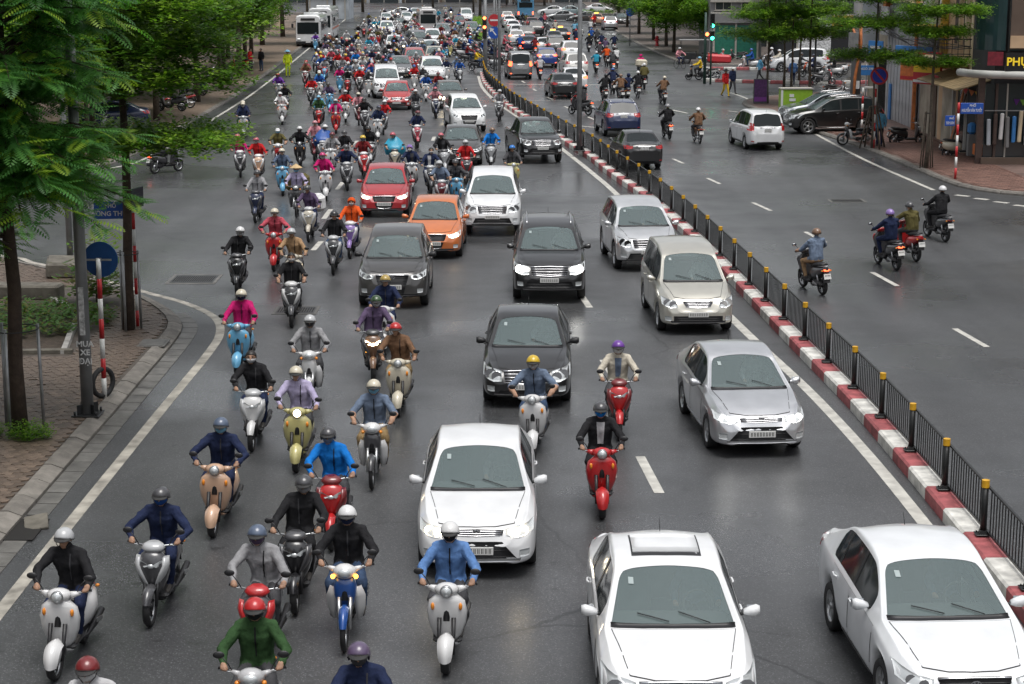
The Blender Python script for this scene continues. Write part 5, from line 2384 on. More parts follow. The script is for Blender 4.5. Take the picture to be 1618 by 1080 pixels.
fe = feather_tree(3)
plant_tree('feather_leaf_tree', 'feathery leaved tree with dark trunk nearest the camera above the corner pavement', (-8.94, 32.35), fe)
u1 = tiered_tree(11, 10.6, [(4.45, 2.35, .42), (5.75, 2.0, .55), (6.5, 2.2, .6), (7.3, 2.1, .65), (8.2, 1.9, .6), (9.2, 1.6, .5), (10.2, 1.1, .4)], .125, 900, 15, .125, (.1, 0), M_BARK, None, (.28, -.1))
plant_tree('umbrella_tree', 'tiered umbrella tree by the blue street name sign on the left corner', (-8.83, 41.6), u1, R(0))
u2 = tiered_tree(21, 8.6, [(4.15, 1.95, .36), (5.6, 2.15, .40), (6.75, 2.0, .4), (7.8, 1.5, .35)], .085, 850, 15, .115, (.05, 0), M_BARKG)
u3 = tiered_tree(31, 8.2, [(4.3, 1.35, .26), (5.5, 1.45, .3), (6.35, 1.65, .34), (7.4, 1.3, .3)], .085, 1100, 15, .115, (.25, 0), M_BARKG)
plant_tree('umbrella_tree', 'tiered umbrella tree beside the round no parking sign on the right pavement', (16.33, 83.3), u2, R(40), 1.0)
plant_tree('umbrella_tree', 'slim tiered umbrella tree near the blue and red shop boards', (17.0, 75.2), u3, R(0), 1.0)
u4 = tiered_tree(41, 8.4, [(4.0, 2.3, .5), (5.2, 2.5, .5), (6.5, 2.2, .5), (7.6, 1.6, .4)], .085, 700, 13, .14, (0, 0), M_BARKG)
for (px, py, rz, sc, lb) in [(1212, 166, 0, 1.0, 'tiered umbrella tree growing behind the purple poster box'), (1278, 168, 1.3, 1.05, 'tiered umbrella tree behind the lime green kiosk'),
                             (1238, 142, 2.6, 1.0, 'umbrella tree left of the man in blue by the junction'), (1250, 148, 4.0, .95, 'umbrella tree right beside the man in blue by the junction'),
                             (1263, 132, 5.2, 1.0, 'umbrella tree in front of the parked white minivan')]:
    plant_tree('umbrella_tree', lb, G(px, py), u4, rz, sc, group='umbrella trees at the right junction')
r1 = round_tree(51, 9, 5.9, 3.8, 3.2, .16, 2600, 12, .19)
r2 = round_tree(61, 10, 6.6, 4.2, 3.8, .2, 2800, 12, .20, [LEAF_C, LEAF_A, LEAF_C])
r3 = round_tree(71, 9, 6.0, 3.8, 2.9, .18, 2400, 12, .19, [LEAF_Y, LEAF_A, LEAF_C])
r4 = round_tree(91, 7, 4.3, 3.4, 2.7, .14, 2300, 12, .19)
u5 = tiered_tree(81, 9.5, [(4.2, 3.0, .6), (5.6, 3.2, .6), (7.0, 2.9, .6), (8.4, 2.2, .5)], .12, 800, 13, .15, (0, 0), M_BARKG)
for i, (x, y, me, rz, sc, lb) in enumerate([
        (-19.4, 84, u5, 0.4, 1.0, 'layered street tree on the far left corner behind the umbrella tree'),
        (-18.9, 98, r1, 1.2, 1.0, 'bushy street tree second along the far left kerb'),
        (-18.9, 111, r1, 2.2, 1.0, 'layered street tree third along the far left kerb'),
        (-19.2, 122, r1, 3.0, 1.05, 'bushy street tree by the pedestrians on the far left pavement'),
        (-20.0, 136, r3, 4.0, 1.05, 'yellowish street tree beside the person in lime raincoat'),
        (-21.6, 150, r1, .4, 1.05, 'dark street tree just in front of the white buses'),
        (-23.6, 168, r1, 5.0, 1.05, 'street tree close to the front of the first white bus'),
        (-25, 186, r2, 1.0, 1.1, 'dark tree leaning over the first white bus roof'),
        (-25.4, 206, r2, 2.0, 1.15, 'dark tree over the rear white bus'),
        (-25, 228, r1, 3.0, 1.1, 'tree beyond the rear white bus'),
        (-24, 252, r2, 4.0, 1.1, 'dark tree at the far end of the left kerb'),
        (-27, 112, r2, 0, 1.0, 'dark tree at the back of the far left pavement'),
        (-28, 138, r2, 1, 1.0, 'second dark tree at the back of the far left pavement'),
        (-21.5, 79.5, r4, 0, 1.0, 'low leafy tree at the far left corner kerb'), (-20.6, 90.5, r4, 1, 1.0, 'low leafy tree second from the far left corner'), (-22, 103, r4, 2, 1.1, 'low leafy tree behind the bushy kerb tree'),
        (-23.5, 117, r4, 3, 1.1, 'low leafy tree behind the far left pedestrians'), (-22.4, 144, r4, 4, 1.1, 'low leafy tree before the white coaches'), (-24.5, 160, r4, 5, 1.2, 'low leafy tree beside the front coach'), (-27, 130, r4, .7, 1.3, 'low leafy tree deep on the far left pavement'), (-30, 100, r4, 2.7, 1.4, 'low leafy tree against the white corner building'), (-27, 84, r4, 3.7, 1.3, 'low leafy tree along the left side street'),
        (-25, 92, r2, 2, 1.0, 'dark tree filling the back of the far left corner')]):
    plant_tree('street_tree', lb, (x, y), me, rz, sc, group='street trees on the far left')
for i, (x, y, me, rz, sc, lb) in enumerate([
        (14.9, 171, r4, 0.4, 1.05, 'olive tinted tree nearest the cyclist on the far right pavement'),
        (17.2, 165, r4, 1.4, 1.1, 'layered tree behind the cargo tricycle'),
        (15.2, 183, r4, 2.4, 1.1, 'tree behind the red hydrant on the far right pavement'),
        (15.0, 197, r4, 3.4, 1.15, 'olive tree midway along the far right pavement'),
        (14.6, 214, r4, 4.4, 1.2, 'dark tree beside the blue round sign on the far right pavement'),
        (14.6, 236, r4, 5.4, 1.05, 'dark tree near the silver jeep on the far right'),
        (15.0, 262, r2, .9, 1.1, 'dark tree past the silver jeep on the far right'),
        (21, 176, r2, 1.9, 1.1, 'dark tree at the back of the far right pavement'),
        (22, 200, r2, 2.9, 1.1, 'second dark tree at the back of the far right pavement'),
        (24, 160, u5, 0, 1.0, 'layered tree at the mouth of the right side street'),
        (31, 166, u5, 0, 1.0, 'layered tree standing deeper in the right side street')]):
    plant_tree('street_tree', lb, (x, y), me, rz, sc, group='street trees on the far right')
for i, (x, y, me, rz, sc, lb) in enumerate([
        (-4.5, 262, r2, 0, 1.0, 'dark tree on the far green median'), (-6, 290, r1, 1, 1.0, 'second tree on the far green median'),
        (-14, 330, r2, 2, 1.0, 'dark tree before the distant shop row'), (-24, 300, r2, 3, 1.1, 'dark tree behind the turning silver car'), (-31, 290, r2, 1, 1.2, 'dark tree behind the distant left buildings'),
        (-38, 250, r2, 3, 1.2, 'dark tree deep on the left skyline'), (6, 345, r2, 2, 1, 'dark tree behind the blue bus'), (-1, 350, r1, 4, 1, 'tree left of the distant green signal'), (20, 320, r2, 0, 1.2, 'dark tree before the distant right buildings'), (28, 290, r2, 2, 1.2, 'second dark tree before the distant right buildings')]):
    plant_tree('street_tree', lb, (x, y), me, rz, sc, group='distant trees up the road')


def tuft(seed, n, h, spread, mats, w=.02):
    random.seed(seed)
    L = Leaves()
    for k in range(n):
        a = random.uniform(0, 2 * PI)
        r = spread * math.sqrt(random.random())
        p = Vector((math.cos(a) * r, math.sin(a) * r, 0))
        d = Vector((random.uniform(-.6, .6), random.uniform(-.6, .6), 1)).normalized()
        hh = h * random.uniform(.4, 1.1)
        for q in range(3):
            c = p + d * hh * (q + 1) / 3
            a2 = random.uniform(0, 2 * PI)
            L.leaf(c, Vector((math.cos(a2), math.sin(a2), .3)).normalized(), Vector((-math.sin(a2), math.cos(a2), .1)), w * 4, w, random.choice((0, 0, 1, 2)))
    return L.mesh('foliage', mats)


tf = tuft(5, 420, .32, .42, [LEAF_A, LEAF_B, LEAF_C], .018)
o = tag(obj('weed_tuft', tf, None, None, (-8.62, 31.7, .12)), 'bright green weeds round the foot of the nearest tree', 'weeds')
o.scale = (1.0, .7, 1)
o = tag(obj('weed_tuft', tf, None, None, (-9.4, 31.9, .12), (0, 0, 2)), 'green weeds at the very left edge beside the nearest trunk', 'weeds')
o.scale = (.8, .6, .8)
tf2 = tuft(9, 200, .5, .7, [LEAF_Y, LEAF_A, LEAF_C], .03)
pl = thing('bed_plant', 'straggly young plant with yellowing leaves in the soil bed', 'plant', (-10.35, 45.0, .13))
obj('foliage', tuft(12, 150, 1.2, .6, [LEAF_Y, LEAF_A, LEAF_C], .06), pl)
q = MB()
q.tube([(0, 0, 0), (.04, 0, .8), (0, .05, 1.6)], [.03, .02, .008], 6)
q.tube([(0.02, 0, .6), (.3, .1, 1.3)], [.015, .006], 5)
q.tube([(0.02, 0, .7), (-.35, .0, 1.4)], [.015, .006], 5)
obj('stem', q.mesh('stem', [M_BARK]), pl)
obj('foliage', tuft(13, 34, .5, .5, [LEAF_B, LEAF_A, LEAF_Y], .05), pl, None, (0, .0, 1.2))
g = obj('ground_cover', tuft(14, 900, .3, 2.0, [LEAF_C, LEAF_Y, LEAF_C], .04), None, None, (-11.4, 42.4, .13))
g['kind'] = 'stuff'
g['label'] = 'low weeds and leaf litter over the soil bed'
# support stakes tied to trunks
def stakes(loc, label, n=3, h=1.15, r=.24, lean=.0, material=None, pr=.03):
    t = thing('tree_stakes', label, 'stakes', (loc[0], loc[1], .12))
    for k in range(n):
        a = 2 * PI * k / n + .35
        q = MB()
        q.tube([(math.cos(a) * (r + lean), math.sin(a) * (r + lean), 0), (math.cos(a) * r * .95, math.sin(a) * r * .95, h)], pr, 8)
        obj('stake', q.mesh('stake', [material or M_STEEL]), t)
    q = MB()
    pts = [(math.cos(2 * PI * k / 24) * r, math.sin(2 * PI * k / 24) * r, h - .06) for k in range(25)]
    q.tube(pts, .012, 5, caps=False)
    obj('tie_wire', q.mesh('tie_wire', [M_DARKMETAL]), t)


stakes((-8.94, 32.35), 'grey pipe stakes tied round the nearest tree trunk', 3, 1.95, .42)
stakes((-8.83, 41.6), 'grey pipe stakes round the umbrella tree on the left corner', 3, 1.85, .26)
stakes((16.33, 83.3), 'splayed timber stakes round the tree by the no parking sign', 4, 1.9, .2, .45, M_BARKG, .04)
stakes((17.0, 75.2), 'tall timber stakes round the slim tree on the right pavement', 4, 2.3, .16, .14, M_BARKG, .028)
# ------------------------------------------------------------------ buildings
def text_mesh(s, size, depth=.01, bold=False):
    cu = bpy.data.curves.new('t', 'FONT')
    cu.body = s
    cu.size = size
    cu.extrude = depth
    cu.align_x = 'CENTER'
    cu.align_y = 'CENTER'
    cu.resolution_u = 2
    if bold:
        cu.offset = size * .02
    o = bpy.data.objects.new('t', cu)
    COL.objects.link(o)
    dg = bpy.context.evaluated_depsgraph_get()
    me = bpy.data.meshes.new_from_object(o.evaluated_get(dg))
    bpy.data.objects.remove(o)
    me.materials.clear()
    return me


def lettering(s, size, parent, loc, rot, material, depth=.01, bold=True):
    me = text_mesh(s, size, depth, bold)
    me.materials.append(material)
    return obj('lettering', me, parent, None, loc, rot)


def wallmat(name, rgb, var=.18):
    return mat('wall_' + name, rgb, rough=.8, var=var, vscale=.9, bump=.3, bscale=6)


W_CREAM = wallmat('cream', (.66, .55, .38))
W_PEACH = wallmat('peach', (.58, .40, .25))
W_GREY = wallmat('grey', (.22, .22, .22))
W_WHITE = wallmat('white', (.52, .52, .50))
W_BLUEG = wallmat('bluegrey', (.42, .46, .50))
W_BROWN = wallmat('brown', (.12, .085, .065))
W_DIRTY = wallmat('dirty', (.40, .36, .29), .4)
W_DARK = wallmat('dark', (.035, .038, .042))
W_SHEET = mat('metal_sheet', (.46, .47, .49), rough=.5, metal=.1, var=.2, vscale=1.2)
W_TEALGLASS = mat('teal_glass', (.025, .055, .058), rough=.08, spec=.8, var=.3, vscale=.8)
W_SHUTTER = mat('shutter_brown', (.075, .048, .04), rough=.6, var=.2)
W_YEL = mat('trim_yellow', (.55, .36, .05), rough=.6, var=.2)
W_ROOF = mat('tin_roof', (.33, .24, .13), rough=.6, var=.3, vscale=2)
W_ORANGE = mat('post_orange', (.48, .16, .05), rough=.6, var=.25)
W_GREEN = mat('sheet_green', (.02, .18, .12), rough=.5, var=.2)
SGN_RED = mat('sign_red', (.50, .03, .04), rough=.45, var=.08)
SGN_BLUE = mat('sign_blue', (.02, .09, .42), rough=.4, var=.06)
SGN_YEL = mat('sign_yellow', (.80, .52, .03), rough=.45)
SGN_YELON = mat('sign_yellow_lit', (.85, .6, .03), rough=.4, emit=(1, .72, .05), estr=.2)
SGN_WHITE = mat('sign_white', (.72, .72, .72), rough=.45, var=.05)
SGN_ORANGE = mat('sign_orange', (.65, .18, .05), rough=.45, var=.2)
SGN_LBLUE = mat('sign_lightblue', (.05, .22, .55), rough=.45, var=.1)
SGN_LIME = mat('kiosk_lime', (.28, .48, .04), rough=.45, var=.08)
SGN_PURPLE = mat('poster_purple', (.10, .03, .14), rough=.4, var=.4, vscale=6)
SGN_BLACK = mat('sign_black', (.02, .02, .022), rough=.35)
M_WINDOW = mat('window_glass', (.03, .04, .045), rough=.1, spec=.8)
M_FRAMEW = mat('window_frame', (.42, .40, .36), rough=.6, var=.1)


def bx(parent, name, c, size, m, rot=None, bev=0.0):
    q = MB()
    q.box((0, 0, 0), size, 0, bev=bev)
    return obj(name, q.mesh(name, [m]), parent, None, c, rot)


def window(parent, c, w, h, face, frame=None, pane=None, bars=1, shutters=None):
    """framed window on a wall; face '-x' or '-y'"""
    t = .06
    rot = (0, 0, 0) if face == '-y' else (0, 0, -PI / 2)
    q = MB()
    for z in (-h / 2, h / 2):
        q.box((0, -.03, z), (w + .1, .08, t), 0)
    for x in (-w / 2, w / 2):
        q.box((x, -.03, 0), (t, .08, h), 0)
    for k in range(bars):
        q.box((-w / 2 + w * (k + 1) / (bars + 1), -.025, 0), (.04, .05, h), 0)
    f = obj('window', q.mesh('window', [frame or M_FRAMEW]), parent, None, c, rot)
    q = MB()
    q.box((0, .0, 0), (w - .02, .02, h - .02), 0)
    obj('pane', q.mesh('pane', [pane or M_WINDOW]), f)
    q = MB()
    q.box((0, -.08, -h / 2 - .06), (w + .24, .16, .05), 0)
    obj('sill', q.mesh('sill', [frame or M_FRAMEW]), f)
    return f


# --- corner shop with the glazed upper storey (faces the camera) ----------
sh = thing('corner_shop', 'corner shop with dark teal glass storey and yellow lettered black sign', 'shop', (-1.35, 0, .1))
bx(sh, 'wall', (26.4, 79.05, 5.2), (10.0, 4.3, 10.4), W_DARK)
# glass bay in curved panels
for k in range(9):
    a0, a1 = PI + (PI / 2) * k / 9 * 1.0, PI + (PI / 2) * (k + 1) / 9
    r = 1.0
    cx, cy = 21.55, 77.0
    q = MB()
    p0 = (cx + r * math.cos(a0), cy + r * math.sin(a0))
    p1 = (cx + r * math.cos(a1), cy + r * math.sin(a1))
    for z0, z1 in ((4.75, 7.1), (7.16, 10.4)):
        q.add([(p0[0], p0[1], z0), (p1[0], p1[1], z0), (p1[0], p1[1], z1), (p0[0], p0[1], z1)], [(0, 1, 2, 3)], 0)
    obj('glass_panel', q.mesh('glass_panel', [W_TEALGLASS]), sh)
for k in range(5):
    for z0, z1 in ((4.75, 7.1), (7.16, 10.4)):
        bx(sh, 'glass_panel', (22.45 + k * 1.55, 75.98, (z0 + z1) / 2), (1.47, .04, z1 - z0), W_TEALGLASS)
    bx(sh, 'mullion', (21.68 + k * 1.55, 75.97, 7.55), (.07, .10, 5.7), M_DARKMETAL)
bx(sh, 'transom', (25.5, 75.97, 7.13), (8.0, .09, .07), M_DARKMETAL)
sg = bx(sh, 'sign_board', (25.0, 75.72, 4.28), (7.0, .16, .78), SGN_BLACK)
lettering('PHỤ KI', .46, sg, (-2.75, -.09, .02), (PI / 2, 0, 0), SGN_YELON, .02)
rs = bx(sh, 'sign_board', (21.15, 75.95, 4.42), (.62, .10, .55), mat('sign_wine', (.22, .02, .035), rough=.5, var=.3, vscale=7), (0, 0, R(-14)))
q = MB()
pth = [(20.1, 77.6, 3.78), (20.35, 76.5, 3.78), (21.0, 75.78, 3.78), (22.2, 75.6, 3.76), (29.5, 75.55, 3.74)]
q.tube(pth, .16, 12)
obj('awning_pipe', q.mesh('awning_pipe', [W_WHITE]), sh)
for x in (20.85, 23.6, 26.4):
    bx(sh, 'pillar', (x, 76.75, 1.8), (.24, .24, 3.6), W_SHUTTER)
for x, w in ((22.2, 2.3), (25.0, 2.4)):
    bx(sh, 'shop_window', (x, 76.86, 1.75), (w, .05, 3.2), M_WINDOW)
    bx(sh, 'window_post', (x - .25, 76.80, 1.75), (.06, .06, 3.2), M_FRAMEW)
for k in range(9):
    bx(sh, 'hanging_garment', (21.2 + k * .26, 76.62, 1.35 + .12 * (k % 3)), (.16, .12, 1.1 + .2 * (k % 2)), (W_BLUEG, W_SHUTTER, SGN_WHITE, W_GREY, SGN_LBLUE, W_CREAM)[k % 6], (0, R(2) * (k % 3 - 1), R(9) * (k % 4)), .03)
bx(sh, 'clothes_rail', (22.3, 76.62, 2.25), (2.6, .04, .04), M_STEEL)
bx(sh, 'plinth', (22.6, 76.6, .15), (3.4, .3, .3), W_BROWN)
for x in (21.5, 22.9):
    bx(sh, 'door_frame', (x, 76.78, 1.7), (.10, .10, 3.3), W_SHUTTER)
bx(sh, 'box_stack', (23.2, 76.4, .5), (.5, .4, .7), W_PEACH)
bx(sh, 'poster_panel', (23.0, 75.93, 5.5), (.95, .05, 1.0), W_PEACH)
bx(sh, 'display_panel', (22.1, 75.93, 5.9), (.8, .05, 2.2), W_BROWN)
bx(sh, 'display_shelf', (22.1, 75.9, 5.1), (.8, .08, .5), W_PEACH)

# --- cream house with balcony on the main road side -----------------------
ch = thing('cream_house', 'cream town house with iron balcony, brown shutters and yellow column', 'house', (0, 0, .1))
bx(ch, 'wall', (25.4, 84.6, 5.4), (10.2, 6.6, 10.8), W_PEACH)
for y in (81.4, 83.0, 84.6):
    bx(ch, 'shutter', (20.26, y, 5.9), (.06, .75, 2.5), W_SHUTTER)
    bx(ch, 'shutter_frame', (20.25, y - .45, 5.9), (.10, .12, 2.7), W_CREAM)
    bx(ch, 'shutter', (20.26, y, 9.4), (.06, .75, 2.0), W_SHUTTER)
bx(ch, 'column', (20.12, 86.6, 6.6), (.30, .34, 6.4), W_YEL)
bx(ch, 'column', (20.12, 80.9, 6.6), (.24, .26, 6.4), W_CREAM)
bx(ch, 'column', (20.12, 82.2, 6.6), (.20, .22, 6.4), W_CREAM)
bx(ch, 'cornice', (19.9, 84.4, 8.15), (.9, 7.2, .34), W_CREAM)
bx(ch, 'cornice', (19.95, 84.4, 8.48), (1.1, 7.4, .16), W_CREAM)
bx(ch, 'balcony_slab', (19.55, 83.6, 3.98), (1.5, 5.6, .18), W_CREAM)
bx(ch, 'balcony_slab', (19.6, 88.2, 5.2), (1.4, 2.6, .35), W_YEL)
for z in (4.25, 5.0):
    bx(ch, 'balcony_rail', (18.82, 83.6, z), (.05, 5.6, .05), M_DARKMETAL)
    bx(ch, 'balcony_rail', (19.5, 80.82, z), (1.4, .05, .05), M_DARKMETAL)
for k in range(22):
    bx(ch, 'balcony_bar', (18.82, 80.85 + k * .26, 4.62), (.025, .025, .78), M_DARKMETAL)
for k in range(6):
    bx(ch, 'balcony_bar', (18.9 + k * .26, 80.82, 4.62), (.025, .025, .78), M_DARKMETAL)
q = MB()
for k in range(14):
    y0 = 77.4 + k * .55
    q.add([(20.3, y0, 3.55), (20.3, y0 + .5, 3.55), (18.6, y0 + .5, 3.05), (18.6, y0, 3.05), (20.3, y0, 3.50), (20.3, y0 + .5, 3.50), (18.6, y0 + .5, 3.0), (18.6, y0, 3.0)],
          [(0, 1, 2, 3), (7, 6, 5, 4), (3, 2, 6, 7), (0, 3, 7, 4), (1, 5, 6, 2)], 0)
obj('tin_awning', q.mesh('tin_awning', [W_ROOF]), ch)
for y, m_, w_ in ((78.6, M_WINDOW, 1.5), (80.6, W_DIRTY, 1.6), (82.8, M_WINDOW, 1.8), (85.6, W_DIRTY, 2.2)):
    bx(ch, 'shop_front', (20.24, y, 1.45), (.07, w_, 2.7), m_)
for y in (77.7, 79.6, 81.6, 84.0):
    bx(ch, 'post', (20.1, y, 1.5), (.14, .16, 3.0), W_SHUTTER if y < 80 else W_WHITE)
bx(ch, 'timber_plank', (19.75, 81.9, 1.4), (.06, .22, 2.9), W_ORANGE, (R(7), R(10), 0))
bx(ch, 'timber_plank', (19.7, 81.5, 1.3), (.06, .18, 2.7), W_BROWN, (R(9), R(12), 0))
for i, (px, py, m_, z) in enumerate([(1582, 236, W_ORANGE, .3), (1588, 225, SGN_LBLUE, 1.2), (1572, 215, SGN_WHITE, 1.0)]):
    pass
o = bx(None, 'goods_crate', (20.0, 78.4, .55), (.5, .7, .45), SGN_ORANGE)
tag(o, 'small orange crate standing in the corner shop doorway', 'crate')
o = bx(None, 'water_bottle', (19.9, 79.6, 1.35), (.36, .36, .5), SGN_LBLUE, None, .1)
bx(o, 'bottle_stand', (0, 0, -.72), (.34, .34, .92), W_GREY)
tag(o, 'light blue water bottle on a grey stand by the shop door', 'water bottle')

# --- hanging boards -------------------------------------------------------
def board(name, label, c, size, m, rot, bands=(), words=()):
    o = bx(None, name, c, size, m, rot, .01)
    tag(o, label, 'sign')
    for (dz, h, mm, wf) in bands:
        bx(o, 'band', (0, -size[1] / 2 - .004, dz), (size[0] * wf, .006, h), mm)
    for (s, sz, x, z, mm) in words:
        lettering(s, sz, o, (x, -size[1] / 2 - .010, z), (PI / 2, 0, 0), mm, .004)
    return o


RB = (0, 0, R(-58))
board('shop_board', 'red, yellow and white shop board hanging under the balcony', (19.35, 86.2, 3.55), (1.75, .14, 1.5), SGN_RED, RB,
      [(.0, .42, SGN_YEL, .98), (-.62, .12, SGN_WHITE, .98)])
board('shop_board', 'orange and red shop board next to the slim tree', (19.5, 89.6, 3.25), (1.9, .14, 1.0), SGN_ORANGE, RB, [(-.38, .16, SGN_RED, .98)])
board('shop_board', 'light blue shop board above the orange one', (19.3, 89.0, 4.15), (2.5, .12, .55), SGN_LBLUE, RB, [(-.08, .14, SGN_WHITE, .6)])
board('shop_board', 'small blue wall plate on the cable covered wall', (19.4, 99.0, 3.9), (1.1, .08, .7), SGN_LBLUE, RB, [(.0, .16, SGN_WHITE, .7)])

# --- old shed wall and corrugated metal house -----------------------------
ow = thing('old_wall_house', 'low stained wall house between the cream house and the sheet metal front', 'house', (0, 0, .1))
bx(ow, 'wall', (24.4, 90.2, 3.0), (8.0, 4.4, 6.0), W_DIRTY)
bx(ow, 'sheet_front', (20.2, 90.1, 4.9), (.10, 4.2, 2.1), W_SHEET)
bx(ow, 'door', (20.36, 89.2, 1.3), (.06, 1.2, 2.5), W_BROWN)
bx(ow, 'air_conditioner', (20.0, 88.6, 6.3), (.4, 1.0, .7), W_WHITE)
bx(ow, 'roof', (24.2, 90.2, 6.05), (8.6, 4.5, .12), W_ROOF)
window(ow, (20.36, 91.4, 4.2), 1.0, 1.2, '-x')
mh = thing('metal_house', 'tall house fronted with grey corrugated metal sheets and an orange corner post', 'house', (0, 0, .1))
bx(mh, 'wall', (25.4, 96.4, 5.2), (10.0, 7.6, 10.4), W_BLUEG)
for k in range(19):
    bx(mh, 'metal_sheet', (20.30 + (.03 if k % 2 else 0), 92.9 + k * .40, 3.0), (.06, .385, 6.0), W_SHEET)
bx(mh, 'corner_post', (20.15, 92.6, 3.4), (.16, .20, 6.8), W_ORANGE)
bx(mh, 'corner_post', (20.3, 100.4, 7.2), (.5, .8, 2.6), W_ORANGE)
for z in (7.6, 9.6):
    for y in (94.2, 96.6, 98.8):
        window(mh, (20.36, y, z), 1.3, 1.2, '-x')
bx(mh, 'blue_panel', (20.2, 98.8, .95), (.06, .5, 1.9), SGN_LBLUE)
bx(mh, 'ledge', (20.1, 96.4, 6.35), (.7, 7.6, .12), W_CREAM)
bx(mh, 'patterned_panel', (19.9, 99.4, 5.2), (.08, 1.8, 1.5), mat('pattern_white', (.5, .5, .5), rough=.6, var=.6, vscale=14))
gw = thing('gate_house', 'set back house with stained wall and dark barred gate behind the cables', 'house', (0, 0, .1))
bx(gw, 'wall', (25.6, 104.6, 4.6), (9.4, 8.2, 9.2), W_DIRTY)
bx(gw, 'gate', (20.84, 103.4, 1.6), (.08, 3.0, 3.0), W_DARK)
for k in range(9):
    bx(gw, 'gate_bar', (20.76, 102.1 + k * .33, 1.6), (.04, .04, 3.0), M_DARKMETAL)
bx(gw, 'metal_box', (20.4, 106.6, 5.0), (.9, 1.5, 3.0), W_BLUEG)
bx(gw, 'green_sheet', (20.5, 108.4, 4.6), (.3, .6, 3.4), W_GREEN)
bx(gw, 'roof', (25.2, 104.6, 9.3), (10.2, 8.6, .2), W_GREY)
for z in (6.6,):
    for y in (102.6, 105.4):
        window(gw, (20.86, y, z), 1.2, 1.4, '-x')

# --- side street frontage behind the junction ------------------------------
def row_house(name, label, x0, x1, y, h, m, storeys, trim=None, shop=None, band=None, depth=9, cols=None, sign=None):
    t = thing(name, label, 'building', (0, 0, 0))
    w = x1 - x0
    cx = (x0 + x1) / 2
    bx(t, 'wall', (cx, y + depth / 2, h / 2), (w - .02, depth, h), m)
    sh_ = 3.4
    bx(t, 'shop_front', (cx, y - .03, 1.5), (w * .84, .10, 2.9), shop or M_WINDOW)
    for k in range(3):
        bx(t, 'shop_post', (x0 + w * (.08 + .42 * k), y - .12, 1.6), (.16, .14, 3.2), trim or M_FRAMEW)
    if band:
        b_ = bx(t, 'sign_band', (cx, y - .25, 3.55), (w * .96, .22, .8), band)
        if sign:
            bx(b_, 'sign_stripe', (0, -.115, 0), (w * .6, .01, .3), sign)
    bx(t, 'cornice', (cx, y - .12, h - .15), (w, .3, .3), trim or M_FRAMEW)
    n = cols or max(2, int(w / 2.4))
    fh = (h - sh_ - 1.2) / max(1, storeys - 1)
    for s in range(storeys - 1):
        for k in range(n):
            window(t, (x0 + w * (k + .5) / n, y - .02, sh_ + 1.6 + s * fh), min(1.4, w / n * .6), 1.5, '-y', trim)
        bx(t, 'ledge', (cx, y - .10, sh_ + .6 + s * fh), (w * .98, .24, .12), trim or M_FRAMEW)
    return t


row_house('side_street_building', 'dark fronted shop with a yellow band behind the parked white minivan', 22.5, 36, 153.6, 9, W_DARK, 2, None, SGN_BLACK, W_YEL)
row_house('side_street_building', 'grey building at the right end of the side street', 36, 46, 152.8, 10, W_GREY, 3, None, W_DARK, SGN_WHITE)
row_house('side_street_building', 'brown building behind the far right trees', 20, 30, 182, 10, W_BROWN, 3, None, M_WINDOW, SGN_RED)
row_house('side_street_building', 'green shuttered garage across the side street', 17, 21.5, 160, 5.2, W_GREY, 2, None, W_GREEN, W_GREY)
wb = thing('notice_board', 'large white notice board on legs in front of the dark shop', 'notice board', (24.3, 149.2, 0))
bx(wb, 'panel', (0, 0, 2.6), (2.6, .08, 3.2), mat('notice_print', (.55, .55, .55), rough=.6, var=.5, vscale=8))
for s in (-1, 1):
    bx(wb, 'leg', (s * 1.1, .06, 1.2), (.1, .1, 2.4), M_STEEL)

# --- distant frontage closing the view -------------------------------------
random.seed(19)
dist = [(-60, -48, W_GREY), (-48, -38, W_DIRTY), (-38, -29, W_CREAM), (-29, -22, W_BLUEG), (-22, -14, W_BROWN), (-14, -7, W_DIRTY), (-7, 0, W_GREY), (0, 8, W_BROWN), (8, 15, W_WHITE), (15, 24, W_GREY), (24, 34, W_CREAM), (34, 46, W_BROWN)]
cw = ['grey', 'stained', 'cream', 'blue grey', 'brown', 'patchy tan', 'dull grey', 'dark brown', 'white', 'pale grey', 'buff', 'russet']
pl_ = ['far left edge of the view', 'left beyond the bus trees', 'left behind the white buses', 'behind the turning silver car', 'behind the oncoming red and white bus', 'behind the far median trees', 'left of the blue bus', 'behind the blue bus', 'beside the distant green signal', 'behind the distant crossing cars', 'behind the dark trees on the right', 'at the right end of the distant row']
for i, (a, b, m) in enumerate(dist):
    row_house('distant_building', 'distant %s shop building %s' % (cw[i], pl_[i]), a, b, 372 + (i % 3) * 1.5, random.uniform(10, 14), m, 3, None, random.choice([W_DARK, M_WINDOW, W_BROWN]),
              random.choice([SGN_RED, SGN_WHITE, SGN_BLUE, W_DARK]), 10, None, random.choice([SGN_WHITE, SGN_YEL, SGN_WHITE]))
row_house('far_left_building', 'cream building beyond the rear bus on the left', -36, -29.5, 232, 9, W_CREAM, 3, None, W_BROWN, SGN_RED)
row_house('far_left_building', 'pale blue shuttered building past the rear bus', -29.5, -23.5, 268, 9, W_BLUEG, 3, None, W_BLUEG, W_GREY)
row_house('far_left_building', 'low stained building behind the left trees', -46, -34, 128, 8, W_DIRTY, 2, None, W_DARK, W_GREY)
row_house('far_left_building', 'white building behind the corner trees on the left', -40, -30, 96, 8, W_WHITE, 2, None, W_DARK, SGN_RED)
row_house('far_left_building', 'grey building at the end of the left side street', -52, -40, 74, 8, W_GREY, 2, None, W_DARK, W_GREY)


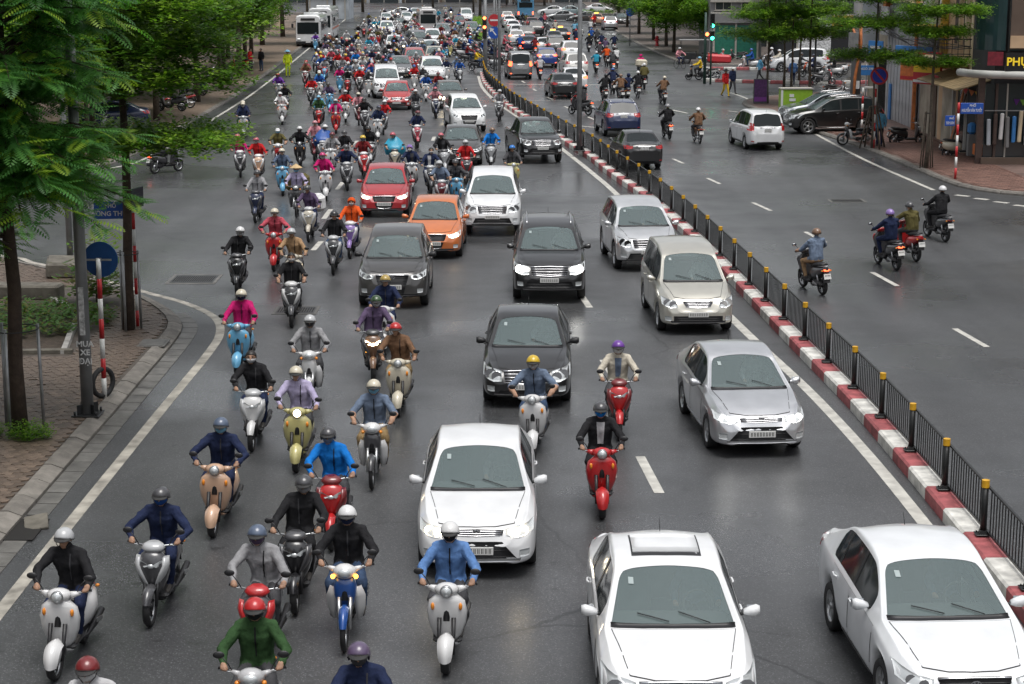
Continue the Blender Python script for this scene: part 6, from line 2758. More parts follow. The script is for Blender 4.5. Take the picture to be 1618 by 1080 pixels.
# hedges in planters near the far crossing
def hedge(name, label, a, b, h, w, seed):
    random.seed(seed)
    a, b = Vector((*a, 0)), Vector((*b, 0))
    t = thing(name, label, 'hedge', (0, 0, 0))
    L = Leaves()
    ln = (b - a).length
    d = (b - a).normalized()
    nrm = Vector((d.y, -d.x, 0))
    for k in range(int(ln * 26)):
        p = a + d * random.uniform(0, ln) + nrm * random.uniform(-w / 2, w / 2) + Vector((0, 0, .35 + random.uniform(.1, h)))
        clump(L, p, .12, 7, .16, .05, random.choice((0, 1, 1, 2)), .6)
    obj('foliage', L.mesh('foliage', [LEAF_A, LEAF_B, LEAF_C]), t)
    c = (a + b) / 2
    bx(t, 'planter', (c.x, c.y, .2), (ln, w * 1.1, .4), W_GREY, (0, 0, math.atan2(d.y, d.x)))


hedge('median_hedge', 'clipped green hedge on the far median', (-3.4, 186), (-4.6, 250), .7, 1.0, 1)
hedge('median_hedge', 'green hedge in planters before the crossing cars', (5.5, 292), (15.5, 282), .6, .9, 2)

# street fronts along both sides: beyond the trees, plus unseen ones added to block low sky light
for i, (x, y, sx_, sy_, h, m, lb) in enumerate([(-24, 20, 12, 26, 13, W_GREY, 'grey terrace left of the corner pavement'), (-24, -8, 12, 26, 15, W_CREAM, 'cream terrace left of the footbridge'),
        (30, 38, 12, 30, 13, W_DIRTY, 'stained terrace right of the empty carriageway'), (30, 6, 12, 30, 14, W_WHITE, 'white terrace right of the footbridge'), (30, -26, 12, 28, 12, W_BROWN, 'brown terrace behind on the right'), (-24, -36, 12, 28, 12, W_DIRTY, 'stained terrace behind on the left'),
        (28, 204, 12, 26, 10, W_DIRTY, 'stained shop terrace behind the far right trees'), (28, 232, 12, 28, 12, W_BROWN, 'brown shop terrace behind the silver jeep'), (28, 262, 12, 30, 11, W_GREY, 'grey shop terrace at the end of the far right pavement'),
        (-38, 108, 12, 24, 9, W_DIRTY, 'stained terrace behind the far left kerb trees'), (-38, 150, 12, 30, 10, W_BROWN, 'brown terrace behind the front white coach'), (-38, 182, 12, 30, 11, W_CREAM, 'cream terrace behind the rear white coach')]):
    t = thing('terrace_building', lb, 'building', (x, y, 0))
    bx(t, 'wall', (0, 0, h / 2), (sx_, sy_, h), m)
    sd = -1 if x > 0 else 1
    for k in range(7):
        for z in (1.6, 5.2, 8.2):
            bx(t, 'window' if z > 2 else 'shop_opening', (sd * sx_ / 2, -sy_ / 2 + sy_ * (k + .5) / 7, z), (.12, sy_ / 7 * (.5 if z > 2 else .8), 2.0 if z > 2 else 2.9), M_WINDOW if (k + i) % 3 else W_SHUTTER)
        bx(t, 'shop_sign', (sd * (sx_ / 2 + .1), -sy_ / 2 + sy_ * (k + .5) / 7, 3.5), (.2, sy_ / 7 * .86, .6), (SGN_RED, W_DARK, SGN_WHITE, SGN_LBLUE, W_YEL)[(k * 2 + i) % 5])
# ------------------------------------------------------------------ street furniture
M_POLE = mat('pole_grey', (.23, .235, .24), rough=.5, metal=.4, var=.2, vscale=3)
M_POLEDARK = mat('pole_dark', (.10, .105, .11), rough=.5, metal=.4, var=.2, vscale=3)
M_POSTRED = mat('post_red', (.48, .02, .025), rough=.4, var=.08)
M_POSTWHITE = mat('post_white', (.72, .72, .70), rough=.45, var=.08)
M_SIGNBACK = mat('sign_back_blue', (.006, .055, .19), rough=.5, var=.12)


def striped_post(parent, h, r=.045, n=None, z0=0.0, start_white=False):
    """banded round post, each band a part"""
    n = n or int(round(h / .40))
    for k in range(n):
        q = MB()
        q.tube([(0, 0, z0 + h * k / n), (0, 0, z0 + h * (k + 1) / n)], r, 12)
        obj('post_band', q.mesh('post_band', [M_POSTWHITE if (k % 2) ^ (0 if start_white else 1) == 0 else M_POSTRED]), parent)


def disc(parent, name, c, r, m, th=.02, rot=(PI / 2, 0, 0), n=32):
    q = MB()
    q.lathe([(.001, -th / 2), (r, -th / 2), (r, th / 2), (.001, th / 2)], n, 0, 'z', smooth=False)
    return obj(name, q.mesh(name, [m]), parent, None, c, rot)


# left corner: round sign seen from behind on a striped post
x, y = G(166, 638)
t = thing('round_sign_post', 'red and white post carrying a round blue sign plate on the left pavement', 'sign', (x, y, .13), 0)
striped_post(t, 2.75, .048, 7, start_white=True)
p = disc(t, 'sign_plate', (.03, -.065, 2.72), .345, M_SIGNBACK, .02, (PI / 2, 0, R(-8)))
q = MB()
q.box((0, -.05, 2.72), (.5, .02, .035), 0)
q.box((0, -.02, 2.72), (.10, .13, .06), 0)
obj('bracket', q.mesh('bracket', [M_STEEL]), t)
# put the plate behind the post as in the photo
p.location = (.03, .075, 2.72)
for ch_ in t.children:
    if ch_.name.startswith('bracket'):
        ch_.location = (0, .06, 0)
q = MB()
pts = [(.265 * math.cos(2 * PI * k / 28), 0, .265 * math.sin(2 * PI * k / 28)) for k in range(29)]
q.tube(pts, .05, 10, caps=False)
o = obj('tyre_on_post', q.mesh('tyre_on_post', [M_RUBBER]), None, None, (x - .02, y - .02, .13 + .31), (0, R(4), R(56)))
tag(o, 'worn black tyre hung round the foot of the striped post', 'tyre')

# second striped post with the street name plate
x, y = G(218, 524)
t = thing('street_name_post', 'slim red and white post with blue street name plate at the left corner', 'sign', (x, y, .13), 0)
striped_post(t, 3.05, .04, 8)
for k, (nx, rz, w) in enumerate(((-.44, R(4), .80),)):
    pl1 = bx(t, 'name_plate', (nx - .06, .05, 2.72), (w, .03, .40), SGN_BLUE, (0, 0, rz), .008)
    lettering('PHỐ', .13, pl1, (-.02, -.02, .10), (PI / 2, 0, 0), SGN_WHITE, .003)
    lettering('ƯỜNG THƯỢ', .155, pl1, (.0, -.02, -.08), (PI / 2, 0, 0), SGN_WHITE, .003)
bx(t, 'name_plate', (.11, .0, 3.02), (.03, .62, .46), mat('sign_back_dark', (.012, .018, .045), rough=.5), (0, 0, R(-14)), .008)


# lamp columns
def lamp_column(px, py, r0, h, label, base=True, arm=None, z0=0.0, m=None, loc=None, square=False):
    x, y = loc or G(px, py, z0)
    t = thing('lamp_column', label, 'lamp post', (x, y, z0))
    q = MB()
    q.tube([(0, 0, 0), (0, 0, h * .3), (0, 0, h)], [r0, r0 * .92, r0 * .6], 8 if square else 14, 0)
    obj('column', q.mesh('column', [m or M_POLE]), t)
    if base:
        q = MB()
        q.box((0, 0, .02), (.52, .52, .035), 0, bev=.01)
        for sx in (-1, 1):
            for sy in (-1, 1):
                q.tube([(sx * .2, sy * .2, .03), (sx * .2, sy * .2, .11)], .022, 6, 0)
                q.box((sx * .11, sy * .11, .12), (.14, .02, .2), 0, rot=(0, 0, R(45) * sx * sy))
        obj('base_plate', q.mesh('base_plate', [M_DARKMETAL]), t)
    if arm:
        q = MB()
        q.tube([(0, 0, h - .3), (arm[0] * .4, arm[1] * .4, h + .5), (arm[0], arm[1], h + .8)], [.06, .05, .04], 8)
        obj('arm', q.mesh('arm', [m or M_POLE]), t)
        q = MB()
        q.ball((arm[0] * 1.12, arm[1] * 1.12, h + .82), (.16, .34, .09), 10, 6)
        obj('lamp_head', q.mesh('lamp_head', [M_POLE]), t)
    return t


t = lamp_column(139, 655, .118, 11, 'grey steel lamp column with bolted base plate on the left pavement', True, (2.4, 0), .13)
wt = bx(t, 'torn_poster', (.0, -.115, 2.0), (.10, .012, .9), mat('torn_paper', (.5, .5, .5), rough=.8, var=.6, vscale=12))
for i, (s_, zz) in enumerate((('ĐẠI', 1.05), ('XE', 1.22), ('MUA', 1.38))):
    lettering(s_, .15, t, (.035, -.125, zz), (PI / 2, 0, 0), SGN_WHITE, .004)
t = lamp_column(112, 425, .09, 10, 'thinner grey pole behind the round blue sign', False, None, .13)
lamp_column(915, 238, .115, 12, 'tall grey lamp column standing on the median by the black sedan', True, (-2, 0), .24)
lamp_column(789, 144, .10, 12, 'grey lamp column on the median beside the silver van', True, (-2, 0), .24)
sig = lamp_column(767, 116, .17, 7.5, 'thick grey signal mast at the end of the median', False, None, .0)
M_REDON = mat('signal_red', (.9, .1, .05), rough=.4, emit=(1.0, .16, .05), estr=5)
M_GREENON = mat('signal_green', (.05, .9, .5), rough=.4, emit=(.05, 1.0, .55), estr=5)


def signal_head(label, loc, lit, n=3, rz=0.0, pole_h=None):
    t = thing('traffic_light', label, 'traffic light', loc, rz)
    bx(t, 'housing', (0, .06, 0), (.32, .18, .34 * n), M_BLACKPL, None, .03)
    for k in range(n):
        z = .34 * (n - 1) / 2 - k * .34
        lens = disc(t, 'lens', (0, -.04, z), .125, lit.get(k, mat('lens_off', (.03, .03, .03), rough=.3)), .03)
        q = MB()
        q.lathe([(.135, 0), (.135, .16)], 14, 0, 'y', (0, -.20, 0), arc=PI, caps=False)
        obj('hood', q.mesh('hood', [M_BLACKPL]), t, None, (0, 0, z), (0, R(-90), 0))
    return t


sx_, sy_, _ = sig.location
signal_head('upper red traffic light on the median signal mast', (sx_ - .05, sy_ - .30, 4.0), {0: M_REDON}, 2)
signal_head('lower red traffic light on the median signal mast', (sx_ - .05, sy_ - .30, 3.15), {0: M_REDON}, 3)
x, y = G(781, 112)
t = thing('no_entry_sign', 'red no entry disc with a white bar above a blue arrow disc on a pole', 'sign', (x, y, 0))
q = MB()
q.tube([(0, 0, 0), (0, 0, 7)], .07, 10)
q.tube([(.16, 0, 0), (.16, 0, 7)], .05, 8)
obj('pole', q.mesh('pole', [M_POLE]), t)
d = disc(t, 'no_entry_disc', (.0, -.10, 3.9), .46, SGN_RED)
bx(d, 'white_bar', (0, 0, .014), (.62, .13, .01), SGN_WHITE)
d = disc(t, 'arrow_disc', (.0, -.10, 2.95), .46, SGN_BLUE)
bx(d, 'arrow_shaft', (-.02, .02, .014), (.09, .56, .01), SGN_WHITE, (0, 0, R(38)))
q = MB()
q.prism([(-.2, 0), (.2, 0), (0, .26)], 0, .01)
obj('arrow_head', q.mesh('arrow_head', [SGN_WHITE]), d, None, (-.16, .16, .012), (0, 0, R(38)))
# right-hand signal
x, y = G(1113, 132)
t = thing('signal_post', 'dark green signal post at the right junction', 'signal post', (x, y, 0))
q = MB()
q.tube([(0, 0, 0), (0, 0, 4.9)], [.11, .08], 10)
q.tube([(.35, -.6, 0), (.35, -.6, 4.2)], [.07, .05], 8)
obj('post', q.mesh('post', [mat('post_green', (.02, .06, .045), rough=.5)]), t)
signal_head('large green traffic light high on the right junction post', (x + .42, y - .5, 4.35), {2: M_GREENON}, 3)
signal_head('lower green traffic light on the right junction post', (x + .38, y - .9, 3.35), {1: M_GREENON}, 2)
signal_head('small red signal beside the lower green light', (x + .02, y - .9, 3.45), {0: M_REDON}, 1)
x, y = G(916, 22)
signal_head('distant green traffic light beside the far crossing', (x - 1.0, y, 4.9), {2: M_GREENON}, 3).scale = (1.6, 1.6, 1.6)
q = MB()
q.tube([(0, 0, 0), (0, 0, 4.6)], .09, 8)
tag(obj('signal_post', q.mesh('signal_post', [M_POLEDARK]), None, None, (x - 1.0, y + .3, 0)), 'distant thin post under the far green light', 'signal post')

# right pavement signs
x, y = G(1380, 238)
t = thing('no_parking_sign', 'round blue and red no parking sign on a striped post', 'sign', (x, y, .13), R(-4))
striped_post(t, 3.05, .05, 8)
d = disc(t, 'sign_disc', (.12, -.09, 3.25), .40, SGN_RED)
d2 = disc(d, 'sign_field', (0, 0, .014), .31, mat('sign_royal', (.015, .04, .40), rough=.4), .02, (0, 0, 0))
bx(d, 'sign_slash', (0, 0, .030), (.09, .60, .012), SGN_RED, (0, 0, R(42)))
x, y = G(1361, 218)
t = thing('banded_post', 'red and white banded post with bent white arm by the parked black car', 'post', (x, y, .13))
striped_post(t, 2.3, .05, 6)
bx(t, 'arm', (.28, 0, 2.32), (.5, .09, .09), M_POSTWHITE)
x, y = G(1509, 287)
t = thing('street_name_post', 'red and white post with two blue street name plates on the right pavement', 'sign', (x, y, .13), R(0))
striped_post(t, 2.95, .048, 7, start_white=False)
pl1 = bx(t, 'name_plate', (.52, .03, 2.72), (.86, .035, .42), SGN_BLUE, (0, 0, R(-6)), .008)
lettering('PHỐ', .12, pl1, (.03, -.022, .11), (PI / 2, 0, 0), SGN_WHITE, .003)
lettering('NGUYỄN VĂN TUYẾT', .125, pl1, (0, -.022, -.08), (PI / 2, 0, 0), SGN_WHITE, .003).scale = (.62, 1.25, 1)
pl2 = bx(t, 'name_plate', (-.24, .30, 2.22), (.42, .035, .40), SGN_BLUE, (0, 0, R(14)), .008)
lettering('PHỐ', .10, pl2, (.06, -.022, .09), (PI / 2, 0, 0), SGN_WHITE, .003)
lettering('TÂY SƠN', .12, pl2, (0, -.022, -.09), (PI / 2, 0, 0), SGN_WHITE, .003).scale = (.7, 1.2, 1)
x, y = G(1366, 190)
t = thing('lane_name_sign', 'small blue lane sign on a thin pole behind the banded post', 'sign', (x, y, .13))
q = MB()
q.tube([(0, 0, 0), (0, 0, 2.9)], .04, 8)
obj('pole', q.mesh('pole', [M_POLE]), t)
pl3 = bx(t, 'plate', (0, -.05, 2.55), (.95, .03, .52), SGN_LBLUE, None, .008)
lettering('NGÕ 298', .17, pl3, (0, -.02, .08), (PI / 2, 0, 0), SGN_WHITE, .003)
# electric poles with cables
x, y = G(1349, 205)
t = thing('utility_pole', 'old concrete utility pole wrapped with orange pipe by the parked black car', 'utility pole', (x, y, .1))
q = MB()
q.tube([(0, 0, 0), (0, 0, 9.5)], [.28, .2], 10)
obj('pole', q.mesh('pole', [W_GREY]), t)
q = MB()
q.tube([(-.15, -.32, 0), (-.1, -.33, 2.6), (.15, -.30, 4.2), (.10, -.3, 5.2)], .075, 8)
q.tube([(.12, -.30, 4.0), (-.28, -.30, 5.0)], .06, 8)
obj('orange_pipe', q.mesh('orange_pipe', [W_ORANGE]), t)
bx(t, 'meter_box', (-.25, -.35, 4.3), (.45, .3, 1.0), M_STEEL)
bx(t, 'notice', (.0, -.29, 2.2), (.3, .02, .4), SGN_WHITE)
random.seed(4)
for k in range(7):
    q = MB()
    a = Vector((19.6 + random.uniform(-.6, .3), 104 + random.uniform(-4, 2), 5.6 + random.uniform(-.6, .9)))
    b = Vector((20.0 + random.uniform(-.2, .2), 81 + random.uniform(-1, 3), 4.9 + random.uniform(-.6, .5)))
    pts = [a.lerp(b, i / 10) - Vector((0, 0, math.sin(PI * i / 10) * random.uniform(.5, .75))) for i in range(11)]
    q.tube(pts, .022, 5)
    tag(obj('overhead_cable', q.mesh('overhead_cable', [M_BLACKPL])), 'black cable slung along the house fronts on the right', 'cable', 'cables slung along the right house fronts')
# bunting
t = thing('bunting', 'string of coloured pennants hung across the corner shop front', 'bunting', (0, 0, 0))
A, B = Vector((19.0, 83.4, 3.45)), Vector((21.6, 74.4, 2.95))
pts = [A.lerp(B, i / 18) - Vector((0, 0, .35 * math.sin(PI * i / 18))) for i in range(19)]
q = MB()
q.tube(pts, .012, 4)
obj('string', q.mesh('string', [M_BLACKPL]), t)
fl = [SGN_RED, SGN_ORANGE, SGN_YEL, mat('pennant_purple', (.16, .04, .28), rough=.6), mat('pennant_green', (.2, .4, .06), rough=.6)]
for i in range(18):
    a, b = pts[i], pts[i + 1]
    q = MB()
    c = (a + b) / 2 - Vector((0, 0, .26))
    f = Vector((.004, .002, 0))
    q.add([a - f, b - f, c - f, a + f, b + f, c + f], [(0, 2, 1), (3, 4, 5), (0, 3, 5, 2), (1, 2, 5, 4), (0, 1, 4, 3)])
    obj('pennant', q.mesh('pennant', [fl[i % 5]]), t)

# kiosk and poster box
x, y = G(1282, 205)
thing('kiosk_cabinet', 'lime green utility cabinet with leaf painting on the right pavement', 'cabinet', (x - .1, y + 4.5, .12), R(3)).scale = (.8, .8, .74)
t = bpy.data.objects['kiosk_cabinet']
bx(t, 'body', (0, .4, 1.1), (2.1, .9, 2.2), SGN_LIME, None, .03)
bx(t, 'roof', (0, .4, 2.24), (2.2, 1.0, .08), M_FRAMEW)
bx(t, 'side_trim', (-1.0, -.06, 1.1), (.14, .04, 2.1), SGN_WHITE)
bx(t, 'label_plate', (-.35, -.062, 1.75), (.3, .02, .22), SGN_WHITE)
bx(t, 'label_plate', (-.30, -.062, 1.45), (.42, .02, .2), SGN_WHITE)
for s in (-1, 1):
    q = MB()
    q.prism([(0, 0), (.32, .16), (.46, .42), (.16, .34)], 0, .012)
    obj('leaf_motif', q.mesh('leaf_motif', [mat('leaf_paint', (.04, .26, .04), rough=.5)]), t, None, (.22 * s + .15, -.052, .72), (PI / 2, 0, 0 if s > 0 else R(70)))
x, y = G(1201, 166)
t = thing('poster_box', 'purple poster box standing on the pavement corner', 'poster box', (x, y, .12), R(-6))
t.scale = (.72, .8, .72)
bx(t, 'frame', (0, 0, 1.0), (1.15, .35, 2.0), M_POLEDARK, None, .02)
bx(t, 'poster', (0, -.18, 1.05), (1.0, .02, 1.8), SGN_PURPLE)
bx(t, 'poster_strip', (0, -.192, .35), (1.0, .01, .35), mat('poster_violet', (.22, .05, .3), rough=.5))
# street lamp with globes
x, y = G(1287, 130)
t = thing('globe_lamp', 'black park lamp with a cluster of round glass globes', 'lamp post', (x, y, .1))
q = MB()
q.tube([(0, 0, 0), (0, 0, .6), (0, 0, 3.9)], [.16, .09, .06], 10)
obj('post', q.mesh('post', [M_BLACKPL]), t)
for k in range(4):
    q = MB()
    a = PI / 2 * k
    q.ball((math.cos(a) * .26, math.sin(a) * .26, 4.0 + .12 * (k % 2)), .19, 12, 8)
    obj('globe', q.mesh('globe', [mat('globe_glass', (.6, .62, .62), rough=.15)]), t)
# far blue round sign and red hydrant
x, y = G(995, 74)
t = thing('blue_round_sign', 'far blue round sign on a thin pole by the right kerb', 'sign', (x, y, .1))
q = MB()
q.tube([(0, 0, 0), (0, 0, 3.6)], .05, 8)
obj('pole', q.mesh('pole', [M_POLE]), t)
disc(t, 'disc', (0, -.07, 3.3), .4, SGN_BLUE)
x, y = G(1038, 74)
t = thing('fire_hydrant', 'red fire hydrant on the far right pavement', 'hydrant', (x, y, .1))
q = MB()
q.lathe([(.22, 0), (.22, .08), (.15, .1), (.15, .75), (.19, .78), (.17, .92), (.06, 1.02), (.001, 1.04)], 12, 0)
q.tube([(-.28, 0, .6), (.28, 0, .6)], .07, 8)
obj('body', q.mesh('body', [SGN_RED]), t)
x, y = G(783, 60)
# far-left street things: big slab
x, y = G(112, 440)
o = tag(bx(None, 'stone_slab', (x, y, .33), (1.25, 1.5, .42), M_STONE, (0, R(2), R(12)), .06), 'broken concrete slab block at the edge of the left corner', 'slab')
x, y = G(40, 478)
o = tag(bx(None, 'stone_slab', (x, y, .3), (1.9, .6, .38), M_STONE, (0, 0, R(-4)), .05), 'low stone wall behind the soil bed', 'low wall')
random.seed(77)
# ------------------------------------------------------------------ traffic
def road_rz(y):
    """heading of the road at a distance: tangent of the median"""
    i = min(range(1, len(MED) - 1), key=lambda k: abs(MED[k].y - y))
    t = (MED[min(i + 6, len(MED) - 1)] - MED[max(i - 6, 0)]).normalized()
    if y > 140:
        return .06
    return math.atan2(-t.x, t.y)


WHT = ('white', (.74, .75, .76))
SLV = ('silver', (.68, .69, .71), .8)
BLK = ('black', (.012, .012, .013))
DGR = ('darkgrey', (.060, .058, .057), .2)
GRY = ('grey', (.22, .225, .23), .6)
RED = ('red', (.38, .018, .024))
ORG = ('orange', (.60, .17, .045), .1)
BEI = ('champagne', (.62, .60, .53), .65)
NVY = ('navy', (.012, .022, .075))
MAR = ('maroon', (.14, .02, .02))
BLU = ('blue', (.02, .05, .24))
# nearest oncoming cars: px, py of the ground under the front bumper
car(753, 917, 'sedan', ('pearl', (.70, .71, .72)), 'white sedan with amber lit headlamps in the middle lane', lights='on', face=0, trim='alloy', rz=.0)
car(1076, 1184, 'sedan', WHT, 'white sedan with sunroof nearest the camera', face=1, sunroof=True, W=1.80, L=4.6, rz=.0)
car(1540, 1168, 'sedan', ('white2', (.72, .74, .76)), 'white sedan entering at the lower edge beside the median', face=2, W=1.80, L=4.6, rz=.05, wheelstyle=1)
car(1203, 724, 'sedan', SLV, 'silver sedan with bright white headlamps beside the median line', lights='white', face=0, trim='alloy', rz=.08, wheelstyle=1)
car(832, 646, 'sedan', BLK, 'black sedan behind the rider in the yellow helmet', face=1, W=1.76, L=4.6, dark_mirror=True, rz=-.02)
car(1103, 530, 'mpv', BEI, 'champagne minivan alongside the striped median', face=3, rz=.05)
car(1026, 430, 'suv', ('silver2', (.72, .73, .74), .7), 'silver crossover behind the champagne minivan', face=1, L=4.5, rz=.08)
car(868, 480, 'suv', BLK, 'black off-roader with roof rails and white daytime lamps', lights='white', face=1, rails=True, L=4.9, W=1.88, hscale=1.04, rz=-.01)
car(620, 489, 'suv', DGR, 'dark grey crossover in the left lane', face=2, L=4.1, W=1.77, rz=0, dark_mirror=True)
car(684, 410, 'hatch', ORG, 'orange hatchback tucked behind the dark grey crossover', face=2, rz=-.02, lights='on')
car(607, 344, 'hatch', RED, 'red hatchback with glowing headlamps', face=2, L=4.05, lights='on', rz=.02)
car(778, 374, 'suv', WHT, 'white off-roader with tall chrome grille', face=1, L=4.8, W=1.82, hscale=1.06, rz=.0)
car(858, 259, 'pickup', BLK, 'black pickup truck close to the median fence', face=1, rz=.16)
car(729, 262, 'sedan', DGR, 'dark grey sedan behind the blue poncho riders', face=2, W=1.80, L=4.6, rz=.02)
car(742, 209, 'suv', ('white3', (.76, .77, .77)), 'white crossover with dark split grille near the bend', face=2, rz=.14)
car(716, 172, 'sedan', ('greybrown', (.12, .11, .10), .2), 'grey brown saloon with a headlamp lit behind the white crossover', face=1, lights='on', rz=.14, detail=1)
car(627, 174, 'hatch', ('red2', (.42, .03, .03)), 'bright red hatchback leading the far queue', face=3, rz=.05)
CARN = [
    (612, 156, 'van', WHT, 'white tall van just behind the bright red hatchback'), (634, 123, 'sedan', GRY, 'grey saloon behind the tall white van'),
    (657, 113, 'suv', ('rose', (.40, .07, .07)), 'faded red off-roader with one lamp lit in the far queue'), (685, 131, 'suv', WHT, 'white crossover in front of the beige saloon'),
    (689, 104, 'sedan', ('beige', (.40, .37, .31)), 'beige saloon to the right of the faded red off-roader'), (682, 91, 'sedan', WHT, 'white saloon behind the beige one'),
    (669, 79, 'mpv', GRY, 'grey minivan angled across the far lane'), (685, 74, 'suv', WHT, 'white car trailing the far grey minivan'), (701, 63, 'suv', GRY, 'grey off-roader to the right of the small bus'),
    (624, 82, 'sedan', WHT, 'white saloon far up the left lanes'), (612, 58, 'suv', WHT, 'white off-roader beside the dark saloon far up the road'), (632, 49, 'sedan', DGR, 'dark saloon left of the small bus'),
    (643, 37, 'sedan', WHT, 'white saloon behind the small bus'), (611, 39, 'hatch', WHT, 'small white car near the turning silver car'), (747, 60, 'suv', GRY, 'grey off-roader by the waiting bikes at the median gap'),
    (727, 44, 'sedan', MAR, 'maroon saloon far up the right lane'), (738, 36, 'van', WHT, 'white van behind the far maroon saloon'), (657, 29, 'sedan', WHT, 'white car almost hidden behind the small bus roof')]
for px, py, k, c, lb in CARN:
    car(px, py, k, c, lb, detail=1 if py > 70 else 0, face=random.choice((0, 1, 3)), rz=(.3 if 'angled' in lb else .10), lights='on' if 'lamp lit' in lb else None)
car(631, 27, 'sedan', ('silver3', (.55, .56, .57), .7), 'silver car turned side on at the far left', world=G(631, 27), rz=-PI / 2 + .1, detail=1, face=0)
# going away on the right carriageway
CARA = [
    (1018, 269, 'sedan', BLK, 'black sedan driving away beyond the median fence', dict(detail=2, rz=.10, face=0)),
    (986, 217, 'suv', NVY, 'dark blue crossover driving away ahead of the black sedan', dict(detail=2, rz=.10, face=1, rails=True, tint=True)),
    (1213, 238, 'mpv', WHT, 'white minivan driving away along the right kerb', dict(detail=2, rz=.12, face=2, L=4.5, tint=True, hscale=.97)),
    (893, 156, 'sedan', BLK, 'black saloon driving away beside the median lamp column', dict(detail=2, rz=.10, face=1)),
    (823, 126, 'van', GRY, 'silver grey van with a pale rear window and lit tail lamps', dict(detail=1, rz=.08, lights='tail')),
    (865, 107, 'hatch', BLU, 'royal blue hatchback driving away in the queue', dict(detail=1, rz=.08, lights='tail')),
    (904, 98, 'suv', WHT, 'white crossover with red tail lamps right of the blue hatchback', dict(detail=1, rz=.08, lights='tail')),
    (912, 122, 'suv', ('white4', (.66, .65, .62)), 'off white crossover behind the median lamp column', dict(detail=1, rz=.09)),
    (910, 145, 'sedan', WHT, 'white saloon alongside the departing black saloon', dict(detail=1, rz=.09, lights='tail')),
    (862, 86, 'sedan', WHT, 'white saloon in front of the royal blue hatchback', dict(detail=1, rz=.08, lights='tail')),
    (880, 89, 'suv', BLK, 'black crossover in the departing queue', dict(detail=1, rz=.08)), (837, 83, 'sedan', NVY, 'dark saloon with one tail lamp glowing', dict(detail=1, rz=.08, lights='tail')),
    (817, 72, 'hatch', WHT, 'white hatchback in the left departing lane', dict(detail=1, rz=.07, lights='tail')), (833, 68, 'suv', DGR, 'dark grey crossover beside the white hatchback', dict(detail=1, rz=.07)),
    (848, 58, 'suv', BLK, 'black off-roader further up the departing queue', dict(detail=0, rz=.07)), (812, 53, 'sedan', WHT, 'white saloon further up the left departing lane', dict(detail=0, rz=.07)),
    (818, 62, 'sedan', WHT, 'white saloon with a red light beside the lamp column', dict(detail=0, rz=.07, lights='tail')), (877, 73, 'sedan', GRY, 'grey saloon between the black crossover and the taxi', dict(detail=0, rz=.08)),
    (889, 67, 'sedan', BLK, 'black taxi with orange roof light', dict(detail=1, rz=.08, lights='tail')), (806, 44, 'sedan', WHT, 'white car near the far green median', dict(detail=0, rz=.07)), (802, 36, 'hatch', WHT, 'small white car at the far green median', dict(detail=0, rz=.07, lights='tail')),
    (842, 47, 'sedan', MAR, 'maroon car in the far departing crowd', dict(detail=0, rz=.07)), (965, 48, 'suv', SLV, 'silver jeep driving away on the far right', dict(detail=1, rz=.02)), (944, 40, 'sedan', ('taxi', (.5, .3, .2)), 'orange and white taxi ahead of the silver jeep', dict(detail=0, rz=.02, lights='tail'))]
for px, py, k, c, lb, kw in CARA:
    t = car(px, py, k, c, lb, away=True, **kw)
    if 'taxi' in lb:
        bx(t, 'roof_light', (0, 0, 1.54), (.5, .16, .16), M_AMBERON, None, .02)
for px, py, rz, c, lb in [(885, 33, -1.4, GRY, 'grey car crossing left of the far junction'), (871, 24, -1.5, WHT, 'white car crossing behind the planter hedge'), (905, 24, 1.5, ('skyblue', (.25, .32, .34)), 'pale blue car crossing behind the planter hedge'), (947, 20, 1.4, WHT, 'white car crossing right of the hedge'), (924, 35, -1.5, DGR, 'dark car crossing at the far junction'), (981, 38, .2, DGR, 'dark car parked by the far right trees')]:
    car(px, py, 'sedan', c, lb, world=G(px, py), rz=rz, detail=0, face=0)
# parked cars at the right-hand corner
x, y = G(1312, 211)
car(0, 0, 'suv', BLK, 'black off-roader parked nose out on the right pavement', world=(x + .25, y + .6), rz=-PI / 2 + .10, face=1, L=4.9, W=1.85, hscale=1.05, rails=True, tint=True, trim='alloy')
car(0, 0, 'suv', ('slate', (.10, .12, .14), .3), 'slate grey off-roader parked behind the black one', world=(x + .55, y + 5.0), rz=-PI / 2 + .12, face=1, L=4.8, rails=True, detail=1)
x, y = G(1262, 112)
car(0, 0, 'mpv', WHT, 'white minivan parked side on in the side street', world=(x, y), rz=-PI / 2, face=1, detail=1)


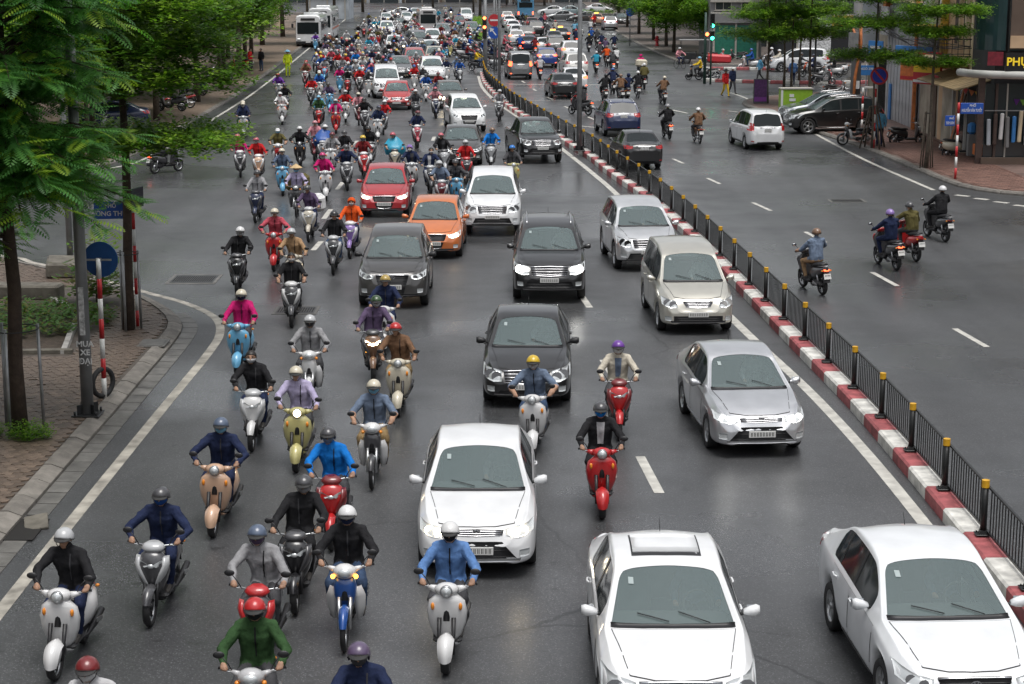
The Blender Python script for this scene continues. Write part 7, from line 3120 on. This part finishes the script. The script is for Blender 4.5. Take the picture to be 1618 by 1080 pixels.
# ---- buses ----------------------------------------------------------------
def bus(loc, rz, L, W, H, paint_m, label, accent=None, nwin=6, rear=False, name='bus'):
    t = thing(name, label, 'bus', (loc[0], loc[1], 0), rz)
    rings = []
    for y, k in ((-L / 2, .93), (-L / 2 + .15, .985), (-L / 2 + .6, 1), (L / 2 - .5, 1), (L / 2 - .12, .985), (L / 2, .95)):
        hw = W / 2 * k
        top = H - (.12 if abs(y) > L / 2 - .05 else 0)
        rings.append([(hw * .95, y, .34), (hw, y, .45), (hw, y, H * .55), (hw * .97, y, top - .32), (hw * .9, y, top - .1), (hw * .7, y, top),
                      (-hw * .7, y, top), (-hw * .9, y, top - .1), (-hw * .97, y, top - .32), (-hw, y, H * .55), (-hw, y, .45), (-hw * .95, y, .34)])
    q = MB()
    q.loft(rings, 0, False)
    obj('body', q.mesh('body', [paint_m]), t)
    bx(t, 'windshield' if not rear else 'front_window', (0, -L / 2 - .005, H * .60), (W * .84, .05, H * .36), M_TINT, None, .02)
    bx(t, 'rear_window', (0, L / 2 + .005, H * .68), (W * .78, .05, H * .24), M_TINT, None, .02)
    for s in (1, -1):
        wl = (L - 1.6) / nwin
        for k in range(nwin):
            bx(t, 'side_window', (s * (W / 2 - .005), -L / 2 + .9 + wl * (k + .5), H * .66), (.05, wl - .10, H * .27), M_TINT)
        bx(t, 'headlight', (s * W * .36, -L / 2 - .03, .78), (.34, .08, .2), M_LENS, None, .03)
        bx(t, 'taillight', (s * W * .42, L / 2 + .02, .95), (.18, .06, .42), M_TAILON if rear else M_TAIL, None, .02)
        q = MB()
        q.tube([(s * W * .46, -L / 2 + .05, H * .82), (s * (W / 2 + .22), -L / 2 - .22, H * .78)], .025, 6)
        q.box((s * (W / 2 + .24), -L / 2 - .24, H * .68), (.2, .1, .42), 0, bev=.03)
        obj('mirror', q.mesh('mirror', [M_BLACKPL]), t)
        ty, rim = wheel_meshes(.46, .28, 1)
        for y in (-L / 2 + 1.7, L / 2 - 2.3):
            w = obj('wheel', ty, t, [M_RUBBER], (s * (W / 2 - .12), y, .46))
            obj('rim', rim, w, [M_ALLOY, M_DARKMETAL])
    bx(t, 'bumper', (0, -L / 2 - .05, .5), (W * .96, .14, .3), accent or M_DARKMETAL, None, .04)
    bx(t, 'rear_bumper', (0, L / 2 + .04, .5), (W * .96, .12, .3), accent or M_DARKMETAL, None, .04)
    bx(t, 'license_plate', (0, -L / 2 - .13, .55), (.47, .02, .11), M_PLATE)
    bx(t, 'roof_unit', (0, 0, H + .06), (W * .6, 2.2, .2), paint_m, None, .05)
    bx(t, 'destination_board', (0, (L / 2 + .03) if rear else (-L / 2 - .03), H * .87), (W * .55, .05, .22), M_BLACKPL)
    if accent:
        for s in (1, -1):
            bx(t, 'stripe', (s * (W / 2 + .004), 0, H * .38), (.012, L * .9, .16), accent)
    CARS.append((loc[0], loc[1], L, W, rz, label))
    return t


bus((-20.15, 187.6), .03, 10.6, 2.5, 3.15, paint(*WHT), 'front white coach parked by the left kerb', None, 7)
bus((-20.3, 201.2), .03, 11.5, 2.5, 3.5, paint('white5', (.66, .67, .68)), 'rear white coach parked behind the front one', mat('coach_stripe', (.45, .12, .06), rough=.5), 7)
x, y = G(672, 53)
bus((x, y + 3.5), .1, 7.0, 2.1, 2.85, paint('busgrey', (.55, .54, .54)), 'small white and red bus coming down the crowded road', SGN_RED, 5)
x, y = G(829, 31)
bus((x, y + 5), PI + .03, 10, 2.45, 3.1, paint('buslight', (.10, .30, .50)), 'light blue city bus seen from behind at the far crossing', None, 6, True)

# ---- riders ---------------------------------------------------------------
CLO = dict(black=(.016, .016, .018), navy=(.016, .024, .062), blue=(.02, .08, .30), denim=(.10, .20, .42), brightblue=(.008, .16, .52), teal=(.03, .28, .42), sky=(.18, .40, .56), grey=(.27, .27, .28),
           charcoal=(.06, .06, .065), lightgrey=(.46, .46, .47), white=(.66, .66, .66), magenta=(.46, .012, .13), red=(.46, .018, .02), darkred=(.17, .018, .02), pink=(.50, .22, .25), rose=(.46, .08, .11),
           orange=(.66, .09, .015), brown=(.17, .095, .055), tan=(.36, .23, .13), olive=(.11, .095, .035), green=(.03, .07, .025), lilac=(.40, .36, .52), purple=(.14, .04, .30), beige=(.50, .46, .38),
           cream=(.58, .53, .42), yellow=(.62, .42, .03), lime=(.50, .60, .02), slate=(.13, .17, .24), plum=(.10, .07, .13), jeans=(.045, .075, .14), khaki=(.26, .18, .09), straw=(.55, .40, .22), gold=(.42, .30, .08), darkgrey=(.06, .06, .065),
           silver=(.45, .46, .47), maroon=(.14, .012, .02), lightblue=(.14, .40, .62), peach=(.58, .38, .26), bluegrey=(.09, .12, .18), lemon=(.5, .46, .2), violet=(.25, .16, .42))
KW = dict(vespa='rounded scooter', sharp='scooter', cub='small motorbike')
SPOKEN = dict(brightblue='bright blue', lightgrey='light grey', darkred='dark red', lightblue='light blue', bluegrey='blue grey', darkgrey='dark grey', denim='denim blue', jeans='jeans')


def cl(n):
    return cloth(n, CLO[n])


def hel(n):
    return mat('helmet_' + n, CLO[n], rough=.3, coat=.5, var=.06)


def pnt(n):
    return paint('bike_' + n, CLO[n])


def sp(n):
    return SPOKEN.get(n, n)


USED = {}


def unique(base, loc, short=None):
    """make a label single one thing out by the car it is nearest to"""
    if base not in USED:
        USED[base] = 1
        return base
    if short and len(base.split()) > 10:
        base = short
        if base not in USED and len(base.split()) > 3:
            USED[base] = 1
            return base
    best = sorted(CARS, key=lambda c: (c[0] - loc[0]) ** 2 * 3 + (c[1] - loc[1]) ** 2)
    for c in best[:14]:
        dx, dy = loc[0] - c[0], loc[1] - c[1]
        rel = ('left of' if dx < 0 else 'right of') if abs(dx) * 2 > abs(dy) else ('ahead of' if dy < 0 else 'behind')
        nick = ' '.join(w for w in c[5].split()[:3])
        for cut in (16,):
            l2 = '%s %s the %s' % (base, rel, nick)
            if len(l2.split()) <= 16 and l2 not in USED:
                USED[l2] = 1
                return l2
    return base


def rider(row, away=False, face=None, group='riders in the oncoming traffic', near=None, centre=False):
    f = row.split()
    px, py = float(f[0]), float(f[1])
    kind, bc, ac, pose, top, tr, hc, hsty, mk = f[2:11]
    flags = {}
    for q in f[11:]:
        k, _, v = q.partition('=')
        flags[k] = v
    x, y = G(px, py)
    rz0 = road_rz(y) * .8 + random.uniform(-.05, .05) + float(flags.get('rz', 0))
    if face is not None:
        rz0 = 0
    if not centre:
        x, y = x - math.sin(rz0) * .62, y + math.cos(rz0) * .62
    rz = (face if face is not None else rz0 + (PI if away else 0))
    nr = (py > 148) if near is None else near
    if nr and pose in ('ride', 'ride_back') and face is None:
        pose = random.choice(('ride', 'ride_back', 'ride_lean', 'ride_left', 'ride_right')) if kind != 'cub' else 'ride_cub'
    elif not nr:
        pose = 'ride'
    if kind == 'cub' and nr:
        pose = 'ride_cub'
    hw = {'half': 'helmet', 'full': 'helmet', 'hood': 'hood', 'hair': 'hair', 'cap': 'cap', 'cone': 'conical hat'}[hsty]
    helm = M_HAIR if hsty == 'hair' else (cl(hc) if hsty in ('hood', 'cone', 'cap') else hel(hc))
    hd_ = 'dark hair' if hsty == 'hair' else '%s %s' % (sp(hc), hw)
    ln = float(flags.get('lean', 0))
    s = random.uniform(.96, 1.04)
    garment = 'poncho' if 'poncho' in flags else 'top'
    if flags.get('parked') is None:
        wy = 'going away rider' if away else 'rider'
        lab = unique('%s in %s %s and %s on a %s %s' % (wy, sp(flags.get('poncho', top)), garment, hd_, sp(bc), KW[kind]), (x, y), '%s in %s %s and %s' % (wy, sp(flags.get('poncho', top)), garment, hd_))
        person((x, y), rz, pose, cl(top), cl(tr), lab, helm, hsty, cl(mk) if mk != '-' else None, nr, group=group, lean=ln, forearm=SKIN if (('short' in flags) or (nr and top in ('slate', 'olive', 'teal'))) else None, strip=(('shirt_front', cl(random.choice(('lightgrey', 'white', 'slate', 'charcoal')))) if random.random() < .16 else ('zip', cl('black' if top not in ('black', 'navy') else 'charcoal'))) if nr else None, poncho=mat('poncho_' + flags['poncho'], CLO[flags['poncho']], rough=.35, var=.15, vscale=5, bump=.4, bscale=9) if 'poncho' in flags else None)
        bl = unique('%s %s under the rider in %s %s and %s' % (sp(bc), KW[kind], sp(flags.get('poncho', top)), garment, hd_), (x, y), '%s %s of the %s in %s' % (sp(bc), KW[kind], wy, sp(top)))
    else:
        bl = unique('parked %s %s %s' % (sp(bc), KW[kind], flags['parked'].replace('_', ' ')), (x, y))
    motorbike((x, y), rz, kind, pnt(bc), pnt(ac) if ac != '-' else None, bl, nr, 'lamp' in flags, 'tail' in flags, 'blink' in flags, group=('motorbikes in the oncoming traffic' if not away else 'motorbikes going away') if 'parked' not in flags else 'parked motorbikes', lean=ln)
    if 'pil' in flags:
        a, b = flags['pil'].split('/')
        lab = unique('pillion passenger in %s top and %s helmet behind the rider in %s top' % (sp(a), sp(b), sp(top)), (x, y))
        person((x, y), rz, 'pillion', cl(a), cl(tr), lab, hel(b), 'half', None, nr, group='pillion passengers', lean=ln)
    if 'load' in flags:
        wv = Vector((-math.sin(rz), math.cos(rz), 0)) * .62
        o = bx(None, 'load_bundle', (x + wv.x, y + wv.y, 1.05), (.85, .5, .55), cl(flags['load']), (R(4), R(-3), rz), .12)
        tag(o, '%s bundle tied behind the rider in %s top' % (sp(flags['load']), sp(top)), 'bundle')
    return x, y


NEAR = """
88 1072 vespa white - ride black navy silver half - lean=.04
138 1335 vespa silver maroon ride lightgrey navy darkred half white
238 987 sharp darkgrey silver ride navy navy charcoal half blue lean=.03
337 847 vespa peach - ride_lean navy navy bluegrey half sky lean=.03
398 712 sharp white silver ride black navy black hair lightgrey lean=.02
376 592 vespa lightblue - ride magenta charcoal cream half navy
403 1066 sharp charcoal red ride grey charcoal bluegrey half plum lean=.02
398 1215 cub silver lightgrey ride green charcoal red half black
467 968 sharp black charcoal ride black black charcoal half grey
524 868 sharp red darkred ride brightblue charcoal charcoal full slate
545 1027 cub blue white ride black jeans white half navy blink
578 1305 sharp navy charcoal ride navy navy plum full charcoal
705 1062 vespa white - ride denim charcoal white half black
588 772 cub charcoal white ride slate khaki cream half sky short
468 745 vespa lemon - ride lilac charcoal cream half - lamp lean=.03
489 642 cub white white ride grey charcoal silver half charcoal
629 657 vespa cream - ride brown khaki red half -
590 604 sharp brown charcoal ride plum charcoal green half lightgrey lamp blink
607 562 vespa white - ride navy navy gold half -
843 722 vespa white - ride_lean slate jeans yellow half lightgrey rz=-.12 lean=-.04
978 694 sharp red darkred ride beige charcoal purple half white rz=-.08
951 818 vespa red - ride black black charcoal half brightblue rz=.02
461 517 sharp charcoal white ride black black black hair lightgrey short
375 466 sharp black charcoal ride black black white half lightgrey
433 428 vespa red - ride rose charcoal cream half -
464 468 vespa beige - ride tan charcoal silver half -
527 434 sharp charcoal silver ride black jeans black full -
553 408 sharp violet white ride orange navy orange hood lightgrey
404 352 sharp navy charcoal ride grey navy charcoal full -
488 382 sharp beige silver ride plum navy charcoal half - load=white
468 343 cub charcoal charcoal ride lilac charcoal straw cone sky load=olive
515 317 vespa white - ride magenta charcoal magenta half lightgrey
447 309 vespa lightblue - ride bluegrey navy cream half -
549 301 sharp charcoal silver ride navy charcoal charcoal half white
380 280 sharp charcoal white ride magenta charcoal rose half -
409 287 sharp peach white ride red charcoal rose half lightgrey
440 268 cub red white ride olive charcoal white cap sky
474 265 vespa black - ride black jeans white half charcoal
497 254 sharp maroon charcoal ride pink charcoal pink half -
510 262 sharp grey silver ride blue navy white half - poncho=blue
523 277 vespa white - ride grey charcoal maroon half -
545 273 sharp red charcoal ride black charcoal charcoal half white
576 283 sharp red white ride darkred charcoal yellow half slate
586 264 sharp silver charcoal ride black charcoal black full -
624 277 sharp cream charcoal ride teal charcoal rose half - poncho=teal
651 302 vespa white red ride navy navy violet hood white
681 307 sharp charcoal silver ride navy navy black hair lightgrey
698 333 sharp maroon silver ride slate charcoal silver half lightgrey
722 330 vespa lightblue - ride charcoal navy charcoal half -
738 292 sharp charcoal red ride red charcoal silver half lightgrey
703 278 sharp silver charcoal ride black charcoal rose half -
776 268 sharp silver charcoal ride brightblue charcoal brown half -
812 303 vespa lemon - ride charcoal charcoal brightblue half -
660 234 sharp rose white ride navy charcoal maroon half lightgrey
597 224 vespa white - ride navy charcoal navy half lightgrey
577 208 sharp charcoal silver ride black charcoal black half silver
606 213 sharp charcoal silver ride red charcoal white half lightgrey
567 198 sharp maroon white ride pink charcoal cream half charcoal
546 193 vespa white - ride red charcoal silver half lightgrey
531 211 vespa red - ride magenta charcoal silver half sky
504 204 sharp red charcoal ride green charcoal sky half - pil=lightblue/charcoal
446 197 vespa white - ride white orange white half pink
451 181 sharp charcoal black ride black navy black half -
441 160 vespa silver - ride purple charcoal red full -
521 178 vespa lightblue - ride plum navy charcoal half -
505 157 vespa white - ride blue charcoal cream half - pil=lightblue/white
491 167 sharp charcoal silver ride red charcoal charcoal half lightgrey
657 192 sharp charcoal black ride charcoal charcoal white half -
689 187 sharp navy white ride pink charcoal rose half lightgrey
693 158 vespa white - ride darkred charcoal maroon half -
673 160 vespa white - ride blue charcoal charcoal half lightgrey
788 192 sharp charcoal silver ride grey charcoal silver half - rz=-.15
385 218 vespa silver - ride navy navy cream half white pil=navy/cream
"""
for r_ in NEAR.strip().splitlines():
    rider(r_)
MID = """
482 137 sharp maroon white ride brown charcoal brown half - pil=rose/red
537 146 vespa lightblue - ride magenta charcoal navy half -
549 150 sharp red charcoal ride black charcoal black half -
568 148 sharp charcoal white ride red charcoal sky half -
583 153 vespa white - ride charcoal charcoal grey half -
533 118 sharp charcoal silver ride red charcoal charcoal half -
545 121 sharp maroon silver ride red charcoal yellow half -
562 116 cub charcoal white ride brightblue charcoal charcoal half -
588 113 vespa red - ride navy navy navy half -
598 118 vespa beige - ride charcoal charcoal white half -
655 143 vespa white - ride red charcoal blue half -
668 145 sharp white silver ride charcoal charcoal white half -
706 130 vespa white - ride navy charcoal navy half -
721 127 sharp charcoal silver ride slate charcoal slate half -
727 132 sharp silver charcoal ride blue navy navy half -
711 90 vespa lemon - ride pink charcoal rose half -
515 97 sharp silver white ride plum charcoal charcoal half -
498 80 vespa lightblue - ride purple charcoal navy half -
514 83 sharp charcoal red ride charcoal charcoal maroon half -
502 113 sharp charcoal white ride navy charcoal navy half - pil=rose/white
"""
for r_ in MID.strip().splitlines():
    rider(r_, near=False)
AWAY = """
1300 466 sharp charcoal charcoal ride slate tan brown half - tail rz=.22 lean=.05
1417 427 sharp charcoal red ride navy navy violet half - tail rz=.22 lean=.05
1448 413 sharp red darkred ride olive charcoal charcoal half - rz=.2
1494 382 sharp charcoal charcoal ride black black white half - rz=.2
1058 220 sharp charcoal silver ride black black grey half - tail
1106 227 cub brown charcoal ride brown charcoal white half -
1050 165 sharp charcoal black ride brown charcoal cream half -
957 160 vespa charcoal - ride black black black full -
970 149 sharp charcoal silver ride navy navy blue half -
983 161 sharp grey charcoal ride brown charcoal brown half -
992 160 sharp charcoal silver ride navy navy navy hood -
1009 155 cub charcoal charcoal ride black charcoal white half -
1018 141 vespa charcoal - ride charcoal charcoal white half - pil=olive/white
930 182 sharp charcoal red ride charcoal charcoal black half - tail rz=.7
"""
for r_ in AWAY.strip().splitlines():
    rider(r_, away=True, group='riders going away')
AWAYF = """
1013 122 cub charcoal charcoal ride magenta charcoal magenta hood - load=cream
943 116 sharp charcoal charcoal ride teal charcoal silver half - tail
969 115 sharp charcoal charcoal ride charcoal charcoal charcoal half - tail
960 105 sharp brown charcoal ride orange charcoal brown half -
975 108 sharp charcoal silver ride white navy black half -
948 98 sharp charcoal charcoal ride charcoal charcoal rose half -
951 80 sharp charcoal charcoal ride navy navy charcoal half -
944 72 sharp charcoal charcoal ride charcoal charcoal charcoal half -
971 82 vespa white - ride navy navy silver half -
931 82 sharp charcoal charcoal ride black navy yellow half -
935 70 sharp charcoal charcoal ride blue navy blue half -
957 90 sharp charcoal charcoal ride plum charcoal maroon half -
934 54 sharp white silver ride white navy charcoal half -
940 43 sharp red red ride red charcoal red half -
854 126 sharp charcoal charcoal ride lightgrey navy white half - tail
822 84 vespa red - ride blue navy blue half - tail
846 88 sharp red darkred ride darkred charcoal maroon half - tail
911 72 sharp red charcoal ride navy navy red half - tail
918 68 vespa white - ride white navy white half -
908 58 sharp charcoal charcoal ride sky navy charcoal half -
914 57 sharp charcoal charcoal ride teal navy charcoal half -
865 60 sharp charcoal silver ride charcoal charcoal white half -
878 55 vespa red - ride beige charcoal red half -
855 46 sharp charcoal charcoal ride navy navy charcoal half -
832 42 sharp charcoal charcoal ride olive navy blue half -
826 40 sharp charcoal charcoal ride black navy charcoal half -
861 42 sharp charcoal charcoal ride rose navy red half -
"""
for r_ in AWAYF.strip().splitlines():
    rider(r_, away=True, near=False, group='riders going away')
# bikes waiting side-on at the gap in the median, facing across the road
WAIT = """
742 100 sharp charcoal red ride darkred jeans white half -
752 95 sharp charcoal silver ride charcoal jeans charcoal half -
757 112 sharp charcoal charcoal ride yellow jeans charcoal half -
736 92 vespa white - ride navy jeans white half -
728 88 sharp charcoal silver ride brown charcoal white half -
745 86 sharp red charcoal ride blue charcoal sky half -
733 82 sharp charcoal charcoal ride charcoal charcoal charcoal half -
765 94 sharp navy charcoal ride blue navy navy half -
775 88 sharp charcoal charcoal ride navy charcoal white half -
781 100 sharp charcoal red ride navy jeans navy half -
790 108 vespa silver - ride pink charcoal brown half -
805 96 vespa white - ride pink charcoal charcoal half -
800 84 sharp charcoal charcoal ride rose charcoal rose half -
771 78 sharp charcoal charcoal ride blue charcoal white half -
756 76 vespa white - ride black charcoal silver half -
742 72 sharp charcoal charcoal ride rose charcoal red half -
"""
for i, r_ in enumerate(WAIT.strip().splitlines()):
    rider(r_, face=PI / 2 + random.uniform(-.5, .3), near=False, centre=True, group='riders waiting at the median gap')
# right-hand junction
SIDE = """
1102 126 vespa black - ride yellow charcoal sky half - face=-1
1184 110 vespa white - ride blue jeans blue half - face=-1
1228 112 vespa white - ride beige charcoal white half - face=-1
1216 108 sharp charcoal silver ride grey charcoal white half - face=-1
1282 121 sharp charcoal orange ride navy navy navy half - face=-1
1268 118 sharp charcoal orange ride charcoal charcoal charcoal half - face=1
1313 122 vespa white - ride black charcoal white half - face=-1
263 272 sharp charcoal silver ride charcoal charcoal white half - tail face=2
"""
for r_ in SIDE.strip().splitlines():
    fc = float(r_.split('face=')[1])
    rider(r_, face=(-PI / 2 if fc < 0 else (PI / 2 if fc == 1 else PI / 2 + .9)), near=True, centre=True, group='riders at the junctions')
PARK = """
1352 229 cub charcoal white ride grey grey white half - parked=behind_the_no_parking_sign face=-1
1433 229 sharp black silver ride grey grey white half - parked=between_the_no_parking_sign_and_slim_tree face=1
1518 250 vespa cream - ride grey grey white half - parked=beside_the_right_street_name_post face=1
1118 126 cub white white ride grey grey white half - parked=at_the_traffic_island_tip face=-1
1134 97 cub red white ride grey grey white half - parked=red_bike_behind_the_island face=1
1164 97 cub charcoal charcoal ride grey grey white half - parked=behind_the_rider_in_blue_at_the_side_street face=-1
1300 134 sharp charcoal red ride grey grey white half - parked=under_the_globe_lamp face=1
1322 154 cub charcoal silver ride grey grey white half - parked=behind_the_slate_grey_off-roader face=1
1322 118 vespa white - ride grey grey white half - parked=right_of_the_notice_board face=-1
"""
for r_ in PARK.strip().splitlines():
    fc = float(r_.split('face=')[1])
    rider(r_, face=(-PI / 2 if fc < 0 else PI / 2) + random.uniform(-.15, .15), near=True, centre=True)

for i, (xx_, yy_) in enumerate([(-19.2, 104), (-19.4, 105), (-19.1, 106.1), (-20.0, 116), (-20.1, 117), (-20.2, 127.5), (-20.3, 128.6), (-21, 143), (-21, 144), (-19.0, 88), (-19.2, 89.1), (-18.6, 80), (-20.6, 80.6)]):
    motorbike((xx_, yy_), -PI / 2 + random.uniform(-.3, .3), ('sharp', 'vespa', 'cub')[i % 3], pnt(('charcoal', 'white', 'red', 'navy', 'silver')[i % 5]), None, unique('parked %s %s among the street trees on the far left pavement' % (('charcoal', 'white', 'red', 'navy', 'silver')[i % 5], KW[('sharp', 'vespa', 'cub')[i % 3]]), (xx_, yy_)), False, group='bikes parked on the far left pavement').location.z = .12
car(0, 0, 'sedan', NVY, 'dark blue car parked under the far left trees', world=(-20.6, 93.5), rz=-PI / 2 + .2, detail=1)
# ---- far crowd ------------------------------------------------------------
random.seed(23)
POLY = [(492, 128), (520, 138), (600, 140), (650, 118), (705, 112), (735, 84), (765, 66), (745, 34), (700, 24), (600, 26), (575, 44), (545, 66), (505, 92)]


def in_poly(x, y, P):
    c = False
    j = len(P) - 1
    for i in range(len(P)):
        if (P[i][1] > y) != (P[j][1] > y) and x < (P[j][0] - P[i][0]) * (y - P[i][1]) / (P[j][1] - P[i][1]) + P[i][0]:
            c = not c
        j = i
    return c


taken = [(o.location.x, o.location.y) for o in COL.objects if o.name.startswith('motorbike') and o.parent is None]


def free(x, y, dx=.85, dy=1.7):
    for a, b in taken:
        if abs(a - x) < dx and abs(b - y) < dy:
            return False
    for cx, cy, L, W, a, _ in CARS:
        rx = (x - cx) * math.cos(a) + (y - cy) * math.sin(a)
        ry = -(x - cx) * math.sin(a) + (y - cy) * math.cos(a)
        if abs(rx) < W / 2 + .45 and abs(ry) < L / 2 + 1.0:
            return False
    return True


TOPS = ['black', 'navy', 'charcoal', 'grey', 'red', 'navy', 'black', 'slate', 'rose', 'grey', 'lightgrey', 'brown', 'blue', 'slate', 'darkred', 'beige', 'olive', 'charcoal', 'plum', 'lightgrey', 'charcoal', 'teal', 'black', 'pink', 'white']
HELS = ['white', 'charcoal', 'silver', 'red', 'navy', 'white', 'cream', 'rose', 'black', 'blue', 'yellow', 'brown', 'grey', 'maroon']
BCS = ['white', 'charcoal', 'red', 'silver', 'navy', 'black', 'maroon', 'white', 'lightblue', 'cream', 'charcoal']
n = 0
tries = 0
while n < 150 and tries < 9000:
    tries += 1
    px, py = random.uniform(490, 770), random.uniform(24, 142)
    if not in_poly(px, py, POLY):
        continue
    x, y = G(px, py)
    if not free(x, y):
        continue
    taken.append((x, y))
    n += 1
    tp, hc, bc = random.choice(TOPS), random.choice(HELS), random.choice(BCS)
    kd = random.choice(('vespa', 'sharp', 'sharp', 'cub'))
    rz = .1 + random.uniform(-.15, .15)
    person((x, y), rz, 'ride', cl(tp), cl(random.choice(('charcoal', 'jeans', 'navy'))), unique('far off rider in %s top and %s helmet on a %s %s' % (sp(tp), sp(hc), sp(bc), KW[kd]), (x, y), 'far rider in %s top and %s helmet' % (sp(tp), sp(hc))), hel(hc), near=False, group='far crowd of riders')
    motorbike((x, y), rz, kd, pnt(bc), pnt(random.choice(BCS)), unique('far off %s %s under a rider in %s top and %s helmet' % (sp(bc), KW[kd], sp(tp), sp(hc)), (x, y), 'far %s %s of a rider in %s' % (sp(bc), KW[kd], sp(tp))), False, random.random() < .12, group='far crowd of motorbikes')
    if random.random() < .12:
        person((x, y), rz, 'pillion', cl(random.choice(TOPS)), cl('charcoal'), unique('far pillion passenger behind the rider in %s top and %s helmet' % (sp(tp), sp(hc)), (x, y), 'far pillion behind a rider in %s' % sp(tp)), hel(random.choice(HELS)), near=False, group='pillion passengers')

for t_, C_, a_, lb_ in DRIVERS:
    lx, ly = .37, C_.seat[0] - .10
    wx = t_.location.x + lx * math.cos(a_) - ly * math.sin(a_)
    wy_ = t_.location.y + lx * math.sin(a_) + ly * math.cos(a_)
    person((wx, wy_), a_, 'ride_back', cl(random.choice(('grey', 'white', 'slate', 'lightgrey', 'sky'))), cl('charcoal'), 'driver at the wheel of the %s' % ' '.join(lb_.split()[:8]), M_HAIR, 'hair', None, True, scale=.86, z=C_.seat[1] - .92)
# ---- people on foot -------------------------------------------------------
def walker(px, py, pose, top, tr, lab, hc='black', hs='hair', rz=0.0, mk=None, z=.12, s=1.0):
    x, y = G(px, py, z)
    return person((x, y), rz, pose, cl(top), cl(tr), lab, M_HAIR if hs == 'hair' else cl(hc), hs, cl(mk) if mk else None, True, scale=s, z=z)


walker(455, 121, 'stand', 'lime', 'lime', 'person in lime raincoat standing at the far left kerb', 'sky', 'cone', .3, None, 0, 1.12)
walker(396, 112, 'stand', 'red', 'charcoal', 'person in red jacket standing under the far left trees', rz=1.2)
walker(413, 112, 'stand', 'black', 'jeans', 'person in black jacket and jeans on the far left pavement', rz=-.6)
walker(1371, 206, 'stand', 'denim', 'navy', 'man in denim blue shirt standing by the parked black off-roader', rz=1.9)
walker(1389, 231, 'stand', 'lightblue', 'navy', 'man in pale blue shirt seen from behind by the striped post', rz=PI, mk=None)
walker(1200, 128, 'walk', 'lightblue', 'charcoal', 'man in light blue shirt walking behind the purple poster box', rz=-1.4)
walker(1252, 134, 'stand', 'denim', 'navy', 'man in blue shirt standing between the umbrella trees', rz=PI)
walker(1146, 153, 'walk', 'red', 'yellow', 'woman in red jacket and yellow trousers crossing the junction', 'black', 'cone', .5, None, 0)
walker(1157, 148, 'walk', 'navy', 'charcoal', 'person in navy jacket just behind the woman in red', 'white', 'cap', .4, None, 0)


# ---- bicycle and cargo tricycle ------------------------------------------
def bicycle(loc, rz, label, m):
    t = thing('bicycle', label, 'bicycle', (loc[0], loc[1], 0), rz)
    for y in (-.52, .52):
        q = MB()
        q.tube([(0, y + .33 * math.cos(2 * PI * k / 22), .34 + .33 * math.sin(2 * PI * k / 22)) for k in range(23)], .017, 6, 0, caps=False)
        for k in range(10):
            a = 2 * PI * k / 10
            q.tube([(0, y, .34), (0, y + .32 * math.cos(a), .34 + .32 * math.sin(a))], .003, 3, 1)
        obj('wheel', q.mesh('wheel', [M_RUBBER, M_ALLOY]), t)
    q = MB()
    for a, b in (((0, -.38, .78), (0, .14, .32)), ((0, .14, .32), (0, .22, .85)), ((0, .22, .78), (0, -.36, .74)), ((0, .14, .32), (0, .52, .34)), ((0, .52, .34), (0, .22, .78)), ((0, -.52, .34), (0, -.36, .95))):
        q.tube([a, b], .016, 6)
    obj('frame', q.mesh('frame', [m]), t)
    q = MB()
    q.tube([(-.3, -.22, 1.0), (-.15, -.36, .97), (.15, -.36, .97), (.3, -.22, 1.0)], .013, 6)
    obj('handlebar', q.mesh('handlebar', [M_ALLOY]), t)
    q = MB()
    q.loft([xz_ring(.08, .03, .90, .02), xz_ring(.2, .08, .90, .03), xz_ring(.32, .09, .91, .03)], 0)
    obj('saddle', q.mesh('saddle', [M_SEAT]), t)


x, y = G(1074, 108)
bicycle((x, y), .5, 'bicycle ridden past the far right kerb', M_DARKMETAL)
person((x, y), .5, 'ride_lean', cl('pink'), cl('navy'), 'cyclist in pink top with white sleeves by the far right kerb', hel('silver'), 'half', None, True)
x, y = G(1098, 100)
t = thing('cargo_tricycle', 'cargo tricycle with a dark flat canopy by the right signal post', 'tricycle', (x, y, 0), -PI / 2)
for dx, yy in ((-.45, -.7), (.45, -.7), (0, .9)):
    q = MB()
    q.lathe([(.22, -.03), (.32, -.035), (.33, 0), (.32, .035), (.22, .03), (.22, -.03)], 16, 0, 'x', caps=False)
    q.lathe([(.001, -.02), (.22, -.02), (.22, .02), (.001, .02)], 12, 1, 'x')
    obj('wheel', q.mesh('wheel', [M_RUBBER, M_ALLOY]), t, None, (dx, yy, .33))
bx(t, 'cargo_box', (0, -.6, .65), (1.0, 1.3, .55), M_DARKMETAL, None, .03)
bx(t, 'canopy', (0, -.1, 1.95), (1.3, 2.5, .06), W_GREY, None, .02)
for sx_ in (-.55, .55):
    for yy in (-1.2, 1.0):
        bx(t, 'canopy_post', (sx_, yy, 1.25), (.04, .04, 1.4), M_DARKMETAL)
bx(t, 'seat', (0, .75, .85), (.36, .4, .14), M_SEAT, None, .04)
q = MB()
q.tube([(-.3, .15, 1.05), (0, .05, 1.0), (.3, .15, 1.05)], .016, 6)
q.tube([(0, .05, 1.0), (0, .2, .5), (0, .9, .35)], .03, 6)
obj('frame', q.mesh('frame', [M_DARKMETAL]), t)
o = bx(None, 'red_tarpaulin', (x + 1.9, y - 1.0, .45), (1.9, .9, .7), SGN_RED, (0, R(3), .1), .15)
tag(o, 'red tarpaulin covered heap beside the cargo tricycle', 'tarpaulin')
